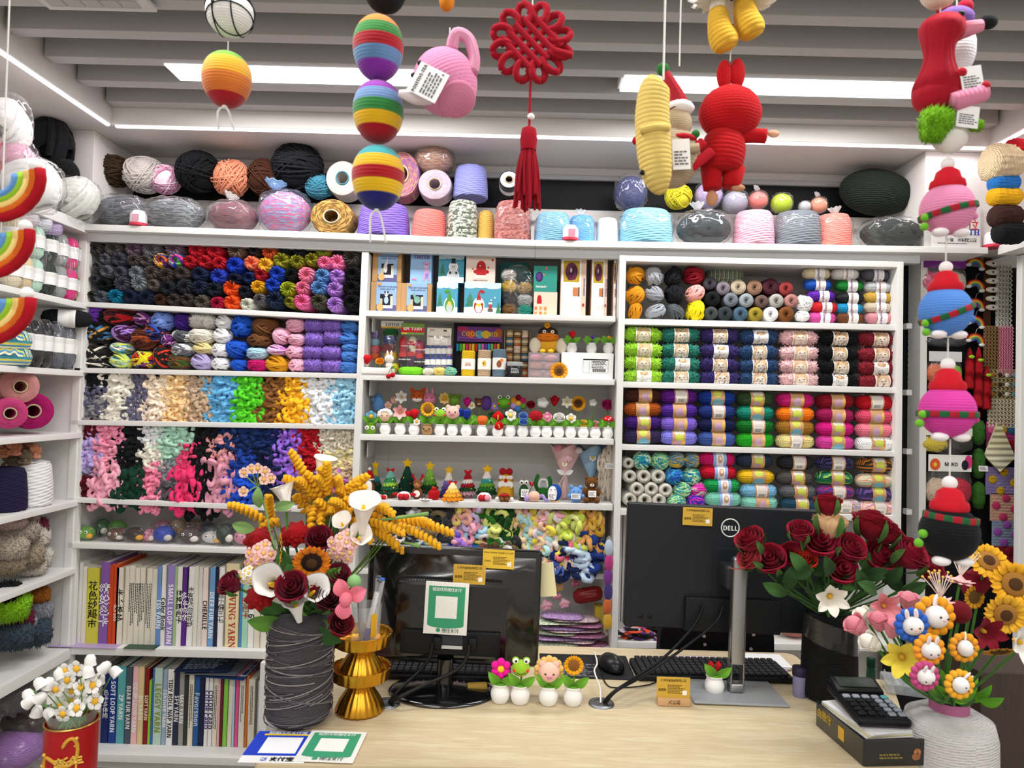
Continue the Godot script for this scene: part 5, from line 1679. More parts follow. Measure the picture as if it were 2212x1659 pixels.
	for e in [[1655,1872,136],[1902,2040,142],[2078,2112,150]]:
		q=front_box("C1",e[0],e[2],e[1],600,0.05,0.11,"punch_needle_kit","tall peach kit box with a dark flower cushion picture, %s"%["the full front showing","half covered","only a sliver showing"][int(e[0]>1700)+int(e[0]>2000)],"box","e6c4ae","c8a894")
		artwork(q[0],"printed_front",q[1],q[2],flower+";r 90 80 8 5 a83a34",face(q,0.0016))
		part(q[0],"lettering",words("PUNCH NEEDLE",0.0085,true,true),mat("4a4a86",0.6),Transform3D(Basis(V(0,0,1),-PI/2),V(q[1]*0.42,q[2]*0.5,0.0022)))
func small_ball(o: Node3D,x: float,y: float,r: float,ry: float,hex: String,d: float,k: int)->void:
	var c=P(MX+x*MS,520+y*MS,d)
	part(o,"yarn_ball",wound_mesh(k%4,24,0.1),mat(hex,0.9,"yarn"),ST(V(r,ry,r)*MS*mpp(d),c-o.position))
func packet(x0: float,y0: float,x1: float,y1: float,back: float,called: String,label: String,balls: Array,seed_: int)->Node3D:
	var d=FRONT+back
	var a=P(MX+x0*MS,520+y1*MS,d)
	var b=P(MX+x1*MS,520+y0*MS,d)
	var o=thing(called,label,"packet",V((a.x+b.x)/2,shelf_h("C2",(a.x+b.x)/2),-d))
	for k in balls.size():
		var q: Array=balls[k]
		small_ball(o,q[0],q[1],q[2],q[3],q[4],d,k)
	var h=b.y-o.position.y
	film_bag(o,V(0,h/2,0),V((b.x-a.x)/2*1.03,h/2,0.03),seed_,"f6f8fa",0.1)
	return o
func header_card(o: Node3D,x0: float,y0: float,x1: float,y1: float,back: float,hex: String,art: String,text: String,size: float,ink: String,serif:=false)->void:
	var d=FRONT+back
	var a=P(MX+x0*MS,520+y1*MS,d)
	var b=P(MX+x1*MS,520+y0*MS,d)
	var c=part(o,"header_card",bx(V(b.x-a.x,b.y-a.y,0.002),0.0004),mat(hex,0.5),at((a+b)/2-o.position))
	if art:
		artwork(c,"print",b.x-a.x,b.y-a.y,art,at(V(0,0,0.0012)))
	if text:
		part(c,"lettering",words(text,size,true,serif),mat(ink,0.6),at(V(0,0,0.002)))
func build_packets()->void:
	var o=packet(150,650,232,990,0.12,"yarn_packet","clear packet of four tiny yarn balls beside the side panel",[[185,745,32,34,"7a5aa8"],[190,808,34,30,"8ac0d8"],[190,866,38,36,"e0606c"],[186,920,40,32,"e0602c"]],1)
	o=packet(232,690,378,1060,0.1,"yarn_packet","clear packet of five yarn balls under a white header card",[[310,735,55,40,"1a5a28"],[302,790,50,42,"1c2c7a"],[290,858,52,44,"7a1220"],[312,922,52,44,"d8b020"],[330,1010,48,40,"e0d040"]],2)
	header_card(o,232,642,415,696,0.09,"f0eee8","r 50 88 100 22 e0a830","LOTOS",0.016,"303030",true)
	o=packet(375,745,582,995,0.08,"yarn_packet","six piece yarn packet with red bands under a green header",[],4)
	for q in [[412,850,"b8142c"],[484,850,"dcd2b0"],[540,880,"b02468"],[408,935,"16161c"],[476,930,"3c1848"],[540,945,"1c1824"]]:
		var d=FRONT+0.085
		var c=P(MX+q[0]*MS,520+q[1]*MS,d)
		var s=part(o,"skein",skein_mesh(1),mat(q[2],0.9,"wind"),Transform3D(Basis(V(0,0,1),PI/2)*Basis().scaled(V(0.045,0.0165,0.0165)),c-o.position))
		part(s,"paper_band",band_mesh(),mat("c02028",0.6),ST(V(0.2,1.05,1.05),V(0.3,0,0)))
	for p in [[440,838],[545,868],[420,945],[545,965]]:
		part(o,"lettering",words("50 GRAM YARN",0.0065),mat("f4f0ea",0.6),at(P(MX+p[0]*MS,520+p[1]*MS,FRONT+0.062)-o.position))
	header_card(o,392,660,580,746,0.075,"7aa04a","r 50 60 100 42 c8242c;r 14 90 24 14 e8d040","6PC YARN",0.0145,"f8f4ec",true)
	single("yarn_skein","lime green skein lying in front of the six piece packet","yarn",skein_mesh(0),mat("78d028",0.9,"wind"),ST(V(0.05,0.0165,0.0165),on_shelf("C2",MX+472*MS,805,0.035)+V(0,0.0165,0)))
	o=packet(578,700,808,1000,0.09,"embroidery_thread_packet","packet of blue and white embroidery thread skeins with bear bands",[],5)
	for r in 2:
		for c in 5:
			var d=FRONT+0.085
			var p=P(MX+(602+c*44)*MS,520+(880+r*88)*MS,d)
			var s=part(o,"thread_skein",skein_mesh(c%3),mat("b07ac0" if c==4 and r==0 else "2446a0",0.8,"wind"),Transform3D(Basis(V(0,0,1),PI/2)*Basis().scaled(V(0.024,0.0105,0.0105)),p-o.position))
			part(s,"paper_band",band_mesh(),mat("f0f0ee",0.6),ST(V(0.45,1.06,1.06),V(0,0,0)))
	header_card(o,597,696,795,832,0.085,"e4ded2","r 74 16 14 10 303030;r 20 14 20 10 b8b0a0;r 50 76 70 30 f0ece4","Embroidery Thread",0.0085,"404040",true)
	o=packet(560,1000,838,1075,0.04,"pastel_yarn_packet","low packet of cream, yellow and mint yarn balls",[[615,1045,50,32,"efe6d0"],[700,1042,50,34,"f0d860"],[785,1042,50,34,"7cc4a4"]],0)
	# cord kit on a black card
	o=thing("cord_kit","cord craft kit with bright bobbins under a purple header","packet",on_shelf("C2",MX+1000*MS,815,0.16))
	var d2=FRONT+0.16
	var a=P(MX+802*MS,815,d2)
	var b=P(MX+1180*MS,520+662*MS,d2)
	part(o,"backing_card",bx(V(b.x-a.x,b.y-o.position.y,0.003),0.0005),mat("16161a",0.5),at(V((a.x+b.x)/2-o.position.x,(b.y-o.position.y)/2,0)))
	header_card(o,838,690,1200,800,0.14,"7a4290","d 12 18 12 18 c83a78;d 92 40 9 30 c86a3a;r 50 88 90 12 5a2c78;d 30 50 9 26 e85a30;d 50 50 9 26 48a8d8;d 64 50 9 26 e8c030","COOL CORD",0.024,"f0d050",true)
	for k in 14:
		var p=P(MX+(842+k*25)*MS,520+850*MS,FRONT+0.135)
		part(o,"bobbin",bx(V(0.0105,0.03,0.006),0.002),mat(["2a88d0","48b048","b0d030","d83a78","e87a28","e8c828","c83030","50b8b0","d868a8","7048b0","3aa0c8","78c048","d04848","f0a030"][k],0.8),at(p-o.position))
		part(o,"cord_tail",bx(V(0.004,0.02,0.004),0.001),mat("202024",0.8),at(p-o.position-V(0,0.025,0)))
	# jars and spools in front
	for q in [[925,878,1083,54,"e0b818","yellow sequin thread spool with a white printed band","f4f2ee"],[1053,872,1087,53,"b89c7c","beige jute twine spool with a yellow flower band","f2efe8"],[1171,866,1090,54,"5f7484","blue grey cotton spool with a picture of a bag","e8e4e0"]]:
		var d=FRONT+0.045
		var p=on_shelf("C2",MX+q[0]*MS,815,0.045)
		var h=P(MX+q[0]*MS,520+q[1]*MS,d).y-p.y
		var r: float=q[3]*MS*mpp(d)
		var s=thing("thread_spool",q[5],"spool",p)
		part(s,"thread",lathed([Vector2(0.001,0),Vector2(r*0.94,0.0),Vector2(r,h*0.06),Vector2(r,h*0.94),Vector2(r*0.9,h),Vector2(r*0.3,h),Vector2(r*0.25,h*0.9),Vector2(0.001,h*0.9)],24),mat(q[4],0.85,"windm"))
		part(s,"paper_band",lathed([Vector2(r*1.02,h*0.27),Vector2(r*1.03,h*0.28),Vector2(r*1.03,h*0.68),Vector2(r*1.02,h*0.69)],24),mat(q[6],0.6))
		artwork(s,"print",r*1.3,h*0.36,["r 50 40 60 8 e0a080;r 50 60 70 10 d8785a","d 50 46 24 30 e0b838;d 44 46 9 11 8a6a30","d 50 56 28 34 8a5230;r 50 30 18 24 8a5230;d 78 18 20 16 e08030"][int(q[0]>1000)+int(q[0]>1100)],at(V(0,h*0.48,r*1.045)))
	var jar=thing("jar","black round jar with a grey lid and small white print","jar",on_shelf("C2",MX+1297*MS,815,0.04))
	part(jar,"body",lathed([Vector2(0.001,0),Vector2(0.028,0),Vector2(0.03,0.003),Vector2(0.03,0.046),Vector2(0.001,0.047)],28),mat("1c1d20",0.3))
	part(jar,"lid",lathed([Vector2(0.031,0.044),Vector2(0.0315,0.047),Vector2(0.031,0.058),Vector2(0.028,0.06),Vector2(0.001,0.06)],28),mat("9a9c9e",0.35))
	part(jar,"lettering",dashes(0.03,0.02,4,77),mat("c8c8c8",0.6),at(V(0,0.025,0.0303)))
	# ribbon rolls in a framed tray
	o=thing("ribbon_tray","shallow brown tray holding columns of wrapped ribbon rolls","tray",on_shelf("C2",MX+1310*MS,815,0.11))
	var h2=P(MX+1310*MS,520+710*MS,FRONT+0.11).y-o.position.y
	part(o,"back_board",bx(V(0.1,h2,0.006),0.001),mat("9a8468",0.7),at(V(0,h2/2,-0.022)))
	for s in [-1.0,1.0]:
		part(o,"tray_side",bx(V(0.004,h2,0.03),0.001),mat("8a7458",0.7),at(V(s*0.05,h2/2,-0.008)))
	for c in 3:
		for r in 6:
			var p=V((c-1)*0.031,h2-0.016-r*0.031,-0.004)
			var rr=part(o,"ribbon_roll",roll_cyl(),mat(["a88a58","3a6a80","7a5a38","b86a30","d8b8b0","8a7a60"][(r+c*2)%6],0.8),ST(V(0.0135,0.0145,0.0135),p))
			part(rr,"paper_band",lathed([Vector2(1.03,-0.35),Vector2(1.04,-0.3),Vector2(1.04,0.3),Vector2(1.03,0.35)],16),mat("c8b490",0.7))
	# clear drawer box
	o=thing("drawer_box","clear plastic drawer box filled with pink wool","box",on_shelf("C2",MX+1525*MS,818,0.05))
	var w3=250*MS*mpp(FRONT+0.05)
	var h3=0.100
	for r in 3:
		for c in 2:
			part(o,"wool_ball",wound_mesh(r,24,0.1),mat(["e88aa0","f0b0b8","c08068","d89080","b07860","d0a0a0"][r*2+c],0.95,"yarn"),ST(V(w3*0.2,0.013,0.03),V((c-0.5)*w3*0.46,0.017+(2-r)*0.033,-0.035)))
		part(o,"drawer",bx(V(w3*0.96,0.030,0.07),0.003),mat("f8e8f0",0.1,"glass"),at(V(0,0.017+r*0.033,-0.035)))
		part(o,"drawer_pull",bx(V(0.016,0.005,0.006),0.002),mat("f8f0f4",0.1,"glass"),at(V(0,0.026+r*0.033,0.004)))
	part(o,"case",bx(V(w3,h3,0.075),0.002),mat("f6e6ee",0.1,"glass"),at(V(0,h3/2,-0.037)))
	# duck-billed plush on the drawer box
	var pb=P(MX+1550*MS,520+888*MS,FRONT+0.08)
	o=thing("crochet_duck","plush bird with a huge orange beak on the drawer box","toy",V(pb.x,shelf_h("C2",pb.x)+0.1005,-FRONT-0.08))
	bead(o,"body",V(0.01,0.034,-0.02),V(0.055,0.034,0.03),knit("e8b030"))
	bead(o,"wing",V(-0.045,0.028,0),V(0.024,0.032,0.02),knit("e8e0c8"))
	bead(o,"wing",V(0.058,0.028,0),V(0.022,0.032,0.02),knit("e8e0c8"))
	bead(o,"head",V(0.005,0.082,-0.01),V(0.04,0.022,0.026),knit("3a2a1c"))
	var beak=bead(o,"beak",V(0.003,0.062,0.012),V(0.045,0.016,0.022),knit("e07a1c"))
	part(beak,"mouth",tubed([V(-0.8,0.0,0.65),V(0,-0.1,1.0),V(0.8,0.0,0.65)],0.05,5),mat("6a2c08",0.9))
	eyes(o,V(0.005,0.082,0.017),0.016,0.003,0.007)
	for s in [-1.0,1.0]: bead(o,"foot",V(s*0.016+0.0,0.006,0.022),V(0.012,0.008,0.01),knit("f0c830"))
	head(o,"daisy",V(0.0,0.107,0.012),0.013,"f0b020","e88818")
	# loose sunflower and the white carton
	o=thing("crochet_sunflower","flat crochet sunflower leaning on the white carton","flower",P(MX+1650*MS,520+1038*MS,FRONT+0.035))
	head(o,"sun",Vector3.ZERO,0.036,"f0a020","7a4a20")
	var q=front_box("C2",1666,898,2086,1106,0.05,0.12,"shipping_carton","plain white carton with a black barcode label","box","eeeeec")
	var lab=part(q[0],"label_sticker",bx(V(0.098,0.054,0.0006),0),mat("f2f2f0",0.5),at(V(0.032,q[2]*0.5,0.0005)))
	artwork(lab,"print",0.098,0.054,"r 50 50 100 100 303030;r 50 50 98 98 f2f2f0;r 50 5 98 9 202020;r 50 24 98 1 505050;r 50 38 98 1 505050;r 50 52 98 1 505050;r 50 66 98 1 505050;r 25 60 1 76 505050",at(V(0,0,0.0004)))
	var bars=Shape.new()
	for k in 22:
		bars.box(V(-0.012+k*0.0024,-0.017,0),V(0.0008+0.0006*((k*7)%3),0.013,0.0003))
	part(lab,"barcode_print",bars.mesh(),mat("202020",0.6),at(V(0,0,0.0012)))
	part(lab,"lettering",dashes(0.06,0.03,5,9),mat("404040",0.6),at(V(0.014,0.006,0.0012)))
	# small toys on a tray at the shelf end
	var ty=on_shelf("C2",MX+205*MS,805,0.01)
	o=thing("display_tray","small white tray under the rabbit and strawberry toys","tray",ty)
	part(o,"tray",bx(V(0.122,0.026,0.05),0.003),mat("eceae6",0.4),at(V(0,0.013,-0.012)))
	var ly=0.0265
	for e in [["crochet_strawberry","berry",-0.042,0.030,0.019,"c81420","red crochet strawberry on the small white tray"],["crochet_rosette","rose",0.008,0.022,0.017,"f0a01c","orange spiral rosette on the small white tray"],["crochet_rabbit","bunny",0.043,0.026,0.018,"f2ece4","white long-eared rabbit on the small white tray"]]:
		o=thing(e[0],e[6],"toy",ty+V(e[2],ly,0))
		head(o,e[1],V(0,e[3] if e[1]!="bunny" else e[3]+0.008,0),e[4],e[5],"f4c0c8")
		if e[1]=="bunny": bead(o,"body",V(0,0.010,-0.002),V(0.014,0.014,0.012),knit(e[5]))
		if e[1]=="rose": part(o,"stick",tubed([V(0,0,0),V(0,0.02,-0.004)],0.002,6),knit("6aa832"))
	o=thing("crochet_cherries","pair of red crochet cherries hanging over the tray edge","toy",ty+V(0.055,-0.004,0.028))
	for s in [-1.0,1.0]:
		bead(o,"cherry",V(s*0.008,s*0.003,0),0.0095,knit("b81018"))
		part(o,"stalk",tubed([V(s*0.008,0.008,0),V(0,0.028,0)],0.0012,5),knit("5a8a2a"))
	part(o,"leaf",leaf_mesh(),knit("5a9a2a"),euler(V(0,0.026,0),V(0,0,-60),Vector3.ONE*0.02))
func roll_cyl()->ArrayMesh:
	if not kit.has("rcyl"):
		kit["rcyl"]=lathed([Vector2(0.01,-1),Vector2(0.85,-1),Vector2(1,-0.85),Vector2(1,0.85),Vector2(0.85,1),Vector2(0.3,1),Vector2(0.01,0.95)],16)
	return kit["rcyl"]
# ---- Christmas shelf ----------------------------------------------------------------------------------------------------------
func xmas_tree(x: float,top: float,foot: float,wide: float,tiers: Array,label: String,back: float,topper:="star",base:="b08a5c")->void:
	var d=FRONT+back
	var p=on_shelf("C4",MX+x*MS,820+foot*MS,back)
	var h=P(MX+x*MS,820+top*MS,d).y-p.y
	var w=wide*MS*mpp(d)*1.12
	var o=thing("crochet_tree",label,"toy tree",p,"crocheted Christmas trees")
	var n=tiers.size()
	var y0=h*0.14
	if base:
		part(o,"base",lathed([Vector2(0.001,0),Vector2(w*0.42,0),Vector2(w*0.5,h*0.03),Vector2(w*0.46,h*0.2),Vector2(0.001,h*0.2)],16),knit(base))
	else:
		y0=0.0
	var th=(h*(0.84 if topper=="star" else 0.92)-y0)/(n*0.55+0.45)
	for k in n:
		var r=w*lerpf(1.0,0.42,float(k)/maxf(n-1,1))
		part(o,"tier",ruffle_mesh(13),knit(tiers[k]),Transform3D(Basis(Vector3.UP,k*0.5)*Basis().scaled(V(r,th/0.72,r)),V(0,y0+k*th*0.55,0)))
		if k<n-1:
			bead(o,"bauble",V(r*(0.5 if k%2 else -0.45),y0+k*th*0.55+th*0.35,r*0.72),w*0.08,knit(["d8304a","f0d040","5a8ad8","f4f0e8","e86a28"][(k+n)%5]))
	if topper=="star":
		part(o,"star",star_mesh(),knit("e8b820"),ST(Vector3.ONE*w*0.55,V(0,h-w*0.3,0)))
	elif topper=="bow":
		for s in [-1.0,1.0]:
			part(o,"bow",leaf_mesh(0.6,0.2),knit("c02028"),Transform3D(Basis(V(0,0,1),-s*0.9)*Basis().scaled(Vector3.ONE*w*0.55),V(0,h-w*0.35,0)))
func little(called: String,label: String,x: float,foot: float,back: float,cat:="toy")->Node3D:
	return thing(called,label,cat,on_shelf("C4",MX+x*MS,820+foot*MS,back),"")
func build_christmas()->void:
	var g=["123c2a","123c2a","174432","123c2a"]
	xmas_tree(180,660,930,56,["123c2a","1c5038","3a8a9a","c8b440"],"crochet tree with a blue tier, half hidden by yellow sprigs",0.12,"star","f0eeea")
	xmas_tree(303,705,915,72,["12402a","1a5034","8ab83a","3a8a5a","7ac0b0"],"green crochet tree with a red bow on top",0.07,"bow","8a5a34")
	xmas_tree(437,640,915,72,["0f3426","0f3426","123c2a","174634"],"dark green crochet tree with a gold star",0.11,"star","e8e6e0")
	xmas_tree(616,665,925,68,["103a20","12401f","5a9a34","7ab03e","86bc48"],"light and dark green crochet tree with a gold star",0.10,"star","f0eeea")
	xmas_tree(768,700,905,64,["4a2c70","5c3a86","6a4a98","8a6ab8","f0ece0"],"purple crochet tree with a gold star",0.10,"star","")
	xmas_tree(920,720,948,66,["b8909a","1c4a2c","b01824","f0ece4","b01824"],"crochet tree in green, red and white tiers",0.10,"bow","a87a84")
	xmas_tree(1072,690,965,72,["103a20","2a7030","6aa832","3aa098","f4e8ec"],"crochet tree with teal and lime tiers",0.10,"star","8a2a3a")
	xmas_tree(800,805,972,76,["d8861c","e8a428","f0c050","f4e4b0"],"low golden yellow crochet tree with a cord loop",0.03,"bow","")
	# gnome with a tall beard
	var o=little("crochet_gnome","gnome with red bow, white beard and mustard robe",1222,965,0.09)
	var hh=0.118
	part(o,"robe",lathed([Vector2(0.001,0),Vector2(0.031,0),Vector2(0.034,0.02),Vector2(0.03,0.07),Vector2(0.024,0.095),Vector2(0.001,0.1)],18),knit("c8921c"))
	for k in 5: bead(o,"beard_curl",V((k-2)*0.011,0.058+0.004*(k%2),0.024),V(0.009,0.013,0.009),knit("f4f2ee"))
	bead(o,"nose",V(0,0.075,0.028),0.006,knit("b81820"))
	for k in 4: bead(o,"hat_trim",V((k-1.5)*0.013,0.086,0.02),0.0085,knit("f4f2ee"))
	for s in [-1.0,1.0]: bead(o,"bow",V(s*0.013,0.108,0.01),V(0.014,0.014,0.01),knit("a8121c"))
	# snowman with a santa hat, behind the yellow sprigs
	o=little("crochet_penguin","little brown penguin in a red bobble hat",135,940,0.06)
	bead(o,"body",V(0,0.035,0),V(0.022,0.035,0.02),knit("6a4426"))
	bead(o,"belly",V(0,0.04,0.012),V(0.015,0.03,0.01),knit("f0ece4"))
	part(o,"hat",lathed([Vector2(0.019,0),Vector2(0.018,0.01),Vector2(0.009,0.03),Vector2(0.001,0.036)],16),knit("b81820"),at(V(0,0.072,0)))
	bead(o,"hat_brim",V(0,0.072,0),V(0.021,0.006,0.021),knit("f4f2ee"))
	bead(o,"pompom",V(0,0.111,0),0.007,knit("f4f2ee"))
	# reindeer
	o=little("crochet_reindeer","brown reindeer with red antlers beside the green tree",520,945,0.05)
	bead(o,"body",V(0,0.022,0),V(0.021,0.024,0.018),knit("7a4a24"))
	bead(o,"muzzle",V(0,0.052,0.012),V(0.013,0.011,0.012),knit("a87040"))
	bead(o,"head",V(0,0.058,0),V(0.018,0.017,0.016),knit("7a4a24"))
	eyes(o,V(0,0.062,0.0145),0.007,0.002)
	for s in [-1.0,1.0]:
		part(o,"antler",tubed(smooth([V(s*0.008,0.07,0),V(s*0.016,0.082,0),V(s*0.018,0.096,0)],3),0.004,6),knit("c02028"))
		part(o,"antler_tine",tubed([V(s*0.014,0.08,0),V(s*0.024,0.09,0)],0.0035,6),knit("c02028"))
	part(o,"card_tag",lathed([Vector2(0.001,0),Vector2(0.013,0),Vector2(0.013,0.001),Vector2(0.001,0.001)],18),mat("f4f2ee",0.6),euler(V(0,0.022,0.019),V(90,0,0)))
	# lying santas, gift box, plates and other small things
	for q in [[415,962,1.0,"red and white Santa doll lying on its back"],[245,962,0.7,"small red slipper ornament with a white edge"],[1055,972,1.05,"pink and red Santa stocking pair beside the teal tree"]]:
		o=little("santa_ornament",q[3],q[0],q[1],0.02)
		var s: float=q[2]
		bead(o,"body",V(0,0.012,0)*s,V(0.024,0.012,0.016)*s,knit("b81820"))
		for e in [-1.0,1.0]:
			bead(o,"boot",V(e*0.012,0.013,0.014)*s,V(0.011,0.012,0.01)*s,knit("c82430" if e<0 or s<1.02 else "f0a0b0"))
			bead(o,"cuff",V(e*0.013,0.013,0.006)*s,V(0.0135,0.0135,0.005)*s,knit("f4f2ee"))
			if s==1.0: bead(o,"arm",V(e*0.032,0.02,0)*s,V(0.014,0.007,0.007),knit("b81820"))
		if s!=0.7: bead(o,"hat_trim",V(0,0.024,-0.004)*s,V(0.02,0.007,0.008)*s,knit("f4f2ee"))
	o=little("gift_box","red crochet gift box with a bow",652,950,0.03)
	part(o,"box",bx(V(0.042,0.038,0.036),0.008),knit("b01018"),at(V(0,0.019,0)))
	bead(o,"bow",V(0,0.043,0),V(0.011,0.007,0.008),knit("c01822"))
	o=little("crochet_coaster","small white coaster with red and black dots lying flat",590,960,0.02)
	part(o,"disc",lathed([Vector2(0.001,0),Vector2(0.025,0),Vector2(0.026,0.003),Vector2(0.024,0.005),Vector2(0.001,0.005)],20),knit("f2efea"))
	for k in 4: bead(o,"dot",V(cos(k*1.6)*0.014,0.006,sin(k*1.6)*0.014),V(0.004,0.002,0.004),knit("a01820" if k%2 else "28201c"))
	o=little("crochet_mouse","brown reindeer pup lying on its belly with white paws",1215,972,0.02)
	bead(o,"body",V(0,0.016,0),V(0.022,0.017,0.016),knit("6a4020"))
	bead(o,"scarf",V(0,0.024,0.006),V(0.018,0.006,0.012),knit("b81820"))
	for e in [-1.0,1.0]:
		bead(o,"paw",V(e*0.028,0.01,0.004),0.008,knit("f2efea"))
		bead(o,"foot",V(e*0.01,0.008,0.014),0.009,knit("7a4a24"))
	# frog with a heart, crocodile bag, octopus, shark, bears
	o=little("crochet_frog","dark green frog holding a red heart and a card",1368,962,0.06)
	bead(o,"body",V(0,0.03,0),V(0.02,0.032,0.018),knit("1f4a20"))
	for e in [-1.0,1.0]: bead(o,"eye_white",V(e*0.009,0.07,0.006),0.0095,mat("f0f0ea",0.4))
	for e in [-1.0,1.0]: bead(o,"pupil",V(e*0.009,0.07,0.014),0.004,mat("101010",0.3))
	part(o,"heart",heart_mesh(),knit("b8141e"),ST(Vector3.ONE*0.014,V(0.03,0.064,0.006)))
	part(o,"stick",tubed([V(0.018,0.03,0.01),V(0.03,0.052,0.006)],0.0015,5),knit("2a5a24"))
	card(o,V(0.004,0.03,0.02),0.03,0.03,21)
	bead(o,"foot",V(0,0.004,0.01),V(0.02,0.005,0.012),knit("4a2c18"))
	o=little("crochet_crocodile","green crocodile with a tall looped handle",1522,955,0.09)
	bead(o,"body",V(0,0.024,0),V(0.027,0.024,0.018),knit("2f7a2c"))
	part(o,"handle",tubed(smooth([V(-0.02,0.035,0),V(-0.03,0.06,0),V(-0.024,0.088,0),V(-0.018,0.096,0)],4),0.0075,8),knit("2a7428"))
	part(o,"handle",tubed(smooth([V(0.02,0.035,0),V(0.028,0.055,0),V(0.026,0.078,0),V(0.02,0.09,0)],4),0.0075,8),knit("2a7428"))
	part(o,"inner_arch",tubed(smooth([V(-0.018,0.045,-0.004),V(-0.012,0.075,-0.004),V(0.012,0.075,-0.004),V(0.018,0.045,-0.004)],4),0.005,6),mat("e8ece8",0.5))
	eyes(o,V(0,0.03,0.017),0.009,0.002)
	o=little("crochet_octopus","peach and lilac crochet octopus with a curled arm",1450,980,0.02)
	bead(o,"body",V(0,0.021,0),V(0.024,0.021,0.02),knit("f4c0a8"))
	bead(o,"snout",V(-0.028,0.014,0.006),V(0.011,0.012,0.011),knit("b49ad8"))
	part(o,"arm",tubed(smooth([V(0.02,0.018,0),V(0.032,0.026,0.004),V(0.042,0.012,0.006),V(0.054,0.006,0.006)],4),0.0065,8),knit("a58cd0"))
	o=little("crochet_shark","blue and white shark holding a card on a wooden foot",1615,975,0.03)
	part(o,"foot",bx(V(0.032,0.006,0.02),0.001),mat("d8b88a",0.6),at(V(0,0.003,0)))
	bead(o,"body",V(0,0.036,-0.002),V(0.027,0.033,0.02),knit("1c4a98"))
	bead(o,"belly",V(-0.008,0.034,0.008),V(0.02,0.028,0.014),knit("f0f0f2"))
	eyes(o,V(-0.008,0.05,0.019),0.008,0.002)
	card(o,V(-0.012,0.024,0.024),0.03,0.024,22)
	o=little("crochet_blue_bear","round pale blue bear holding a white card",1782,975,0.03)
	bead(o,"body",V(0,0.03,0),V(0.028,0.03,0.022),knit("6a9cd8"))
	for e in [-1.0,1.0]: bead(o,"ear",V(e*0.017,0.058,0),0.0085,knit("6a9cd8"))
	eyes(o,V(0,0.044,0.0195),0.009,0.002)
	for e in [-1.0,1.0]: bead(o,"arm",V(e*0.026,0.026,0.012),0.008,knit("6a9cd8"))
	card(o,V(-0.002,0.026,0.024),0.036,0.02,23)
	o=little("crochet_bear","brown teddy bear sitting with a white card",1905,985,0.03)
	bead(o,"body",V(0,0.032,0),V(0.024,0.03,0.02),knit("6a4018"))
	head(o,"bear",V(0,0.075,0.002),0.025,"6a4018","f2efe8")
	for e in [-1.0,1.0]:
		bead(o,"leg",V(e*0.02,0.011,0.016),V(0.012,0.011,0.014),knit("6a4018"))
		bead(o,"arm",V(e*0.026,0.042,0.008),V(0.009,0.016,0.009),knit("6a4018"))
	card(o,V(0.002,0.036,0.022),0.03,0.024,24)
	# wrapped bouquets
	for q in [[1690,960,520,"f0c4c4","f4a8b0","pink paper bouquet of peonies tied with a white ribbon"],[1900,800,530,"9cc0da","8ab8e0","pale blue paper bouquet with a white daisy"]]:
		var pink: bool=q[3]=="f0c4c4"
		var d=0.13 if pink else 0.15
		o=little("paper_bouquet",q[5],q[0],985,d,"bouquet")
		var top=P(MX+q[0]*MS,820+q[2]*MS,FRONT+d).y-o.position.y
		var y0=0.0 if pink else top*0.4
		var s=Shape.new()
		s.lathe([Vector2(0.004,y0),Vector2(0.015,y0+0.002),Vector2(0.012,top*0.45),Vector2(0.03,top*0.62),Vector2(0.05,top*0.85),Vector2(0.056,top*0.97)],30,func(a,j,v): return Vector2(v.x*(1.0+0.12*j*sin(a*4.0+1.0)),v.y+0.012*j*sin(a*3.0+(0.0 if pink else 1.0))))
		part(o,"paper_wrap",s.mesh(),mat(q[3],0.7))
		if pink:
			for e in [[-0.026,0.97,0.02,"f4a4b0"],[0.018,1.0,0.02,"f0b0b8"],[0.008,0.8,0.022,"f4c4cc"],[0.05,0.93,0.016,"f4e0e0"],[-0.004,0.93,0.02,"f4dcd8"]]:
				head(o,"carnation",V(e[0],top*e[1]-0.004,0.03),e[2],e[3])
			head(o,"daisy",V(-0.004,top*0.66,0.036),0.012,"f6f4f0","f0c850")
			for e in [-1.0,1.0]: part(o,"ribbon_loop",leaf_mesh(0.5,0.2),mat("f4f0ec",0.5),Transform3D(Basis(V(0,0,1),-e*1.1)*Basis().scaled(Vector3.ONE*0.036),V(0,top*0.46,0.014)))
			for e in [-1.0,1.0]: part(o,"ribbon_tail",tubed(smooth([V(0,top*0.45,0.016),V(e*0.012-0.006,top*0.32,0.02),V(e*0.02-0.01,top*0.2,0.018)],4),0.004,5,0.3),mat("f4f0ec",0.5))
		else:
			head(o,"daisy",V(0.0,top*0.8,0.046),0.016,"f6f4ee","f0c840")
			for e in 4: part(o,"tissue_fold",leaf_mesh(0.9,0.2),mat("b0d0e4",0.7),Transform3D(Basis(V(0,0,1),-0.5+0.35*e)*Basis().scaled(Vector3.ONE*0.06),V(0.01,top*0.7,0.02-0.008*e)))
	# bag of cream yarn at the shelf end
	o=little("yarn_bag","clear bag of cream chunky yarn with a barcode tag",2030,985,0.08,"bag")
	part(o,"yarn",loops_mesh(2,true),mat("e4d8c4",0.95,"fuzz"),ST(V(0.055,0.18,0.05),V(0,0.1,-0.02)))
	film_bag(o,V(0,0.105,-0.01),V(0.036,0.11,0.04),4)
	card(o,V(0.004,0.14,0.04),0.034,0.02,25)
func card(o: Node3D,p: Vector3,w: float,h: float,seed_: int)->void:
	var c=part(o,"card",bx(V(w,h,0.001),0.0002),mat("f2f1ee",0.6),euler(p,V(-8,0,0)))
	part(c,"lettering",dashes(w*0.8,h*0.7,4,seed_),mat("6a6a70",0.6),at(V(0,0,0.0008)))
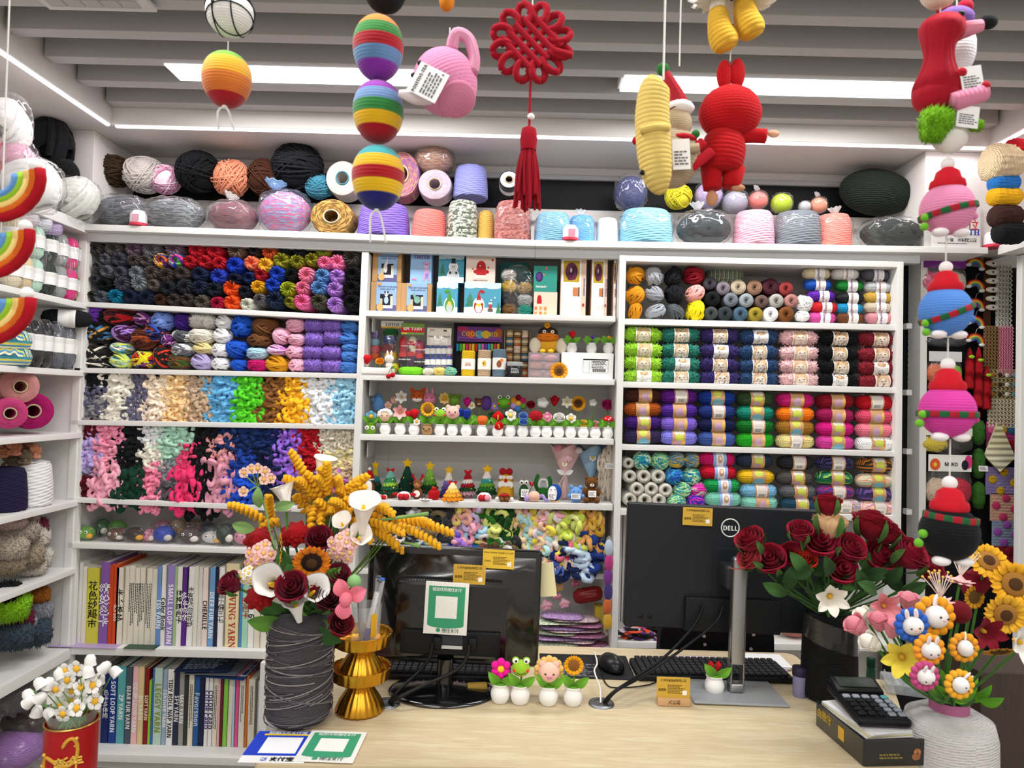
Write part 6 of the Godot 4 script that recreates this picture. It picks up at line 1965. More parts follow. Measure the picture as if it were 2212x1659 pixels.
# ---- the desk and what stands on it -------------------------------------------------------------------------------------------
const DESK:=0.75
func on_desk(x: float,y: float)->Vector3:
	return PH(x,y,DESK)
func rounded(pts: Array,r: float,n:=5)->PackedVector2Array:
	var out=PackedVector2Array()
	for k in pts.size():
		var p: Vector2=pts[k]
		var a=(pts[k-1]-p).normalized() as Vector2
		var b=(pts[(k+1)%pts.size()]-p).normalized() as Vector2
		for j in n+1:
			var t=float(j)/n
			out.append((p+a*r).lerp(p,t).lerp(p.lerp(p+b*r,t),t))
	return out
func cable(called: String,label: String,pts: Array,r: float,hex: String)->void:
	single(called,label,"cable",tubed(smooth(pts,8),r,7),mat(hex,0.5))
func gold_card(p: Vector3,w: float,tilt: float,label: String,latin: bool,lean:=0.0)->Node3D:
	var h=w*0.6
	var o=thing("business_card",label,"card",p,"gold business cards")
	o.rotation=V(lean,0,tilt)
	part(o,"card",bx(V(w,h,0.0008),0.0002),mat("c9a23e" if not latin else "dfb93c",0.4))
	if latin:
		part(o,"lettering",words("Yiwu Golden Textile Co.,Ltd.",w*0.066,true,true),mat("5a4210",0.6),at(V(0,h*0.34,0.0006)))
		part(o,"lettering",words("Jenny",w*0.07,true,true),mat("5a4210",0.6),at(V(-w*0.34,-h*0.1,0.0006)))
	else:
		part(o,"lettering",glyphs("义乌市金色纱有限公司",w*0.07,false,0.12),mat("4a3810",0.6),at(V(0,h*0.34,0.0006)))
		part(o,"lettering",glyphs("金宝色",w*0.07,false,0.14),mat("4a3810",0.6),at(V(-w*0.33,-h*0.12,0.0006)))
	part(o,"small_print",dashes(w*0.5,h*0.45,6,5),mat("6a5218",0.6),at(V(w*0.08,-h*0.08,0.0006)))
	part(o,"code_patch",bx(V(w*0.13,w*0.13,0.0004),0),mat("eeeae0",0.5),at(V(w*0.34,-h*0.24,0.0006)))
	return o
func pay_card(o: Node3D,w: float,h: float,green: bool)->void:
	part(o,"card",bx(V(w,h,0.0016),0.0004),mat("efeee8" if green else "f2f2f2",0.35))
	var art="r 50 45 84 74 3f9c72;d 50 82 42 6 3f9c72;r 50 48 50 42 eef0ea" if green else "r 50 40 100 80 1d3fc0;r 50 47 58 52 f2f4f8;r 50 12 74 6 e8c832;r 36 91 9 10 2a55d0"
	if green: art+=";d 34 92 5 4 3f9c72"
	artwork(o,"print",w,h,art,at(V(0,0,0.001)))
	if green:
		part(o,"lettering",glyphs("推荐使用微信支付",w*0.075,false),mat("eef4ee",0.6),at(V(0,h*0.36,0.0018)))
		part(o,"lettering",glyphs("微信支付",w*0.09,false),mat("7a8a80",0.6),at(V(w*0.12,-h*0.42,0.0018)))
	else:
		part(o,"lettering",glyphs("推荐使用支付宝",w*0.08,false),mat("f0f4fa",0.6),at(V(0,h*0.44,0.0018)))
		part(o,"lettering",glyphs("支付宝",w*0.11,false,0.14),mat("202428",0.6),at(V(w*0.14,-h*0.41,0.0018)))
		part(o,"lettering",glyphs("支",w*0.09,false,0.14),mat("f4f6fa",0.6),at(V(-w*0.14,-h*0.41,0.002)))
func keyboard(p: Vector3,w: float,turn: float,label: String)->void:
	var o=thing("keyboard",label,"keyboard",p,"black keyboards",turn)
	var dp=w*0.30
	part(o,"case",bx(V(w,0.018,dp),0.004),mat("141517",0.45),at(V(0,0.009,0)))
	var s=Shape.new()
	for r in 6:
		for c in 22:
			s.box(V(-w*0.47+(c+0.5)*w*0.94/22,0.021,-dp*0.42+r*dp*0.165),V(w*0.037,0.007,dp*0.13),0.0015)
	part(o,"key",s.mesh(),mat("1c1d20",0.5))
func build_desk()->void:
	var A=on_desk(541,1652)
	var D=on_desk(1990,1668)
	var E=on_desk(1925,1468)
	var G=on_desk(1775,1466)
	var C=on_desk(1712,1411)
	var wood=StandardMaterial3D.new()
	wood.albedo_texture=noise_tex("grain",0.012,["b09a78","cfbf9f","c6b48f","d4c6a6","bfaa86"],FastNoiseLite.TYPE_SIMPLEX_SMOOTH,4,512)
	wood.uv1_scale=V(0.5,5.5,1)
	wood.roughness=0.42
	var o=thing("desk","light maple sales desk with rounded corners","desk",V(0,0,0))
	var s=Shape.new()
	s.slab(rounded([Vector2(A.x,-A.z),Vector2(D.x,-D.z),Vector2(E.x,-E.z),Vector2(G.x,-G.z),Vector2(C.x,-C.z),Vector2(A.x,-C.z)],0.03),0.028)
	part(o,"top",s.mesh(),wood,Transform3D(Basis(Vector3.RIGHT,-PI/2),V(0,DESK-0.0281,0)))
	for x in [A.x+0.08,D.x-0.1]:
		part(o,"side_panel",bx(V(0.025,DESK-0.03,0.4),0.002),mat("a8845a",0.5),at(V(x,(DESK-0.03)/2,-1.62)))
	part(o,"modesty_panel",bx(V(D.x-A.x-0.2,0.5,0.02),0.002),mat("b08c60",0.5),at(V((A.x+D.x)/2,DESK-0.29,-1.42)))
	# --- monitor with its glossy black back
	var black=mat("0b0c0e",0.16,"gloss")
	var dull=mat("15171a",0.5)
	var dm=1.76
	var a=P(783,1432,dm)
	var b=P(1168,1190,dm)
	var w=b.x-a.x
	var h=b.y-a.y
	o=thing("monitor","glossy black monitor seen from behind with a payment card","monitor",V((a.x+b.x)/2,DESK,-dm))
	o.rotation.z=-0.014
	var cy=(a.y+b.y)/2-DESK
	part(o,"shell",bx(V(w,h,0.022),0.006),black,at(V(0,cy,-0.02)))
	s=Shape.new()
	for q in [[0.5,0.5,-0.008],[0.5,0.36,0.028],[0.31,0.24,0.052]]:
		pass
	var z0=-0.01
	var ringv=[[w*0.47,h*0.44,-h*0.46,0.0],[w*0.33,h*0.26,-h*0.42,0.03],[w*0.31,h*0.2,-h*0.40,0.036]]
	var first=0
	for q in ringv:
		for v in [V(-q[0],q[2],q[3]),V(q[0],q[2],q[3]),V(q[0],q[1],q[3]),V(-q[0],q[1],q[3]),V(-q[0],q[2],q[3])]:
			s.put(v+V(0,0,z0))
	s.weave(first,5,3)
	s.quad(V(-w*0.31,-h*0.40,0.026),V(w*0.31,-h*0.40,0.026),V(w*0.31,h*0.2,0.026),V(-w*0.31,h*0.2,0.026))
	part(o,"back_bulge",s.mesh(),black,at(V(0,cy,0)))
	part(o,"vent_recess",bx(V(w*0.56,0.014,0.004),0.002),mat("050506",0.6),at(V(0,cy+h*0.245,0.0195)))
	for k in 34:
		part(o,"vent_slat",bx(V(0.0018,0.013,0.003),0),mat("2a2c30",0.4),at(V(-w*0.27+k*w*0.54/33,cy+h*0.245,0.0225)))
	part(o,"lower_panel",bx(V(w*0.56,h*0.2,0.012),0.003),dull,at(V(0,cy-h*0.27,0.03)))
	part(o,"rating_label",bx(V(0.06,0.022,0.0008),0),mat("3c4048",0.5),at(V(0.0,cy-h*0.24,0.0368)))
	part(o,"rating_label",bx(V(0.06,0.008,0.0008),0),mat("d8d8d4",0.5),at(V(0.0,cy-h*0.30,0.0368)))
	for x in [-0.03,0.055]:
		part(o,"plug",bx(V(0.02,0.03,0.014),0.003),dull,at(V(x,cy-h*0.26,0.043)))
	part(o,"neck",lathed([Vector2(0.024,0.008),Vector2(0.02,0.03),Vector2(0.02,a.y-DESK+0.03)],16),black,at(V(-0.01,0,0.03)))
	part(o,"foot",lathed([Vector2(0.001,0),Vector2(0.125,0),Vector2(0.128,0.004),Vector2(0.118,0.009),Vector2(0.04,0.016),Vector2(0.001,0.018)],40),black,ST(V(1,1,0.75),V(-0.012,0,0.05)))
	var pc=thing("payment_card","white and green payment card taped to the glossy monitor","card",P(964,1314,1.705))
	pc.rotation=V(0.02,0,-0.03)
	pay_card(pc,0.104,0.125,true)
	gold_card(P(1014,1241,1.72),0.078,-0.02,"gold business card below the yellow one on the monitor",false)
	gold_card(P(1077,1208,1.738),0.077,-0.025,"yellow gold business card at the monitor's top edge",true)
	var nt=thing("handwritten_note","cream paper note with handwriting behind the glossy monitor","note",P(1180,1252,1.80))
	part(nt,"paper",bx(V(0.045,0.085,0.001),0.0002),mat("e4dcae",0.8),euler(Vector3.ZERO,V(0,-12,8)))
	part(nt,"handwriting",dashes(0.06,0.03,4,12),mat("4a5070",0.8),euler(V(0.004,0,0.0012),V(0,-12,-80)))
	# --- large dark monitor on a silver arm
	dm=1.84
	a=P(1344,1352,dm)
	b=P(1790,1100,dm)
	w=b.x-a.x
	h=b.y-a.y
	o=thing("monitor","large matt charcoal monitor on a silver stand, seen from behind","monitor",V((a.x+b.x)/2,DESK,-dm))
	o.rotation.z=-0.014
	cy=(a.y+b.y)/2-DESK
	var char_=mat("1d2024",0.42)
	part(o,"shell",bx(V(w,h,0.03),0.004),char_,at(V(0,cy,0)))
	part(o,"port_housing",bx(V(w*0.46,h*0.27,0.02),0.002),mat("17191c",0.45),at(V(0.01,cy-h*0.365,0.022)))
	part(o,"mount_panel",bx(V(w*0.27,h*0.4,0.004),0.001),mat("1b1e22",0.42),at(V(0.03,cy-h*0.03,0.016)))
	var ar=P(1588,1365,1.76)-o.position
	var foot=on_desk(1588,1500)
	part(o,"logo_ring",torus(0.0225,0.0016),mat("e4e4e4",0.4),at(P(1573,1140,dm-0.016)-o.position))
	part(o,"logo_lettering",words("DELL",0.0165,true),mat("e8e8e8",0.4),at(P(1573,1141,dm-0.0165)-o.position))
	for x in [1382,1401]:
		part(o,"screw_cap",lathed([Vector2(0.001,0),Vector2(0.006,0),Vector2(0.006,0.002),Vector2(0.001,0.002)],14),mat("101214",0.5),euler(P(x,1333,dm-0.016)-o.position,V(90,0,0)))
	var silver=mat("a8aaad",0.35,"metal")
	var ah=P(1588,1216,1.72).y-DESK
	var fx=foot.x-o.position.x
	var fz=foot.z-o.position.z
	s=Shape.new()
	s.box(V(0,ah*0.60,0),V(0.036,ah*0.80,0.03),0.006)
	s.box(V(-0.0145,ah*0.12,0),V(0.007,ah*0.20,0.03),0.003)
	s.box(V(0.0145,ah*0.12,0),V(0.007,ah*0.20,0.03),0.003)
	s.box(V(0,ah*0.035,0),V(0.036,ah*0.07,0.03),0.004)
	part(o,"arm",s.mesh(),silver,at(V(fx,0.008,fz)))
	part(o,"arm_joint",bx(V(0.06,0.06,absf(fz)*0.9),0.008),mat("2a2c30",0.4),at(V(fx*0.9,cy-h*0.03,fz*0.5)))
	part(o,"foot",bx(V(0.225,0.008,0.16),0.003),mat("96999c",0.35),at(V(fx-0.005,0.004,fz-0.01)))
	part(o,"rubber_band",torus(0.0215,0.001),mat("c8583c",0.6),euler(V(fx,ah*0.94,fz),V(84,0,6)))
	gold_card(P(1507,1116,dm-0.02),0.076,-0.02,"gold business card stuck to the charcoal monitor's top edge",false)
	# --- keyboards, mouse, mat
	keyboard(on_desk(935,1452),0.40,0.0,"black keyboard half hidden behind the glossy monitor's foot")
	keyboard(on_desk(1532,1456),0.40,0.03,"black keyboard behind the charcoal monitor's stand")
	var p=on_desk(1265,1440)
	o=thing("mouse_mat","black mouse mat with small white print","mat",p)
	part(o,"sheet",bx(V(0.24,0.002,0.17),0.0008),mat("17181b",0.6),at(V(0,0.001,0)))
	part(o,"printed_lines",dashes(0.10,0.09,9,88),mat("6a6c70",0.6),Transform3D(Basis(Vector3.RIGHT,-PI/2),V(-0.02,0.0022,0.03)))
	p=on_desk(1320,1446)+V(0,0.0022,0)
	o=thing("computer_mouse","black computer mouse with a scroll wheel on the mat","mouse",p,"",0.3)
	s=Shape.new()
	s.lathe([Vector2(0.6,0),Vector2(0.96,0.05),Vector2(1,0.25),Vector2(0.9,0.6),Vector2(0.6,0.9),Vector2(0.02,1.0)],22)
	part(o,"body",s.mesh(),mat("0f1012",0.3),ST(V(0.031,0.036,0.05),Vector3.ZERO))
	part(o,"scroll_wheel",torus(0.006,0.003),mat("505357",0.4),euler(V(0,0.032,0.024),V(0,90,0)))
	# --- cable outlets and cables
	var g1=on_desk(1299,1521)
	var g2=on_desk(836,1521)
	for q in [[g1,"silver round cable outlet beside the sunflower pot"],[g2,"grey round cable outlet beside the gold stand"]]:
		o=thing("cable_outlet",q[1],"cable outlet",q[0],"desk cable outlets")
		part(o,"rim",lathed([Vector2(0.018,0.004),Vector2(0.027,0.004),Vector2(0.029,0.0),Vector2(0.03,0.0)].duplicate(),28),mat("8f9296",0.35,"metal"))
		part(o,"collar",lathed([Vector2(0.03,0.0),Vector2(0.029,0.004),Vector2(0.020,0.005),Vector2(0.018,0.003),Vector2(0.001,0.002)],28),mat("8f9296",0.4,"metal"))
	cable("power_cable","thick black cable from the charcoal monitor to the silver outlet",[P(1519,1310,1.80),P(1500,1350,1.79),P(1440,1415,1.76),P(1370,1465,1.72),P(1325,1495,1.66),g1+V(0.005,0.004,0)],0.0035,"101113")
	cable("video_cable","second black cable from the charcoal monitor to the outlet",[P(1562,1308,1.80),P(1545,1345,1.79),P(1470,1405,1.765),P(1385,1462,1.725),P(1332,1492,1.665),g1+V(0.010,0.004,0.002)],0.0035,"141518")
	cable("charging_cable","thin white cable curving from the mat to the silver outlet",[on_desk(1284,1412)+V(0,0.004,0),P(1290,1432,1.8),P(1284,1450,1.77),P(1296,1485,1.7),g1+V(-0.002,0.004,0.002)],0.002,"e8e8e4")
	cable("mouse_cable","thin black mouse cable lying on the desk",[on_desk(1300,1455)+V(0,0.006,0),on_desk(1308,1478)+V(0,0.003,0),on_desk(1330,1488)+V(0,0.003,0),on_desk(1400,1482)+V(0,0.003,0),on_desk(1440,1462)+V(0,0.003,0)],0.0016,"16171a")
	cable("power_cable","black cable from the glossy monitor to the grey outlet",[P(934,1388,1.70),P(928,1420,1.69),P(905,1450,1.68),P(862,1490,1.64),g2+V(0.004,0.003,0)],0.004,"0c0d0f")
	cable("video_cable","black cable with a ferrite lump beside the gold stand",[P(1013,1393,1.70),P(1010,1415,1.69),P(985,1448,1.66),P(900,1488,1.63),P(860,1508,1.61),g2+V(0.008,0.003,0.003)],0.0045,"0d0e10")
	# --- four pot toys in front of the monitors, and the heart
	for q in [[1080,1524,1443,"puff","f01c9c","f0d030",0.026,"hot pink flower with a yellow heart in a white pot on the desk"],[1123,1527,1441,"frog","9ac832","f0f0f0",0.021,"lime frog flower with bulging eyes in a white pot on the desk"],[1184,1529,1450,"pig","f4c4b0","f0a0b8",0.025,"pink pig in a yellow ruffled petal ring on the desk"],[1237,1530,1436,"sun","f2a81c","8a5a2c",0.024,"sunflower with a brown heart in a white pot on the desk"],[1543,1507,1434,"heart","b81420","b81420",0.0,"red heart on a stem in a white pot beside the monitor stand"]]:
		var base=on_desk(q[0],q[1]-8)
		var d=-base.z
		var top=P(q[0],q[2],d).y
		var r=21.0*mpp(d)
		if q[3]=="heart":
			o=pot_flower(base,r,top-DESK-r*1.9,0.001,"none","b81420","b81420",q[7],"toys in white pots on the desk")
			part(o,"heart",heart_mesh(),mat("b81420",0.95,"bigknit"),ST(Vector3.ONE*0.0205,V(-0.002,top-DESK-0.006,0.006)))
		else:
			o=pot_flower(base,r,top-DESK-r*1.9,q[6],q[3],q[4],q[5],q[7],"toys in white pots on the desk")
			if q[3]=="pig":
				for k in 14:
					var an=TAU*k/14
					bead(o,"petal_ruffle",V(sin(an)*0.027,top-DESK+cos(an)*0.027,-0.004+0.003*(k%2)),V(0.0085,0.0085,0.006),knit("f0c070"))
	# --- card stand
	p=on_desk(1454,1522)
	o=thing("card_stand","small beech card stand with burnt lettering","card stand",p)
	part(o,"block",bx(V(0.076,0.018,0.024),0.002),mat("c8a070",0.6),at(V(0,0.009,0)))
	part(o,"lettering",glyphs("义公司",0.0085,false),mat("5a3a1c",0.7),at(V(0,0.010,0.0125)))
	gold_card(p+V(-0.001,0.041,0.003),0.078,-0.01,"gold business card held upright in the beech stand",false,-0.06)
	# --- gold tiered stand with pens in a glass
	p=on_desk(777,1534)
	var gold=mat("c8912a",0.28,"metal")
	var lift=0.0
	for k in 2:
		o=thing("gold_pedestal_dish","fluted gold pedestal dish, %s"%["the lower one on the desk","the upper one carrying the pen glass"][k],"dish",p+V(0,lift,0),"fluted gold pedestal dishes")
		s=Shape.new()
		s.lathe([Vector2(0.001,0.0),Vector2(0.052,0.0),Vector2(0.054,0.006),Vector2(0.046,0.026),Vector2(0.03,0.05),Vector2(0.022,0.064),Vector2(0.024,0.068)],88,func(an,j,v): return Vector2(v.x*(1.0+0.04*absf(sin(an*11.0))-0.02),v.y))
		part(o,"foot",s.mesh(),gold)
		s=Shape.new()
		s.lathe([Vector2(0.02,0.068),Vector2(0.055,0.069),Vector2(0.063,0.074),Vector2(0.065,0.095),Vector2(0.067,0.099),Vector2(0.064,0.0995),Vector2(0.061,0.094),Vector2(0.059,0.077),Vector2(0.001,0.075)],96,func(an,j,v): return Vector2(v.x*(1.0+0.03*absf(sin(an*12.0))-0.015),v.y))
		part(o,"bowl",s.mesh(),gold)
		lift+=0.0755
	var cup=p+V(0.008,lift,0)
	o=thing("pen_glass","clear glass tumbler with a yellow label holding pens","glass",cup)
	part(o,"tumbler",lathed([Vector2(0.001,0.001),Vector2(0.029,0.001),Vector2(0.031,0.004),Vector2(0.034,0.085),Vector2(0.032,0.085),Vector2(0.029,0.006),Vector2(0.001,0.005)],28),mat("f0f4f4",0.05,"glass"))
	part(o,"label",bx(V(0.014,0.05,0.001),0),mat("e0a820",0.5),euler(V(0.022,0.045,0.025),V(0,40,0)))
	for k in 4:
		var q=thing("pen",["silver pen with a blue cap standing in the glass","grey marker standing in the glass","blue felt marker leaning in the glass","white marker standing in the glass"][k],"pen",cup+V([0.012,-0.008,0.002,0.016][k],0.007,[0.004,0.006,0.010,-0.01][k]),"pens in the glass")
		q.rotation.z=[-0.16,0.08,-0.2,-0.05][k]
		part(q,"barrel",tubed([Vector3.ZERO,V(0,0.11,0)],0.006,10),mat(["a8acb0","9a9ca0","e8e8ea","e4e4e0"][k],0.3))
		part(q,"cap",tubed([V(0,0.0,0),V(0,0.03,0)] if k==2 else [V(0,0.1,0),V(0,0.135,0)],0.0066,10),mat(["a8acb0","8a8c90","2a30b8","c8c8c8"][k],0.3))
		part(q,"end_plug",tubed([V(0,0.134,0),V(0,0.139,0)],0.0062,10),mat("2a68d8" if k==0 else "606468",0.4))
	# --- flat payment cards on the desk
	for k in 2:
		var c=on_desk([606,716][k],[1614,1615][k])
		o=thing("payment_card",["blue and white payment card lying flat under the grey cone","white and green payment card lying flat on the desk"][k],"card",c+V(0,0.001+0.002*k,0),"payment cards")
		o.rotation=V(-PI/2,0,0.03-0.04*k)
		pay_card(o,[0.125,0.115][k],0.125,k==1)
	# --- the grey mohair cone used as a vase
	p=on_desk(644,1556)
	o=thing("yarn_cone_vase","tall grey mohair yarn cone used as a flower vase","vase",p)
	var cr=70*mpp(-p.z)
	var chh=0.235
	s=Shape.new()
	var prof=[Vector2(0.001,0),Vector2(cr*0.7,0),Vector2(cr*0.9,0.012)]
	for k in 25:
		prof.append(Vector2(cr*(0.96+0.04*sin(k*2.3)),0.02+k*(chh-0.045)/24))
	prof.append_array([Vector2(cr*0.9,chh-0.012),Vector2(cr*0.7,chh),Vector2(cr*0.4,chh),Vector2(cr*0.34,chh-0.03),Vector2(0.001,chh-0.03)])
	s.lathe(prof,48,func(an,j,v): return Vector2(v.x*(1.0+0.012*sin(an*5.0+v.y*60.0)),v.y))
	part(o,"yarn",s.mesh(),mat("4c484c",0.95,"windm"))
	for k in 46:
		var pts=[]
		var y1=0.02+0.19*fposmod(k*0.382,1.0)
		var sl=0.03*sin(k*1.9)
		for j in 14:
			var an=-1.7+3.4*j/13.0+k
			var hh=clampf(y1+sl*(j/13.0-0.5)*2.0,0.012,chh-0.012)
			pts.append(V(sin(an),0,cos(an))*cr*1.008+V(0,hh,0))
		part(o,"loose_thread",tubed(pts,0.0007+0.0004*(k%3),4),mat(["7a7478","948c8c","5c575c"][k%3],0.95))
	# --- black cone vase with tape
	p=on_desk(1790,1505)
	o=thing("yarn_cone_vase","tall black yarn cone wrapped in clear tape holding the roses","vase",p)
	cr=58*mpp(-p.z)
	chh=P(1790,1322,-p.z).y-DESK
	part(o,"yarn",lathed([Vector2(0.001,0),Vector2(cr*0.85,0),Vector2(cr,0.01),Vector2(cr*0.93,chh*0.93),Vector2(cr*0.85,chh),Vector2(cr*0.5,chh),Vector2(cr*0.45,chh*0.85),Vector2(0.001,chh*0.85)],36),mat("0d0e10",0.8,"windm"))
	s=Shape.new()
	first=0
	for j in 2:
		for k in 31:
			var an=-1.5+3.0*k/30.0
			s.put(V(sin(an),0,cos(an))*cr*0.992+V(0,chh*(0.62+0.28*j)-0.016*an,0))
	s.weave(0,31,2)
	part(o,"clear_tape",s.mesh(),mat("c8ccc8",0.1,"film"))
	# --- tin with papers and the calculator
	var tb=on_desk(1764,1566)
	var tf=on_desk(1866,1656)
	var tv=(tf-tb).normalized()
	var L=V(0.135,0.053,tf.distance_to(tb))
	p=(tb+tf)/2+V(tv.z,0,-tv.x)*L.x/2
	o=thing("tin_box","open black tin with gold lettering full of papers","tin",p,"",atan2(tv.x,tv.z))
	for q in [[V(0,0.0015,0),V(L.x,0.003,L.z)],[V(0,L.y/2,L.z/2),V(L.x,L.y,0.004)],[V(0,L.y/2,-L.z/2),V(L.x,L.y,0.004)],[V(L.x/2,L.y/2,0),V(0.004,L.y,L.z)],[V(-L.x/2,L.y/2,0),V(0.004,L.y,L.z)]]:
		part(o,"tin_wall",bx(q[1],0.0015),mat("0c0f0e",0.25,"gloss"),at(q[0]))
	part(o,"gold_lettering",glyphs("金微信",0.017,false,0.13),mat("b89a3c",0.4),euler(V(-L.x/2-0.0025,0.034,-0.055),V(0,-90,0)))
	part(o,"gold_emblem",bx(V(0.001,0.026,0.022),0.0004),mat("d8a838",0.4),at(V(-L.x/2-0.0025,0.028,0.012)))
	part(o,"small_print",dashes(0.05,0.012,2,66),mat("8a7a3c",0.5),at(V(-0.012,0.02,L.z/2+0.0024)))
	artwork(o,"puppy_print",0.026,0.026,"d 50 40 30 32 a06a44;d 40 70 34 28 9a6440;d 34 34 10 14 b87e54;d 66 30 10 14 b87e54;d 50 46 6 5 3a2418",at(V(0.042,0.024,L.z/2+0.0024)))
	var tinb=o.transform
	o=thing("paper_stack","loose white papers with a yellow edge lying in the tin","paper",tinb*V(0,0.046,-0.01),"",atan2(tv.x,tv.z)+0.04)
	for k in 4: part(o,"sheet",bx(V(0.112,0.003,0.16),0.0005),mat(["e8e8ea","e0d8a0","ececee","f0f0f0"][k],0.7),euler(V(0.002*k,0.003*k,0),V(0,2.0*k,0)))
	o=thing("calculator","black desk calculator with grey keys lying on the papers","calculator",tinb*V(0.006,0.064,-0.02),"",atan2(tv.x,tv.z)-0.12)
	o.scale=Vector3.ONE*1.18
	o.rotation.x=0.06
	part(o,"body",bx(V(0.092,0.018,0.135),0.005),mat("15171a",0.35),at(V(0,0.008,0)))
	part(o,"display_hood",bx(V(0.086,0.012,0.042),0.003),mat("0c0e0f",0.3),euler(V(0,0.021,-0.046),V(14,0,0)))
	part(o,"display",bx(V(0.07,0.002,0.026),0.0005),mat("2a352f",0.2),euler(V(0,0.028,-0.046),V(14,0,0)))
	for r in 5:
		for c in 5:
			var grey=r==0 or c>2
			part(o,"key",bx(V(0.013,0.006,0.010),0.002),mat("5aa8a8" if r==0 and c==4 else "9aa2ac" if grey else "202226",0.4),at(V(-0.034+c*0.017,0.019,-0.008+r*0.0155)))
	# --- pale speckled cone and other things at the right end
	p=P(2050,1540,1.47)
	o=thing("yarn_cone_vase","large pale speckled yarn cone with a pink tube holding flowers","vase",V(p.x,0.55,p.z))
	cr=92*mpp(-p.z)
	chh=P(2035,1532,-p.z).y-0.55
	var fleck=StandardMaterial3D.new()
	fleck.albedo_texture=noise_tex("fleck",0.06,["8a8c96","c4c2c2","c9c7c6","cdcac8","c8c6c4","b0a0a4"],FastNoiseLite.TYPE_CELLULAR,3)
	fleck.uv1_scale=V(7,12,1)
	fleck.roughness=0.95
	fleck.normal_enabled=true
	fleck.normal_texture=relief("wind")
	fleck.normal_scale=0.6
	part(o,"yarn",lathed([Vector2(0.001,0),Vector2(cr,0),Vector2(cr*1.02,0.05),Vector2(cr*0.98,chh*0.85),Vector2(cr*0.9,chh*0.95),Vector2(cr*0.6,chh),Vector2(0.001,chh)],40),fleck)
	part(o,"pink_tube",lathed([Vector2(0.034,chh-0.002),Vector2(0.036,chh),Vector2(0.037,chh+0.02),Vector2(0.033,chh+0.02),Vector2(0.031,chh+0.002)],28),mat("b86a94",0.5))
	var st=thing("corner_stand","dark stand under the pale speckled cone","stand",V(p.x,0,p.z))
	part(st,"column",bx(V(0.26,0.549,0.22),0.004),mat("8a9a78",0.6),at(V(0,0.2745,0)))
	p=P(2118,1452,1.50)
	o=thing("brown_cabinet","dark brown wood grain cabinet below the sunflowers","cabinet",V(p.x+0.18,0,-1.57))
	var oak=StandardMaterial3D.new()
	oak.albedo_texture=noise_tex("oak",0.02,["2a1e18","3c2c24","33261f","46352b"],FastNoiseLite.TYPE_SIMPLEX_SMOOTH,4)
	oak.uv1_triplanar=true
	oak.uv1_scale=V(9,0.8,9)
	oak.roughness=0.5
	part(o,"body",bx(V(0.36,p.y,0.14),0.003),oak,at(V(0,p.y/2,0)))
	# pads, notebook, bottle, jars behind
	p=on_desk(1512,1428)
	o=thing("paper_pad","lilac paper pad lying behind the keyboard","paper",p)
	part(o,"sheet",bx(V(0.15,0.004,0.05),0.0006),mat("d8b8dc",0.6),at(V(0,0.002,0)))
	p=on_desk(1640,1432)
	o=thing("notebook","open notebook of lined white pages behind the monitor stand","notebook",p,"",-0.15)
	for k in 3: part(o,"page",bx(V(0.13,0.003,0.1),0.0008),mat(["d8b8dc","eef0f2","f2f3f5"][k],0.7),euler(V(0.004*k,0.0015+0.003*k,0),V(0,4*k,0)))
	p=on_desk(1881,1478)
	o=thing("glass_bottle","small dark green bottle beside the calculator","bottle",p)
	part(o,"bottle",lathed([Vector2(0.001,0),Vector2(0.011,0),Vector2(0.011,0.035),Vector2(0.009,0.045),Vector2(0.001,0.045)],16),mat("24503c",0.2))
	part(o,"cap",lathed([Vector2(0.0105,0.044),Vector2(0.011,0.046),Vector2(0.011,0.066),Vector2(0.001,0.067)],16),mat("0d3a2c",0.4))
	p=on_desk(1727,1503)
	o=thing("candle_jar","pale mauve jar with a dark purple lid beside the black cone","jar",p)
	part(o,"body",lathed([Vector2(0.001,0),Vector2(0.016,0),Vector2(0.017,0.05),Vector2(0.001,0.051)],18),mat("8a86a8",0.4))
	part(o,"lid",lathed([Vector2(0.0175,0.05),Vector2(0.018,0.052),Vector2(0.018,0.07),Vector2(0.001,0.071)],18),mat("2c2440",0.5))
	o=thing("sorting_tray","clear plastic sorting tray between the tin and the cone","tray",on_desk(1955,1490),"",-0.3)
	part(o,"tray",bx(V(0.1,0.025,0.09),0.003),mat("e8f0f4",0.1,"cloudy"),at(V(0,0.013,0)))
	for k in 4: part(o,"divider",bx(V(0.002,0.03,0.088),0),mat("cfe0e8",0.2,"cloudy"),at(V(-0.04+k*0.026,0.016,0)))
	o=thing("thread_spool","gold thread spool lying behind the pink flower pot","spool",on_desk(1030,1494)+V(0,0.011,0))
	part(o,"thread",roll_cyl(),mat("9a7c30",0.4,"wind"),euler(Vector3.ZERO,V(0,10,90),V(0.011,0.024,0.011)))
	# black chair back with a floral cover behind the desk
	p=P(1535,1400,2.15)
	o=thing("office_chair","black chair back with a floral cover behind the desk","chair",V(p.x,0,p.z))
	s=Shape.new()
	s.slab(rounded([Vector2(-0.17,p.y-0.25),Vector2(0.18,p.y-0.25),Vector2(0.17,p.y+0.10),Vector2(-0.16,p.y+0.10)],0.05),0.05)
	part(o,"backrest",s.mesh(),mat("0d0d10",0.9))
	var fl=Shape.new()
	for k in 26: fl.ball(V(-0.02+0.2*fposmod(k*0.618,1.0)*(1 if k%3 else -0.1),p.y+0.10-0.22*fposmod(k*0.37,1.0),0.052),V(0.006,0.005,0.001),6,4)
	part(o,"floral_print",fl.mesh(),mat("c8b8bc",0.8))
	part(o,"seat",bx(V(0.4,0.06,0.38),0.02),mat("0d0d10",0.9),at(V(0,0.45,-0.2)))
	part(o,"post",tubed([V(0,0.03,-0.2),V(0,0.43,-0.2)],0.025,10),mat("1a1b1e",0.5))
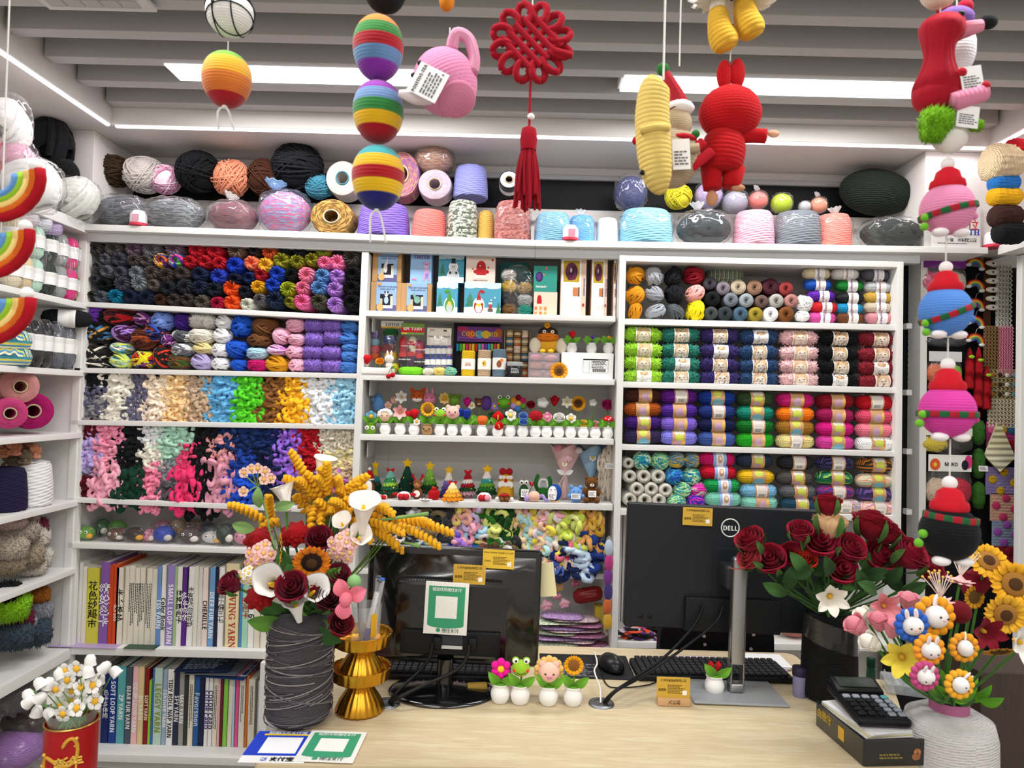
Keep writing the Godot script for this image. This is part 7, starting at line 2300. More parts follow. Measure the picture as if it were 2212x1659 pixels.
	for k in 5: part(o,"leg",tubed([V(0,0.05,-0.2),V(sin(k*TAU/5)*0.24,0.02,-0.2+cos(k*TAU/5)*0.24)],0.016,8),mat("1a1b1e",0.5))
	part(o,"back_support",tubed([V(0,0.45,-0.05),V(0,p.y-0.2,-0.005)],0.018,8),mat("1a1b1e",0.5))
func torus(r: float,t: float)->ArrayMesh:       # ring facing z
	var key="torus%s%s"%[r,t]
	if not kit.has(key):
		var pts=[]
		for k in 41: pts.append(V(cos(TAU*k/40),sin(TAU*k/40),0)*r)
		kit[key]=tubed(pts,t,6)
	return kit[key]
# ---- the top ledge, the side walls and the low shelves --------------------------------------------------------------------------
func ledge_y(x: float)->float:
	return shelf_h("T0" if x<lines["T1"][0].x else "T1",x)
func cone_mesh()->ArrayMesh:     # upright yarn cone, foot radius 1, height 1
	if not kit.has("cone"):
		kit["cone"]=lathed([Vector2(0.001,0),Vector2(0.92,0),Vector2(1,0.06),Vector2(0.97,0.45),Vector2(0.88,0.86),Vector2(0.78,0.96),Vector2(0.5,1.0),Vector2(0.22,0.98),Vector2(0.2,1.0),Vector2(0.16,1.0),Vector2(0.15,0.8),Vector2(0.001,0.8)],32)
	return kit["cone"]
func streak(key: String,cols: Array)->StandardMaterial3D:      # mixed fibres lying one way
	if not mats.has(key):
		var m=StandardMaterial3D.new()
		m.albedo_texture=noise_tex(key,0.03,cols,FastNoiseLite.TYPE_SIMPLEX_SMOOTH,3,128)
		m.uv1_scale=V(0.5,2.6,1)
		m.roughness=0.95
		m.normal_enabled=true
		m.normal_texture=relief("wind")
		mats[key]=m
	return mats[key]
func build_ledge()->void:
	var vm={"pw": striped("pw",["e0a0c0","f4e4ec","c880a8"],0.4),"pastel": streak("pastel",["c89a8a","b8c0c0","d8c8b8","a8a0b0"]),"rain": streak("rain",["e83a8a","f0c040","5a4ac0","e86a40","40b0a0"]),"ymulti": streak("ymulti",["b88a50","8a5a6a","c8a870","6a6a90"]),"mauve": streak("mauve",["a898a8","cfc0cc","8a7c90"]),"bw": striped("bw",["1a1a1c","e8e8e8"],0.2),
		"grey": streak("grey",["4a4c54","8a8e96","2c2e34","70747c"]),"grey2": streak("grey2",["5a5e64","9aa0a4","3c4044","b0b4b8"]),"wine": streak("wine",["3a2c40","6a4a5c","8a4a4a","50506a"]),"multi": streak("multi",["8ac050","7a5ab0","d85a70","50a0c0","c8b8d0"]),"yb2": streak("yb2",["e0b030","4a3020","d8a848","806a9a"]),"tweed": streak("tweed",["2a3024","dfe4d8","3c4434","8a9484"]),"rose": streak("rose",["a85a58","c88a80","8a4444","d8a8a0"]),"print": streak("printw",["dcdce0","ececf0","d0d0d8"])}
	# kind x y rx ry colour | label ; y is the centre
	var back="b 245 370 40 37 40301f|dark brown wound ball;b 312 378 42 38 d8d2cc|off-white wound ball;b 358 388 30 30 pw|pink and white wound ball;b 430 372 46 42 121418|black wound ball beside the peach one;b 500 385 41 38 ee9a78|peach wound ball;b 568 383 32 38 4a2818|chestnut brown wound ball;b 643 360 52 49 16181c|largest black wound ball;b 690 404 29 26 4288a0|teal wound ball;h 746 393 36 38 pastel|pastel cone lying end-on with a teal core;h 872 385 38 50 rain|rainbow cone behind the lowest striped egg;w 938 345 45 34 ymulti|wrapped ochre cone lying on top of the others;h 942 406 36 33 mauve|mauve cone lying end-on with a black core;u 1017 396 38 36 8a90d0|periwinkle cone in a bag;h 1100 396 22 20 bw|black and white cone end;w 1362 416 38 40 3c4270|navy cone in a tied bag;b 1465 425 28 26 e8d838|yellow ball in a bag;w 1530 421 31 29 bca8d8|lavender ball in a bag;w 1587 436 29 25 a8a8b8|grey lilac ball in a bag;w 1637 432 22 20 f0847c|coral ball in a bag;w 1688 438 24 22 bcd820|neon lime ball in a bag;w 1738 446 14 13 c8ccd0|tiny silver ball in a bag;w 1768 443 19 18 f0a080|apricot ball in a bag"
	var front="w 268 447 62 38 grey|dark grey mixed cone in a clear bag, leftmost;w 378 452 70 37 grey2|silver grey cone in a knotted bag;w 505 457 56 36 wine|wine coloured mixed cone in a bag;w 617 443 60 50 multi|multicoloured cone in a blue tied bag;h 723 463 46 38 yb2|yellow and brown cone lying end-on;u 830 469 57 37 7860c0|purple cone standing behind the striped eggs;u 928 474 38 32 e8746c|coral cone;v 1000 459 36 45 tweed|black and white tweed cone in a tight bag;u 1050 470 18 34 c8a050|mustard cone behind the tweed one;v 1108 461 43 46 rose|dusty rose cone in a tied bag;v 1195 479 43 34 86bcdc|light blue cone in a loose bag;v 1257 483 30 32 6aa8e0|sky blue cone in a tight bag;v 1312 487 25 30 print|white cone in a bag with red print;v 1395 476 62 40 84c0dc|largest pale blue cone in a bag;w 1520 480 62 40 30363a|charcoal cone in a crumpled bag;v 1628 482 46 40 dfa4b8|pink cone in a bag;v 1722 484 54 40 70767e|grey cone in a bag;v 1800 482 40 38 ee8478|coral cone in a bag beside the dark one;w 1926 489 70 36 2a3330|dark green cone in a crumpled bag"
	var k=0
	for set in [[back,2.84],[front,2.745]]:
		for e in set[0].split(";"):
			var h: PackedStringArray=e.split("|")
			var q: Array=table(h[0])[0]
			var d: float=set[1]
			var rx=float(q[3])*mpp(d)
			var ry=float(q[4])*mpp(d)
			var p=P(float(q[1]),float(q[2]),d)
			if d<2.8: p.y=ledge_y(p.x)+ry
			var m: Material=vm[q[5]] if vm.has(q[5]) else mat(q[5],0.9,"wind")
			var rz=minf(rx,0.085)
			var o=thing("yarn_cone" if q[0]!="b" else "yarn_ball",h[1]+" on the long ledge","yarn",p,"yarn on the long ledge")
			match q[0]:
				"b": part(o,"yarn",wound_mesh(k%4,40,0.045),m,Transform3D(Basis(V(1,0.4,0.2).normalized(),k).orthonormalized()*Basis(),Vector3.ZERO).scaled(V(rx,ry,rz)))
				"h":
					part(o,"yarn",spool_mesh(0.36),m,ST(V(rx,ry,0.05),V(0,0,0.05)))
					part(o,"core_tube",torus(1.0,0.12),mat("4a8898" if q[5]=="pastel" else "c8b898",0.7),ST(V(rx*0.36,ry*0.36,0.05),V(0,0,0.05)))
				"u": part(o,"yarn",cone_mesh(),m,ST(V(rx,ry*2,rz),V(0,-ry,0)))
				"v","w":
					if q[0]=="v": part(o,"yarn",cone_mesh(),m,ST(V(rx*0.95,ry*1.95,rz*0.95),V(0,-ry,0)))
					else: bead(o,"yarn",V(0,-ry*0.05,0),V(rx*0.95,ry*0.93,rz*0.95),m)
					film_bag(o,Vector3.ZERO,V(rx,ry,rz),k,"a8ccf4" if q[5]=="multi" else "f0f2f4",0.13,"film")
					if k%3==0 or q[5] in ["multi","ymulti"]:
						part(o,"bag_neck",ruffle_mesh(7),mat("8abcf0" if q[5]=="multi" else "eef0f2",0.15,"cloudy"),Transform3D(Basis(V(0.3,0,1).normalized(),PI+0.5*sin(k*2.0))*Basis().scaled(V(0.45,0.5,0.3)*minf(rx,ry)),V(rx*0.3*sin(k*1.7),ry*1.28,rz*0.3)))
			k+=1
	part(thing("yarn_cone","huge black green cone lying at the pillar","yarn",P(1893,416,2.86),"yarn on the long ledge"),"yarn",ball_mesh(Vector3.ONE,30,16),mat("1c2420",0.85,"wind"),euler(Vector3.ZERO,V(0,0,-8),V(0.148,0.092,0.085)))
	for q in [[300,466,"pillar"],[1232,498,"blue cones"],[2143,512,"booth sign"]]:
		var p=P(q[0],q[1],2.69)
		var o=thing("air_freshener","small pink and white dome air freshener near the %s"%q[2],"air freshener",V(p.x,ledge_y(p.x)+0.0005,-2.69),"dome air fresheners")
		part(o,"dome",lathed([Vector2(0.031,0.012),Vector2(0.0315,0.03),Vector2(0.03,0.046),Vector2(0.02,0.06),Vector2(0.001,0.064)],22),mat("ece4e6",0.35))
		part(o,"red_base",lathed([Vector2(0.001,0),Vector2(0.03,0),Vector2(0.0318,0.003),Vector2(0.0318,0.012),Vector2(0.001,0.013)],22),mat("c8384c",0.4))
		for k2 in 5: bead(o,"vent_hole",V((k2-2)*0.007,0.056-0.0015*absf(k2-2),0.019),V(0.0022,0.0022,0.002),mat("6a3038",0.6))
		if q[0]!=2143: part(o,"label",bx(V(0.026,0.026,0.001),0),mat("c88a9c" if q[0]>1000 else "d8a0b0",0.5),at(V(0.004,0.028,0.0315)))
	# black wool, white roving and wrapped parcels on the left ledge
	for q in [[103,322,52,70,"b","0f1013","black combed wool bundle by the pillar"],[142,372,26,30,"b","0d0e10","smaller black wool bundle below the large one"],[155,432,58,48,"w","d8dcd4","white wool roving in a clear bag at the ledge corner"],[70,400,56,60,"w","e4e4e2","white wrapped parcel in a loose bag"],[42,352,34,50,"w","d8a8bc","pale pink parcel in a clear bag"],[20,268,40,66,"w","e8e8e6","white parcel leaning at the ledge top"],[-4,330,30,80,"w","d86a78","rose red parcel in clear film"]]:
		var d: float=2.62 if q[0]>90 else 2.25
		var o=thing("wool_bundle",q[6],"wool",P(q[0],q[1],d),"wool on the side ledge")
		var r=V(q[2],q[3],minf(q[2],q[3]))*mpp(d)
		part(o,"wool",wound_mesh(1,16,0.22,0.5),mat(q[5],0.95,"fuzz"),Transform3D(Basis(V(0,0,1),0.5)*Basis().scaled(r*0.95),Vector3.ZERO) if q[5]!="0f1013" else Transform3D(Basis(V(0,0,1),1.3)*Basis().scaled(V(r.y,r.x,r.z)*0.95),Vector3.ZERO))
		if q[4]=="w": film_bag(o,Vector3.ZERO,r*1.06,int(q[0]),"f0f2f4",0.14)
	# hanks on the right ledge and the booth sign
	for q in [[2164,352,40,42,"e8cfa8","cream yarn hank"],[2200,335,30,36,"c01420","red yarn hank"],[2168,396,32,22,"2a78c8","bright blue hank"],[2170,425,36,22,"f0b41c","golden yellow hank"],[2172,468,34,26,"3a201c","dark brown hank"],[2180,502,34,26,"141416","black hank lowest in the pile"]]:
		var o=thing("yarn_hank",q[5]+" piled on the side ledge","yarn",P(q[0],q[1],2.45),"hanks on the side ledge")
		part(o,"yarn",skein_mesh(q[0]%3),mat(q[4],0.95,"wind"),ST(V(q[2],q[3],q[3])*mpp(2.45),Vector3.ZERO))
	var bp=P(2065,482,2.685)
	var sign=thing("booth_sign","white booth sign with red and blue lettering","sign",V(bp.x,ledge_y(bp.x)+0.0005,-2.685))
	part(sign,"plate",bx(V(0.185,0.155,0.004),0.001),mat("dcdad8",0.3),at(V(0,0.0775,0)))
	part(sign,"lettering",glyphs("小位",0.034,false,0.1),mat("c8242c",0.5),at(V(0.045,0.088,0.0025)))
	part(sign,"lettering",words("BOOTH",0.03,true,true),mat("1c3aa0",0.5),at(V(0.034,0.058,0.0025)))
	part(sign,"lettering",glyphs("小商品市有限公司",0.013,false),mat("303030",0.5),at(V(0.02,0.028,0.0025)))
	part(sign,"lettering",dashes(0.14,0.006,1,3),mat("505050",0.5),at(V(0,0.015,0.0025)))
func on_wall(key: String,x: float,y: float,inset: float)->Vector3:      # on a side-wall shelf at a seen column
	var p=PX(x,y,-1.66-inset)
	return V(p.x,lines[key][0].y,p.z)
func build_left_wall()->void:
	var k=0
	# double packs of banded skeins in clear bags, standing in a row
	for q in [[22,"e4d8bc"],[45,"dcc8a0"],[68,"b8dcc8"],[98,"10241e"],[122,"9aa0a0"],[145,"e02c80"],[167,"7aa824"],[188,"142c8c"]]:
		var b=on_wall("W1",q[0],640,0.05)
		var o=thing("skein_pack","%s pair of banded skeins in a clear bag, %s along the side shelf"%[colour_word(q[1]),ordinal(k)],"packet",b,"skein packs on the side shelf",0.6)
		for j in 2:
			var s=part(o,"skein",skein_mesh(k%3),mat(q[1],0.9,"wind"),Transform3D(Basis(V(0,0,1),PI/2)*Basis().scaled(V(0.062,0.032,0.032)),V(0,0.065+j*0.118,0)))
			part(s,"paper_band",band_mesh(),print_tex("white"),ST(V(0.36,1.05,1.05),Vector3.ZERO))
		film_bag(o,V(0,0.125,0),V(0.042,0.126,0.042),k,"f4f6f8",0.08)
		k+=1
	for q in [[75,478,"e0e4ec"],[98,492,"b8a8cc"],[45,470,"d8d0d8"]]:
		var o=thing("baby_skein","%s skein in film on top of the packs, %s one"%[colour_word(q[2]),"middle" if q[0]==75 else "outer" if q[0]==98 else "near"],"yarn",PX(q[0],q[1],-1.71),"skeins on the packs")
		part(o,"skein",skein_mesh(1),mat(q[2],0.9,"wind"),Transform3D(Basis(Vector3.UP,0.8)*Basis().scaled(V(0.055,0.033,0.033)),Vector3.ZERO))
	k=0
	for q in [[48,"131416"],[72,"16171a"],[92,"131416"],[117,"5c6068"],[140,"62666e"],[160,"5a5e66"]]:
		var b=on_wall("W2",q[0],792,0.05)
		var o=thing("tall_skein","%s tall skein with a white band, %s in the row"%[colour_word(q[1]),ordinal(k)],"yarn",b,"tall skeins on the side shelf",0.6)
		part(o,"skein",skein_mesh(k%3),mat(q[1],0.9,"wind"),Transform3D(Basis(V(0,0,1),PI/2)*Basis().scaled(V(0.085,0.031,0.031)),V(0,0.085,0)))
		part(o,"paper_band",band_mesh(),print_tex("white"),Transform3D(Basis(V(0,0,1),PI/2)*Basis().scaled(V(0.028,0.032,0.032)),V(0,0.09,0)))
		film_bag(o,V(0,0.088,0),V(0.034,0.09,0.034),k+2,"f4f6f8",0.06)
		k+=1
	var o=thing("tall_skein","black skein with a white band lying across the tall ones","yarn",PX(145,688,-1.70),"")
	part(o,"skein",skein_mesh(0),mat("15161a",0.9,"wind"),Transform3D(Basis(Vector3.UP,0.5)*Basis().scaled(V(0.085,0.033,0.033)),Vector3.ZERO))
	part(o,"paper_band",band_mesh(),print_tex("white"),Transform3D(Basis(Vector3.UP,0.5)*Basis().scaled(V(0.028,0.034,0.034)),Vector3.ZERO))
	for y in [735,770]:
		o=thing("variegated_skein","teal and yellow skein at the shelf end, %s"%("upper" if y<750 else "lower"),"yarn",PX(12,y,-1.70),"")
		part(o,"skein",skein_mesh(2),striped("tyl",["3a8a98","d8d060","5a9ac0","e8e4c0","3a6a80"],0.05,false),Transform3D(Basis(Vector3.UP,0.6)*Basis().scaled(V(0.075,0.04,0.04)),Vector3.ZERO))
	# cones lying on their sides
	for q in [[44,835,37,"d89490","dusty pink cone lying on top"],[22,893,34,"d84a86","small pink cone lying below"],[72,888,40,"b01868","magenta cone lying below the pink one"]]:
		var c=PX(q[0],q[1],-1.70)
		var r: float=q[2]*mpp(-c.z)
		o=thing("yarn_cone",q[4]+" on the side shelf","yarn",c,"pink cones on the side shelf",0.75)
		part(o,"yarn",spool_mesh(0.32),mat(q[3],0.9,"wind"),ST(V(r,r,0.075),Vector3.ZERO))
		part(o,"core_tube",torus(1.0,0.14),mat("b8a888",0.7),ST(V(r*0.34,r*0.34,0.03),V(0,0,0.001)))
	for q in [[60,"e8e8e6",0.078,0.165,"white cotton cone standing"],[8,"1c1638",0.07,0.15,"dark indigo cone standing"]]:
		o=thing("yarn_cone",q[4]+" on the side shelf","yarn",on_wall("W4",q[0],1088,0.09),"")
		part(o,"yarn",cone_mesh(),mat(q[1],0.9,"wind"),ST(V(q[2],q[3],q[2]),Vector3.ZERO))
	for q in [[18,965,"a86a50"],[40,985,"6a5a48"],[62,972,"c88a68"]]:
		o=thing("felt_scrap","%s felt scrap roll above the white cone"%colour_word(q[2]),"felt",PX(q[0],q[1],-1.74),"felt scraps")
		part(o,"felt",loops_mesh(1,true),mat(q[2],0.95,"fuzz"),ST(V(0.08,0.05,0.06),Vector3.ZERO))
	k=0
	for q in table("20 1120 30 22 b8a098;52 1112 26 20 a89088;84 1138 16 18 7a2c44;40 1150 34 24 a09488;22 1185 30 26 b0a494;66 1165 30 22 c4bcb0;92 1160 14 16 d8d4d0;50 1200 34 26 9a8c78;84 1205 22 22 d4cec4;18 1222 28 18 8a7c68;66 1226 26 16 ccc4b8;88 1285 16 16 b06a28;20 1310 34 30 86bc20;52 1300 14 14 c89a20;44 1338 22 20 6a1c30;88 1320 20 22 8a8c94;62 1345 14 12 9a9ca4;30 1375 32 26 3a4652;70 1368 32 26 3c4856;92 1352 14 18 323c4a;14 1280 26 22 101012"):
		var c=PX(float(q[0]),float(q[1]),-1.73)
		o=single("shaggy_hank","%s shaggy yarn hank, %s in the side shelf heap"%[colour_word(q[4]),ordinal(k)],"yarn",fluffy_mesh(k%4),mat(q[4],0.95,"fuzz"),Transform3D(Basis(Vector3.UP,0.5).scaled_local(V(float(q[2]),float(q[3]),float(q[3]))*mpp(-c.z)*1.1),c),"shaggy hanks on the side shelf")
		k+=1
	# bags below the counter
	for q in [[20,1500,0.10,"5a5258","dark bag of needles"],[60,1555,0.09,"4a3a34","bag of brown sticks"],[25,1620,0.11,"a878c0","purple bag"],[85,1615,0.07,"2a4a3c","dark green bag"]]:
		o=thing("storage_bag",q[4]+" under the side counter","bag",PX(q[0],q[1],-1.80),"bags under the side counter")
		bead(o,"contents",Vector3.ZERO,V(q[2],q[2]*0.6,q[2]*0.9),mat(q[3],0.8,"wind"))
		film_bag(o,Vector3.ZERO,V(q[2],q[2]*0.62,q[2]*0.95)*1.06,k,"e8eaf0",0.2)
		k+=1
func build_low_middle()->void:
	var k=0
	# bagged small toys on the fifth shelf of the left bay
	for q in table("555 180 34 27 6aa83a;655 150 30 34 1f5a28;755 112 36 26 5a9a34;740 185 38 24 6a4a3c;868 190 42 28 3a2c28;960 172 24 26 d88aa4;1042 112 38 26 c87a98;1050 185 42 32 2a4ab8;1140 112 32 34 b8a488;1215 190 44 30 54484a;1255 102 34 24 8a7a68;1330 128 40 28 4a5460;1362 205 44 26 d8d8d6;1448 180 38 40 2c3a34;1552 205 34 30 d890a8;1500 140 34 26 6a5a70"):
		var d=FRONT+(0.05 if int(q[1])>160 else 0.13)
		var c=P(float(q[0])*0.337,1100+float(q[1])*0.337,d)
		var r=V(float(q[2]),float(q[3]),float(q[3]))*0.62*mpp(d)
		c.y=maxf(c.y,shelf_h("L5",c.x)+r.y)
		var o=thing("bagged_crochet_toy","%s crochet toy in a clear bag, %s along the fifth shelf"%[colour_word(q[4]),ordinal(k)],"toy",c,"bagged toys on the fifth shelf")
		bead(o,"toy",Vector3.ZERO,r*0.86,knit(q[4]))
		eyes(o,V(0,r.y*0.2,r.z*0.8),r.x*0.3,0.003,0.006 if k%3==0 else 0.0)
		bead(o,"snout",V(r.x*0.5,-r.y*0.3,r.z*0.5),r*0.35,knit(["f0b030","f0e8e0","c83040","d8d0c8"][k%4]))
		film_bag(o,Vector3.ZERO,r*1.08,k,"f4f6f8",0.18)
		k+=1
	# pompom bags, packets and yellow boxes at the foot of the middle bay (measured at 0.229)
	k=0
	for q in table("1020 330 55 36 e8c838;960 400 60 45 d87a98;1080 380 60 55 e0c030;960 560 66 60 f0b4c4;1130 540 66 56 f4bcd0;1060 470 50 40 c86a88;1235 350 58 40 e8588c"):
		var d=FRONT+0.1
		var c=P(960+float(q[0])*0.229,1180+float(q[1])*0.229,d)
		var r=V(float(q[2]),float(q[3]),float(q[3]))*0.229*mpp(d)
		var o=thing("pompom_bag","bag of %s pompoms, %s behind the desk"%[colour_word(q[4]),ordinal(k)],"bag",c,"pompom bags")
		for j in 9: bead(o,"pompom",V(cos(j*2.4)*r.x,sin(j*2.4)*r.y,0.3*r.z*sin(j*5.0))*0.6*sqrt((j+1)/9.0),minf(r.x,r.y)*0.36,mat(q[4] if j%4 else "f0a8b0",0.98,"fuzz"))
		film_bag(o,Vector3.ZERO,r,k,"f4f6f8",0.15)
		k+=1
	single("leather_roll","glossy dark red roll in clear film behind the desk","roll",skein_mesh(0),mat("7a1a18",0.25),Transform3D(Basis(V(0,0,1),0.2).scaled_local(V(0.06,0.03,0.03)),P(1270,1285,FRONT+0.08)))
	for j in 12:
		var y=1330+j*5.6
		var c=P(1215+[0,25,-15,40][j%4],y,FRONT+0.06)
		var o=thing("flat_packet","flat clear packet of %s yarn strips, %s from the top of the pile"%[["violet","lilac","rust","lime","purple","pink"][j%6],ordinal(j)],"packet",c,"flat packets behind the desk",0.1*(j%3-1))
		part(o,"strip_pattern",skein_mesh(j%3),streak("pk%d"%(j%4),[["5a3a7a","c8a0d0","8a8ab0"],["b04a40","e8d8d0","50509a"],["b8c860","e8e8d8","3a8a60"],["8a2a6a","e0a0c0","4a3a60"]][j%4]),ST(V(0.085+0.015*(j%3),0.0055,0.05),Vector3.ZERO))
	for j in 3:
		var o=thing("yellow_box","small yellow box printed with a %s, %s of three stacked"%[["flower","needle and black dots","black dot"][j],["top","middle","lowest"][j]],"box",P(1303,[1322,1342,1362][j],FRONT+0.07),"small yellow boxes")
		part(o,"carton",bx(V(0.062,0.036,0.06),0.001),mat("cdb43c",0.5),at(V(0,0.0,-0.03)))
		artwork(o,"print",0.062,0.036,["d 66 62 12 20 1c3a60;d 66 62 5 8 cdb43c","d 86 55 14 40 1a2418;r 30 55 18 20 8a9a40","d 84 50 14 40 1a2418;r 50 50 24 60 d8d4c8"][j],at(V(0,0,0.0006)))
	# packets that hang on the divider, the colour swatch and fringe on the bottom right shelf
	var o2=thing("hanging_packet","long packet of purple and blue fibres hanging on the divider","packet",P(1313,1270,FRONT-0.01))
	for j in 6: bead(o2,"fibre_tuft",V(0.002*(j%2),0.15-j*0.055,0),V(0.017,0.032,0.008),mat(["b8c8d8","c02a80","7a2a90","3a2a78","d86a30","e0b030"][j],0.95,"fuzz"))
	film_bag(o2,V(0,0.01,0),V(0.02,0.19,0.01),2)
	o2=thing("fringe_heap","tangled orange, purple and black fringe on the bottom shelf","yarn",on_shelf("R5",1385,1386,0.05)+V(0,0.02,0))
	part(o2,"tangled_thread",loops_mesh(3,true),striped("fringe",["d84a28","4a2a60","181418","c8b8c8"],0.3),ST(V(0.15,0.05,0.1),Vector3.ZERO))
	o2=single("yarn_cone","orange speckled cone lying on the bottom shelf","yarn",ball_mesh(Vector3.ONE,18,12),streak("orsp",["c8583c","d87a58","8a6a80","e09a78"]),ST(V(0.07,0.045,0.05),on_shelf("R5",1715,1392,0.08)+V(0,0.046,0)))
	o2=single("yarn_cone","pale speckled cone on the bottom shelf beside the orange one","yarn",cone_mesh(),streak("plsp",["c8c8b8","e0dcd0","b0b8a8"]),ST(V(0.04,0.08,0.04),on_shelf("R5",1645,1392,0.08)+V(0,0.0005,0)))
# ---- crochet samples on the pegboard -------------------------------------------------------------------------------------------
func net_sheet(w: float,h: float,nx: int,ny: int,t: float)->ArrayMesh:     # open crochet net: crossing cords
	var key="net%s%s%d%d"%[w,h,nx,ny]
	if not kit.has(key):
		var s=Shape.new()
		for k in nx+1:
			var pts=[]
			for j in ny*2+1: pts.append(V(-w/2+w*k/nx+(0.35 if j%2 else -0.35)*w/nx,h/2-h*j/(ny*2),0.001*(j%2)))
			s.tube(pts,t,5)
		for j in ny+1: s.tube([V(-w/2,h/2-h*j/ny,0),V(w/2,h/2-h*j/ny,0)],t,5)
		kit[key]=s.mesh()
	return kit[key]
func hung(called: String,label: String,x0: float,y0: float,x1: float,y1: float,d: float,cat:="crochet sample")->Array:
	var a=P(x0,y1,d)
	var b=P(x1,y0,d)
	return [thing(called,label,cat,(a+b)/2,"samples on the pegboard"),b.x-a.x,b.y-a.y]
func rainbow(o: Node3D,r: float,cols: Array,turn:=0.0,cloud:=true,thick:=1.0)->void:
	for k in cols.size():
		var pts=[]
		var rr=r*(1.0-0.14*k)
		for j in 13: pts.append(Basis(V(0,0,1),turn)*V(cos(PI*j/12.0)*rr,sin(PI*j/12.0)*rr*0.9,0))
		part(o,"band",tubed(pts,r*0.085*thick,8),knit(cols[k]))
	if cloud:
		for s in [-1.0,1.0]: bead(o,"cloud",Basis(V(0,0,1),turn)*V(s*r*0.78,-r*0.08,0.0),V(r*0.34,r*0.2,r*0.2),knit("f2f2f0"))
func build_pegboard()->void:
	var rb=["b01418","e8862a","ecd860","78b040","4a80c0","6a4a9a"]
	for k in 5:
		var q=hung("rainbow_charm","small crochet rainbow charm, %s from the top of the pegboard"%ordinal(k),2084,[560,607,648,686,724][k],2130,[590,637,678,716,754][k],2.85,"charm")
		rainbow(q[0],0.036,rb,-0.3,true)
		part(q[0],"hook",tubed([V(0,0.03,0),V(0.004,0.05,0),V(0.016,0.062,0.0)],0.0012,5),mat("a8a8a8",0.3,"metal"))
	var q=hung("eye_garland","garland of six white crochet eyes on a brown strap",2125,552,2160,705,2.86,"garland")
	part(q[0],"strap",bx(V(0.03,q[2]*1.0,0.004),0.001),mat("4a3020",0.8),at(V(-0.016,0.0,-0.004)))
	for k in 6:
		var p: Vector3=P(2144,569+k*19,2.85)-q[0].position
		var e=bead(q[0],"eye",p,V(0.029,0.012,0.004),knit("e8d8b8"))
		bead(e,"eye_white",V(0,0,0.3),V(0.84,0.8,0.9),knit("f2efe6"))
		bead(e,"iris",V(0,0,0.9),V(0.2,0.42,0.4),knit("24305a"))
	for e in [["openwork_scarf","white openwork scarf strip",2154,573,2184,706,"d4d4c8",4,14],["openwork_scarf","tan knitted scarf end",2127,706,2156,798,"8a6c48",4,12],["openwork_scarf","pink knitted scarf end",2158,706,2187,810,"e088a0",5,14],["granny_cloth","granny square cloth in cream, ochre and teal",2135,800,2198,862,"b0a078",7,7],["openwork_cloth","cream openwork cloth",2136,864,2198,922,"d8ceb0",8,7]]:
		q=hung(e[0],e[1]+" hanging on the pegboard",e[2],e[3],e[4],e[5],2.85)
		part(q[0],"net_mesh",net_sheet(q[1],q[2],e[7],e[8],0.0034),mat(e[6],0.95))
		part(q[0],"lining",bx(V(q[1]*0.96,q[2]*0.98,0.002),0),mat(e[6],0.95),at(V(0,0,-0.012)))
		if e[0]=="granny_cloth":
			for j in 12: bead(q[0],"motif",V((j%4-1.5)*q[1]*0.25,(j/4-1)*q[2]*0.32,0.004),V(0.009,0.009,0.003),knit(["b8742c","5aa0b0","f0ece0","40301c"][(j*3)%4]))
	q=hung("flower_cloth","magenta and blue flower cloth behind the gold diamond",2130,912,2198,975,2.855)
	part(q[0],"cloth",bx(V(q[1],q[2],0.006),0.002),knit("b83a80"))
	for j in 6: bead(q[0],"motif",V((j%3-1)*q[1]*0.33,(j/3-0.5)*q[2]*0.5,0.004),V(0.02,0.02,0.004),knit(["e0a030","3a80a8","a01828","e85a9a","d8b040","2a6a90"][j]))
	q=hung("gold_diamond","pale gold sequinned diamond cloth",2124,915,2192,1018,2.83)
	var s=Shape.new()
	s.slab(PackedVector2Array([Vector2(-0.012,q[2]*0.5),Vector2(0.0,q[2]*0.5),Vector2(q[1]*0.5,-q[2]*0.2),Vector2(0.0,-q[2]*0.5),Vector2(-q[1]*0.5,-q[2]*0.18)]),0.008)
	part(q[0],"cloth",s.mesh(),streak("sequin",["8a8454","d8d0a0","f0ecd0","b0a878"]))
	for e in [["smiley_cloth","lilac cloth with yellow smiling faces",2128,1010,2200,1068,"9a8ac0","e0b020"],["strawberry_cloth","peach net cloth with pink strawberries",2138,1066,2200,1125,"d8a890","c83a6a"],["star_cloth","grey blue net cloth with violet stars",2142,1124,2200,1180,"8a98b0","9a50b0"],["red_cloth","dark red knitted cloth at the bottom",2146,1180,2202,1240,"8a1a2c","8a1a2c"]]:
		q=hung(e[0],e[1]+" on the pegboard",e[2],e[3],e[4],e[5],2.85)
		part(q[0],"cloth",bx(V(q[1],q[2],0.006),0.002),knit(e[6]))
		for j in 4:
			var m=bead(q[0],"motif",V([-0.3,0.05,0.35,-0.05][j]*q[1],[0.05,0.32,-0.05,-0.35][j]*q[2],0.004),V(0.017,0.016,0.004),knit(e[7]))
			if e[0]=="smiley_cloth": eyes(m,V(0,0.25,0.9),0.3,0.13)
	for k in 3:
		q=hung("red_tassel","long red tassel with lime cord, %s of three"%ordinal(k),[2085,2105,2122][k],[752,750,790][k],[2103,2122,2140][k],[840,880,885][k],2.84,"tassel")
		part(q[0],"tassel",lathed([Vector2(0.012,-q[2]*0.5),Vector2(0.017,-q[2]*0.45),Vector2(0.016,q[2]*0.2),Vector2(0.008,q[2]*0.42),Vector2(0.003,q[2]*0.5)],14),mat("a0101c",0.95,"wind"))
		bead(q[0],"lime_knot",V(0,q[2]*0.28,0.014),V(0.012,0.007,0.006),knit("a8d030"))
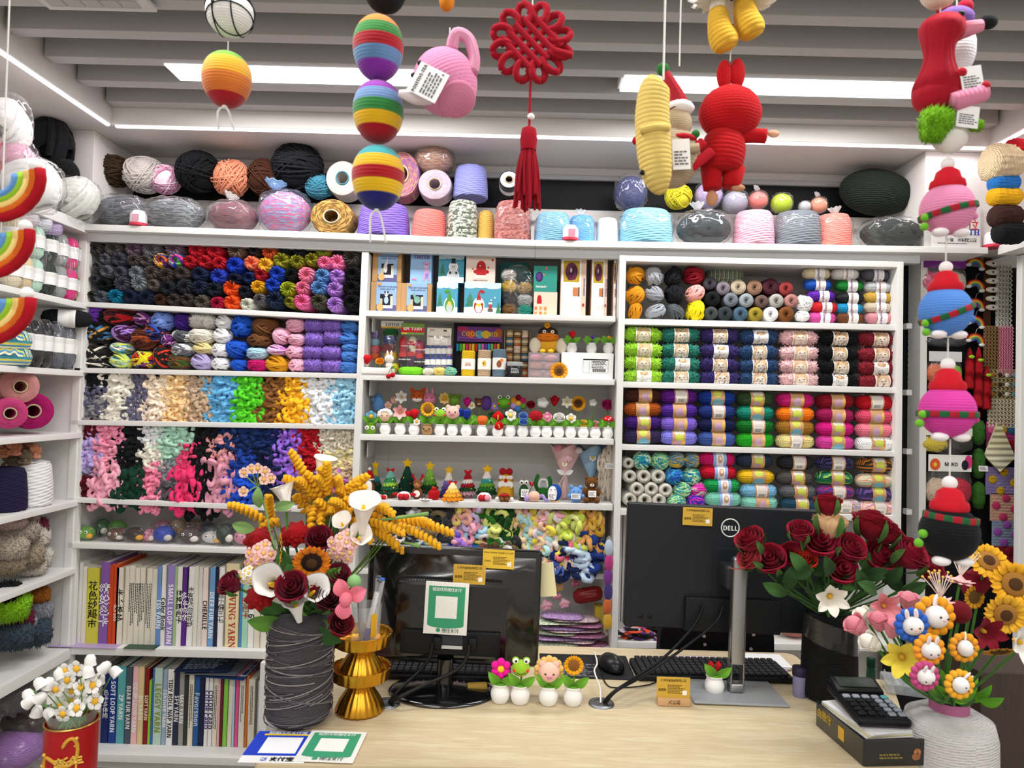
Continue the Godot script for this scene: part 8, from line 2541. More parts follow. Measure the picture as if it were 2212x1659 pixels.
	for k in 3:
		q=hung("crochet_pickle","green crochet pickle, %s from the top of the string"%ordinal(k),2099,[906,968,1040][k],2128,[962,1034,1100][k],2.84,"toy")
		part(q[0],"body",lathed([Vector2(0.001,-q[2]*0.5),Vector2(0.016,-q[2]*0.44),Vector2(0.024,-q[2]*0.2),Vector2(0.024,q[2]*0.25),Vector2(0.015,q[2]*0.44),Vector2(0.001,q[2]*0.5)],16),knit("2f5c1c"))
		eyes(q[0],V(0,0.012,0.0235),0.008,0.002)
		if k==1: card(q[0],V(0.002,-0.018,0.027),0.036,0.022,31)
	# packets at the left edge of the pegboard
	for e in [[1990,554,2084,640,"7a2a8a","e86a8a","purple header packet of pink wool","d8d0c0"],[1998,722,2085,748,"e0e0c8","2c3038","flat packet with a pale green header","30343a"],[2002,760,2075,830,"d8d8d8","e07a4a","packet of orange and green felt","88c050"],[1990,925,2098,978,"e8e4d8","d8c020","packet of yellow and charcoal balls","2c2e30"],[2000,982,2096,1100,"f0efe8","d8c0a8","packet of cream wool roving with a flower header","c82040"]]:
		q=hung("hanging_packet",e[6]+" on the pegboard",e[0],e[1],e[2],e[3],2.83,"packet")
		part(q[0],"header_card",bx(V(q[1]*0.98,q[2]*0.3,0.002),0),mat(e[4],0.5),at(V(0,q[2]*0.34,0.01)))
		if e[1]==982:
			artwork(q[0],"print",q[1],q[2]*0.3,"d 16 60 12 36 e06030;d 16 60 4 12 f0d040;d 92 40 9 40 d83a80;d 84 60 8 30 2a2030",at(V(0,q[2]*0.34,0.0115)))
			part(q[0],"lettering",words("MIKO",0.02),mat("303038",0.6),at(V(0.004,q[2]*0.32,0.0125)))
		for j in 2: part(q[0],"wool",wound_mesh(j,24,0.08),mat(e[5] if j==0 else e[7],0.95,"yarn"),ST(V(q[1]*0.26,minf(q[2]*0.3,0.05),0.02),V((j-0.5)*q[1]*0.5,-q[2]*0.15,0)))
		film_bag(q[0],V(0,-q[2]*0.1,0),V(q[1]*0.54,q[2]*0.42,0.026),1,"f4f6f8",0.1)
# ---- bouquets in the yarn cones --------------------------------------------------------------------------------------------------
func sprig_mesh(a: Vector3,b: Vector3,sag: Vector3,r: float)->ArrayMesh:      # crochet catkin: a strand curled round itself
	var path=[]
	var n=int(a.distance_to(b)/(r*0.95))*7
	for j in n+1:
		var t=float(j)/n
		var c=a.lerp(b,t)+sag*sin(PI*t)
		var q=j*TAU/7.0
		var w=r*(0.55+0.28*sin(j*2.7))*(1.0-0.35*pow(t,4))
		var d=(b-a).normalized()
		var u=d.cross(V(0.2,0.3,1)).normalized()
		path.append(c+(u*cos(q)+d.cross(u)*sin(q))*w)
	return tubed(path,r*0.46,6)
func stem_to(o: Node3D,mouth: Vector3,hex:="4a7a34",r:=0.0026,from:=Vector3.ZERO)->void:
	var m=mouth-o.position
	part(o,"stem",tubed(smooth([from,from.lerp(m,0.45)+V(0,m.y*0.12,-0.012),m],5),r,6),knit(hex))
func green_leaf(o: Node3D,p: Vector3,long: float,deg: Vector3,hex:="3f6a2c")->void:
	part(o,"leaf",leaf_mesh(0.5,0.14),knit(hex),Transform3D(Basis.from_euler(deg*PI/180)*Basis().scaled(Vector3.ONE*long),p))
func flower(kind: String,x: float,y: float,rp: float,d: float,c1: String,c2: String,label: String,mouth: Vector3,group: String,deg:=Vector3.ZERO)->Node3D:
	var r=rp*mpp(d)
	var name_: String={"rose": "crochet_rose","calla": "crochet_calla_lily","sun": "crochet_sunflower","cluster": "crochet_blossom_cluster","tulip": "crochet_tulip","lily": "crochet_lily","bunny": "crochet_bunny_flower","string": "crochet_powder_puff_flower","orchid": "crochet_orchid","carn": "crochet_carnation","bud": "crochet_bud"}[kind]
	var o=thing(name_,label,"flower",P(x,y,d),group)
	var turn=Basis.from_euler(deg*PI/180)
	match kind:
		"rose":
			rose_bloom(o,Transform3D(turn*Basis().scaled(Vector3.ONE*r*1.17),Vector3.ZERO),c1,5)
			for k in 4: part(o,"sepal",leaf_mesh(0.32,0.1),knit("4a7434"),Transform3D(turn*Basis(Vector3.UP,k*TAU/4+0.3)*Basis(Vector3.RIGHT,0.25)*Basis().scaled(Vector3.ONE*r*1.5),turn*(Basis(Vector3.UP,k*TAU/4+0.3)*V(0,-0.95,0.7)*r)))
		"calla":
			var b=part(o,"spathe",calla_mesh(),mat(c1,0.9,"knit"),Transform3D(turn*Basis().scaled(Vector3.ONE*r*2.2),turn*V(0,-r*1.3,0)))
			part(b,"spadix",tubed([V(0,0.25,0),V(0,0.55,0),V(0,0.82,0)],[0.07,0.08,0.04],8),knit("f0bc24"))
		"sun": head(o,"sun",Vector3.ZERO,r,c1,c2,turn)
		"tulip": head(o,"tulip",Vector3.ZERO,r,c1,c2,turn)
		"lily": head(o,"lily",Vector3.ZERO,r,c1,c2,turn)
		"carn": head(o,"carnation",Vector3.ZERO,r,c1,c2,turn)
		"bud": bead(o,"bud",Vector3.ZERO,r,knit(c1))
		"cluster":
			for k in 13:
				var a=k*2.4
				var w=sqrt(k/13.0)*r*0.85
				head(o,"blossom",V(cos(a)*w,sin(a)*w,0.35*r*(1.0-k/13.0)),r*0.36,c1,c2,Basis(Vector3.RIGHT,-0.5*sin(a))*Basis(Vector3.UP,0.5*cos(a)))
		"orchid":
			bead(o,"lip",V(0,0,r*0.25),V(0.42,0.46,0.4)*r,knit(c1))
			for a in [0.45,-1.1,2.95]: part(o,"petal",leaf_mesh(0.75,0.16,1.2),knit(c1),Transform3D(turn*Basis(V(0,0,1),a)*Basis().scaled(Vector3.ONE*r*1.35),Vector3.ZERO))
		"bunny":
			for k in 12: bead(o,"petal",V(cos(k*TAU/12),sin(k*TAU/12),-0.2)*r*0.95,r*0.3,knit(c2))
			head(o,"bunny",Vector3.ZERO,r*0.72,c1,"f4d0d4",turn)
		"string":
			for k in 14:
				var a=k*TAU/14
				part(o,"petal",leaf_mesh(0.4,0.2),knit(c1),Transform3D(turn*Basis(Vector3.UP,a)*Basis(Vector3.RIGHT,1.9+0.3*(k%2))*Basis().scaled(Vector3.ONE*r*0.95),V(0,0.1*r,0)))
			for k in 12:
				var dir=turn*(Basis(Vector3.UP,k*2.4)*V(0.65*sqrt(k/12.0),1,0)).normalized()
				part(o,"stamen",tubed([Vector3.ZERO,dir*r*1.0,dir*r*2.0+V(0,-0.1*r,0)],0.0009,4),mat("f0e4dc",0.9))
				bead(o,"anther",dir*r*2.0+V(0,-0.1*r,0),0.0024,knit("e8c060"))
	stem_to(o,mouth,"4a7a34",0.0026,turn*V(0,-r*0.6,0) if kind!="sun" else V(0,0,-r*0.2))
	return o
func build_left_bouquet()->void:
	var vase=on_desk(644,1556)
	var mouth=vase+V(0.0,0.225,0.0)
	var gp="flowers in the grey cone"
	var zp=func(q): return [440+float(q[0])*0.2712,940+float(q[1])*0.2712]
	# yellow mimosa sprigs: from -> to, zoomed measures
	var k=0
	for q in table("900 500 690 125;880 520 640 335;870 560 715 500;990 480 985 215;1080 500 1315 325;1060 560 1295 410;900 560 850 735;960 560 930 730;1040 560 1062 690;1000 470 900 330;1120 540 1180 620;1180 560 1440 690;940 500 820 300;1100 460 1060 340;1230 700 1590 930;1260 680 1600 790;1540 680 1990 785;1500 690 1815 705;1540 720 1885 895;1280 720 1545 880;1280 620 1480 580;1240 720 1330 860;480 680 195 555;540 690 520 480;600 690 435 770;1300 560 1520 640;820 620 730 480;1150 620 1010 520;1240 640 1120 500;1210 560 1060 430;1000 640 900 520;1100 660 1000 600;920 480 760 400;1020 420 930 260;1160 480 1240 380;960 620 820 600;1080 620 1140 720;1180 680 1290 800;1320 640 1450 800;860 480 740 350;1020 560 960 640;1220 600 1340 520"):
		var d=1.56+0.02*(k%3)
		var a: Vector3=P(440+float(q[0])*0.2712,940+float(q[1])*0.2712,d+0.03)
		var b: Vector3=P(440+float(q[2])*0.2712,940+float(q[3])*0.2712,d-0.02*(k%2))
		var o=thing("mimosa_sprig","yellow crochet mimosa sprig, %s of the spray above the grey cone"%ordinal(k),"flower",a,gp)
		part(o,"catkin",sprig_mesh(Vector3.ZERO,b-a,V(0,0.008,0.006),0.0112),mat("e8ac1e",0.95,"fuzz"))
		stem_to(o,mouth+V(0.004*(k%5-2),0,-0.006),"5a7a34",0.0018)
		k+=1
	var fl=[["calla",640,470,30,1.53,"ece4da","","cream calla leaning left above the books",V(-20,0,22)],["calla",945,250,26,1.60,"ece6dc","","cream calla at the top of the mimosa",V(-10,0,-12)],["calla",1270,620,36,1.52,"ebe3d8","","tall curled cream calla over the mimosa",V(10,0,-4)],["calla",1110,730,22,1.54,"efe8de","","small cream calla below the mimosa",V(30,0,10)],["calla",1225,840,26,1.52,"efe8de","","cream calla beside the pink cluster",V(40,10,-20)],["calla",545,1190,36,1.46,"f0eeea","","wide open white calla facing forward",V(72,0,0)],["calla",865,1260,30,1.47,"f0eeea","","white calla behind the crimson rose",V(55,0,-30)],["calla",735,1370,30,1.45,"f0eeea","","white calla below the crimson rose",V(25,0,6)],
		["rose",920,830,27,1.53,"7a0a24","","crimson rose under the mimosa",V(50,0,-10)],["rose",705,1215,32,1.44,"7e0c28","","largest crimson rose at the bouquet's front",V(55,0,0)],["rose",215,1185,25,1.48,"78102a","","crimson rose far out beside the yellow book",V(45,0,30)],["rose",1070,1115,24,1.50,"6e0f28","","crimson rose above the pink orchid",V(40,0,-20)],["rose",1085,1505,26,1.47,"7a0c1e","","dark red rose over the gold stand",V(55,0,-30)],["rose",975,1310,28,1.48,"520a1a","","maroon rose beside the pink orchid",V(40,0,-30)],
		["carn",440,830,30,1.53,"8e0a12","","red carnation at the cluster's edge",V(0,0,0)],["carn",730,790,32,1.55,"a01016","","bright red carnation in the middle",V(0,0,0)],["carn",455,1285,32,1.47,"860a12","","red carnation below the open calla",V(0,0,0)],["carn",700,1075,30,1.51,"8c0c14","","red carnation behind the open calla",V(0,0,0)],["carn",880,1160,28,1.50,"8c0c14","","red carnation under the orange sunflower",V(0,0,0)],
		["sun",610,910,36,1.50,"e2ac24","2a1a10","yellow sunflower turned sideways",V(0,-68,10)],["sun",860,1015,42,1.47,"e8841c","24140c","orange sunflower with a dark brown heart",V(20,12,-8)],
		["cluster",455,975,38,1.50,"ecb8b4","e8b860","pale pink blossom cluster beside the sunflowers",Vector3.ZERO],["cluster",1110,890,38,1.51,"ecb8b8","e8c070","pale pink blossom cluster below the calla",Vector3.ZERO],["orchid",1140,1300,34,1.44,"e87a8c","","rosy pink orchid over the pens",Vector3.ZERO],["bud",1200,1165,15,1.48,"8cc07c","","green bud above the orchid",Vector3.ZERO],["cluster",345,1120,22,1.48,"f2ece4","f0c850","white bead blossom beside the crimson rose",Vector3.ZERO]]
	for q in fl:
		flower(q[0],440+q[1]*0.2712,940+q[2]*0.2712,q[3],q[4],q[5],q[6] if q[6] else "f0bc24",q[7],mouth+V(0.03*sin(q[1]*1.0),0,0.02*cos(q[1]*1.0)),gp,q[8])
	# the loose pink sprig rising on its own
	var o=thing("crochet_blossom_sprig","thin sprig with small pink blossoms rising over the blue hanks","flower",P(440+550*0.2712,940+840*0.2712,1.5),gp)
	for q in [[320,300],[380,270],[430,265],[490,290],[480,355],[535,345],[315,450]]:
		var e=P(440+q[0]*0.2712,940+q[1]*0.2712,1.5)-o.position
		head(o,"blossom",e,0.0125,"ecc0b4","e0b060")
		part(o,"stalk",tubed(smooth([P(555,1050,1.51)-o.position,e*0.96],3),0.0014,5),knit("7a9a5a"))
	part(o,"stem",tubed(smooth([P(555,1050,1.51)-o.position,P(575,1105,1.51)-o.position,Vector3.ZERO,mouth-o.position],5),0.0022,6),knit("7a9a5a"))
	for q in [[445,530,0.045,5],[560,530,0.045,-75],[410,700,0.05,80]]: green_leaf(o,P(440+q[0]*0.2712,940+(q[1]+50)*0.2712,1.5)-o.position,q[2],V(0,0,q[3]),"7a9c5c")
	o=thing("foliage_bunch","green felt leaves filling the grey cone's mouth","leaves",mouth,gp)
	for q in [[-0.05,0.02,70],[-0.03,0.05,45],[0.0,0.06,10],[0.03,0.05,-30],[0.055,0.03,-60],[0.06,-0.01,-120],[-0.06,0.0,95],[0.02,0.02,-170],[-0.01,0.09,25],[0.07,0.07,-50]]:
		green_leaf(o,V(q[0]*0.5,q[1],0.035),0.075,V(15,0,q[2]),["2f5428","3f6a34","5a8a34"][int(absf(q[2]))%3])
	for q in [[1230,640,1790,625],[1580,790,1720,885]]:
		var a=P(440+q[0]*0.2712,940+(q[1]+60)*0.2712,1.57)-o.position
		part(o,"shoot",tubed([a,P(440+q[2]*0.2712,940+q[3]*0.2712,1.55)-o.position],[0.002,0.0045],6),knit("7aa05c"))
func build_right_bouquets()->void:
	var vase=on_desk(1790,1505)
	var mouth=V(vase.x,P(1790,1322,-vase.z).y-0.01,vase.z)
	var gp="flowers in the black cone"
	for q in [[1622,1168,30,"8a0a22","crimson rose bud nearest the logo",V(20,0,35)],[1622,1205,27,"a83038","faded red rose below the outermost bud",V(30,0,55)],[1664,1210,32,"96102e","crimson rose in front of the monitor stand",V(45,0,25)],[1712,1200,27,"8a0c26","crimson rose half behind the orange one",V(45,0,15)],[1728,1148,25,"8c0c26","crimson rose half hidden by the cream one",V(30,0,10)],[1768,1168,33,"9a0f30","crimson rose below the cream one",V(60,0,0)],[1738,1212,24,"c8301a","orange red rose between the crimson ones",V(40,0,15)],[1788,1088,27,"8a0a20","upright crimson rose at the very top",V(-5,0,0)],[1792,1132,33,"ecc294","cream and yellow rose near the top",V(-15,0,-10)],[1836,1184,30,"900d2a","crimson rose right of the centre",V(50,0,-10)],[1815,1228,31,"960f2e","lowest crimson rose over the leaves",V(65,0,0)],[1882,1132,36,"8a0a22","tall crimson rose with green sepals",V(5,0,-5)],[1918,1150,28,"840a20","crimson rose behind the tall one",V(15,0,-20)],[1895,1205,34,"960e2c","crimson rose below the tall one",V(50,0,-10)],[1965,1198,36,"940e2c","crimson rose beside the black ball toy",V(40,0,-25)],[2012,1232,28,"8a0c26","crimson rose under the black ball toy",V(40,0,-30)]]:
		flower("rose",q[0],q[1],q[2],1.62+0.02*(int(q[0])%3),q[3],"",q[4],mouth+V(0.02*sin(q[0]),0,0.02*cos(q[0])),gp,q[5])
	var o=thing("foliage_bunch","dark green felt leaves under the crimson roses","leaves",mouth,gp)
	for k in 22:
		var p=P(1680+k*13+10*sin(k*2.0),1262+22*sin(k*1.3),1.63+0.03*cos(k))-mouth
		green_leaf(o,p,0.06,V(20*sin(k*3.0),30*cos(k*2.0),70*sin(k*1.7)),["2c4a24","3c6230","24401f"][k%3])
		part(o,"stalk",tubed([p,p*0.45,Vector3.ZERO],0.0022,5),knit("33562a"))
	flower("lily",1792,1287,40,1.50,"efece0","e8b830","white open lily in front of the black cone",mouth,gp,V(10,-10,12))
	# pastel bouquet in the pale cone
	var vp=P(2050,1540,1.47)
	var m2=V(vp.x,P(2035,1522,1.47).y,-1.47)
	gp="flowers in the pale cone"
	var fl=[["tulip",1850,1352,30,1.40,"e08a98","pink tulip furthest out over the tape",V(0,0,50)],["lily",1908,1308,38,1.42,"e8949c","open pink lily above the tulips",V(0,-10,20)],["tulip",1962,1298,26,1.43,"e08c9a","pink tulip beside the lily",V(10,0,5)],["tulip",1898,1342,26,1.38,"dc8494","pink tulip below the lily",V(10,0,10)],["tulip",1928,1356,26,1.36,"e08c9a","pink tulip next to the blue bunny",V(10,0,-5)],["tulip",1864,1330,24,1.42,"ece8d8","cream tulip bud above the pink one",V(0,0,40)],["tulip",1880,1388,28,1.36,"efebdf","cream tulip hanging lowest",V(0,0,60)],["lily",1948,1418,46,1.30,"ecd850","pale yellow lily turned aside",V(0,-25,40)],
		["string",2075,1245,32,1.36,"ecb4b0","pink powder puff flower with long threads",V(0,0,-8)],["string",2032,1292,30,1.32,"e8b0ac","second pink powder puff flower",V(10,0,12)],["tulip",2105,1262,40,1.44,"7a0c24","crimson tulip behind the powder puffs",V(0,0,-15)],["bud",2072,1322,24,1.34,"6a0e1c","dark red ball flower",Vector3.ZERO],["lily",2122,1362,42,1.30,"7a1426","burgundy lily below the sunflowers",V(0,0,20)],["sun",2135,1212,42,1.40,"e4ac2c","a07030","uppermost sunflower facing up",V(-35,-10,20)],["sun",2192,1262,48,1.36,"e6aa28","a07030","largest sunflower cut by the frame",V(-10,-15,10)],["sun",2172,1328,44,1.33,"e8b030","a07030","lower sunflower above the white lily",V(5,-10,0)],["sun",2105,1290,26,1.42,"d89c24","6a4a24","small sunflower behind the dark red ball",V(0,10,0)],["sun",2160,1408,34,1.28,"c88c1c","5a3c18","sunflower hanging under the burgundy lily",V(60,0,20)],["lily",2198,1385,44,1.24,"f0eee8","white lily at the frame edge",V(0,10,-20)],
		["bunny",1972,1352,30,1.28,"f2f0ee","white bunny in a blue petal ring",V(10,-10,10)],["bunny",2022,1332,36,1.29,"f2f0ee","white bunny in a golden petal ring",V(0,15,-15)],["bunny",2010,1405,28,1.25,"f2f0ee","white bunny in a coral and gold ring",V(20,0,0)],["bunny",2085,1400,26,1.25,"f2f0ee","white bunny turned sideways",V(0,60,-20)],["bunny",2000,1462,26,1.23,"f2f0ee","white bunny in a rose pink ring lowest",V(30,0,0)],["bunny",2075,1480,26,1.22,"f2f0ee","white bunny by the lime leaves",V(20,20,-40)]]
	var k=0
	for q in fl:
		var hasc: bool=q.size()==9
		var c2: String=q[6] if hasc else "e8b83c"
		if q[0]=="bunny": c2=["2f62c0","f0a428","f0a030","e8a02c","c04a80","f0b030"][k-19]
		flower(q[0],q[1],q[2],q[3],q[4],q[5],c2,q[7] if hasc else q[6],m2+V(0.02*sin(k*2.0),0,0.015*cos(k*2.0)),gp,q[8] if hasc else q[7])
		k+=1
	o=thing("foliage_bunch","lime green leaves round the pink tube","leaves",m2,gp)
	for j in 14: green_leaf(o,V(0.035*sin(j*2.4),0.02+0.03*fposmod(j*0.37,1.0),0.03+0.01*cos(j)),0.05,V(20,0,90*sin(j*1.9)),["5a9a24","7ab82c","2f5a28"][j%3])
	# lily of the valley in the red dragon tin
	var d=1.46
	var tb=P(148,1735,d)
	o=thing("dragon_tin","red tin with a golden dragon used as a vase","tin",tb)
	var h=P(148,1556,d).y-tb.y
	var r=51*mpp(d)
	part(o,"tin",lathed([Vector2(0.001,0),Vector2(r,0),Vector2(r,h),Vector2(r*0.98,h)],36),mat("a8181c",0.35))
	for y in [0.0,h]: part(o,"gold_rim",torus(r,0.002),mat("c8a050",0.3,"metal"),euler(V(0,y,0),V(90,0,0)))
	var pts=[]
	for j in 40:
		var t=j/39.0
		var a=-0.75+1.5*t+0.45*sin(t*11.0)
		pts.append(V(sin(a),0,cos(a))*(r+0.0008)+V(0,h*(0.3+0.6*t)+0.016*sin(t*17.0),0))
	part(o,"dragon_print",tubed(pts,0.0036,6,1.0),mat("cf9a34",0.4))
	for j in 14: bead(o,"dragon_claw",pts[j*2+6]+V(0.006*sin(j*2.0),0.008*cos(j*3.0),0),0.0035,mat("e0b450",0.4))
	part(o,"lettering",glyphs("新年",0.022,false,0.16),mat("e8c050",0.4),Transform3D(Basis(Vector3.UP,0.5),V(sin(0.5)*(r+0.0014),h*0.62,cos(0.5)*(r+0.0014))))
	part(o,"glass_neck",lathed([Vector2(r*0.9,h),Vector2(r*0.92,h+0.022),Vector2(r*0.88,h+0.022),Vector2(r*0.86,h)],30),mat("a8c8b8",0.08,"glass"))
	var stool=thing("side_stool","small stool under the dragon tin","stool",V(tb.x,0,tb.z))
	part(stool,"seat",lathed([Vector2(0.001,tb.y-0.03),Vector2(0.14,tb.y-0.03),Vector2(0.14,tb.y-0.001),Vector2(0.001,tb.y-0.0005)],28),mat("d8d4cc",0.5))
	for j in 3: part(stool,"leg",tubed([V(sin(j*2.1)*0.1,tb.y-0.03,cos(j*2.1)*0.1),V(sin(j*2.1)*0.13,0,cos(j*2.1)*0.13)],0.012,8),mat("b8b4ac",0.5))
	k=0
	for q in table("195 325 b;165 345 f;140 350 f;128 355 b;190 350 b;228 340 b;248 350 b;105 375 b;120 390 f;155 395 f;175 385 f;200 380 f;60 400 b;65 415 b;85 375 b;130 425 f;152 415 f;165 430 f;205 415 f;80 435 b;105 440 b;135 443 f;112 405 b;180 410 b;90 405 b;145 370 f;215 365 b"):
		var p=P(float(q[0]),1100+float(q[1]),d-0.03*sin(k*1.9))
		o=thing("lily_of_the_valley","white felt %s on a thin stem, %s in the dragon tin"%["bell" if q[2]=="b" else "flower with a yellow heart",ordinal(k)],"flower",p,"white felt flowers in the dragon tin")
		if q[2]=="b": part(o,"bell",lathed([Vector2(0.012,-0.011),Vector2(0.0105,-0.006),Vector2(0.0105,0.002),Vector2(0.007,0.009),Vector2(0.001,0.011)],14),mat("f0efec",0.8),euler(Vector3.ZERO,V(0,0,50*sin(k*2.3))))
		else: head(o,"blossom",Vector3.ZERO,0.019,"f2f1ee","f0b83c",Basis(Vector3.RIGHT,0.2*sin(k)))
		stem_to(o,tb+V(0.02*sin(k),h-0.01,0.02*cos(k*1.4)),"6a9a4a",0.0012,V(0,0.01,-0.006))
		k+=1
# ---- toys that hang from the ceiling ----------------------------------------------------------------------------------------------
func cord(o: Node3D,from: Vector3,to: Vector3,r:=0.0011,hex:="dcdad4")->void:
	part(o,"cord",tubed([from,from.lerp(to,0.5),to],r,5),mat(hex,0.9))
func ceiling_cord(o: Node3D,y: float)->void:
	cord(o,V(0,y,0),V(0,SLAT-o.position.y,0))
func striped_egg(x: float,y: float,rx: float,ry: float,d: float,cols: Array,label: String,top_cord: float,lump:=0.0)->Node3D:
	var o=thing("crochet_egg",label,"hanging toy",P(x,y,d),"striped hanging eggs")
	var s=Shape.new()
	var a=rx*mpp(d)
	var b=ry*mpp(d)
	var rows=30
	var first=0
	for j in rows*3+1:
		var t=float(j)/(rows*3)
		var u=-cos(PI*t)
		var w=pow(maxf(0.0,1.0-u*u),0.46)*(1.0+0.06*u)
		s.col=lin(cols[clampi(int((0.5-u*0.52)*cols.size()),0,cols.size()-1)])
		for k in 41:
			var q=TAU*(k%40)/40
			var g=0.022*absf(sin(PI*t*rows))+0.008*sin(q*20.0+(PI if (j/3)%2 else 0.0))*w+lump*sin(q*2.0+t*4.0)
			s.put(V(sin(q)*a*(w+g),u*b,cos(q)*a*(w+g)))
	s.weave(first,41,rows*3+1)
	part(o,"egg",s.mesh(),tinted(0.95,"fuzz"))
	if top_cord>0: cord(o,V(0,b*0.97,0),V(0,b+top_cord*mpp(d),0))
	else: ceiling_cord(o,b*0.97)
	return o
func tail(o: Node3D,y: float,long: float)->void:
	for s in [-1.0,1.0]: part(o,"cord_tail",tubed(smooth([V(0,y,0.004),V(s*0.008,y-long*0.25,0.008),V(s*0.012+0.004,y-long,0.004)],5),0.0018,5),mat("e0deda",0.9))
	bead(o,"knot",V(0,y,0.004),0.004,mat("e0deda",0.9))
func speech_card(o: Node3D,p: Vector3,w: float,h: float,text: String,deg: Vector3)->void:
	var c=part(o,"card",bx(V(w,h,0.001),0.0002),mat("eeeeec",0.6),euler(p,deg))
	part(c,"lettering",words(text,w*0.15),mat("303034",0.6),at(V(0,h*0.3,0.0008)))
	part(c,"lettering",dashes(w*0.8,h*0.5,5,44),mat("606066",0.6),at(V(0,-h*0.12,0.0008)))
func gnome_ball(x: float,y: float,r: float,d: float,hex: String,label: String,scarf_tilt: float,up: float,high:=-0.12)->Node3D:
	var o=thing("crochet_snowman_ball",label,"hanging toy",P(x,y,d),"bobble-hat balls on one cord")
	var w=r*mpp(d)
	var B=Basis(V(0,0,1),scarf_tilt)
	part(o,"body",ball_mesh(Vector3.ONE,30,20),mat(hex,0.95,"knit"),ST(V(w,w*1.04,w),Vector3.ZERO))
	part(o,"hat",lathed([Vector2(w*0.62,w*0.82),Vector2(w*0.66,w*0.9),Vector2(w*0.62,w*1.12),Vector2(w*0.5,w*1.2),Vector2(w*0.42,w*1.5),Vector2(w*0.2,w*1.66),Vector2(0.001,w*1.7)],24),knit("cc1c2c"))
	bead(o,"pompom",V(0,w*1.82,0),w*0.26,mat("ece8e6",0.98,"fuzz"))
	for k in 20:
		var a=TAU*k/20
		part(o,"scarf_stripe",bx(V(w*0.34,w*0.24,w*0.1),w*0.03),knit("a01c2c" if k%2 else "1f5a34"),Transform3D(B*Basis(Vector3.UP,a),B*V(sin(a)*w*1.03*sqrt(1.0-high*high),w*high,cos(a)*w*1.03*sqrt(1.0-high*high))))
	for k in 2: bead(o,"scarf_bobble",B*V(-w*(1.06+0.12*k),-w*(0.15+0.35*k),w*0.2),w*0.16,mat("6ab030",0.98,"fuzz"))
	for s in [-1.0,1.0]: bead(o,"foot",V(s*w*0.42,-w*1.0,w*0.25),V(w*0.32,w*0.18,w*0.3),mat("ece8e8",0.98,"fuzz"))
	bead(o,"nose",V(w*1.0,-w*0.3,w*0.15),w*0.14,knit(hex))
	cord(o,V(0,w*1.9,0.0),V(0,w*1.9+up*mpp(d),0))
	return o
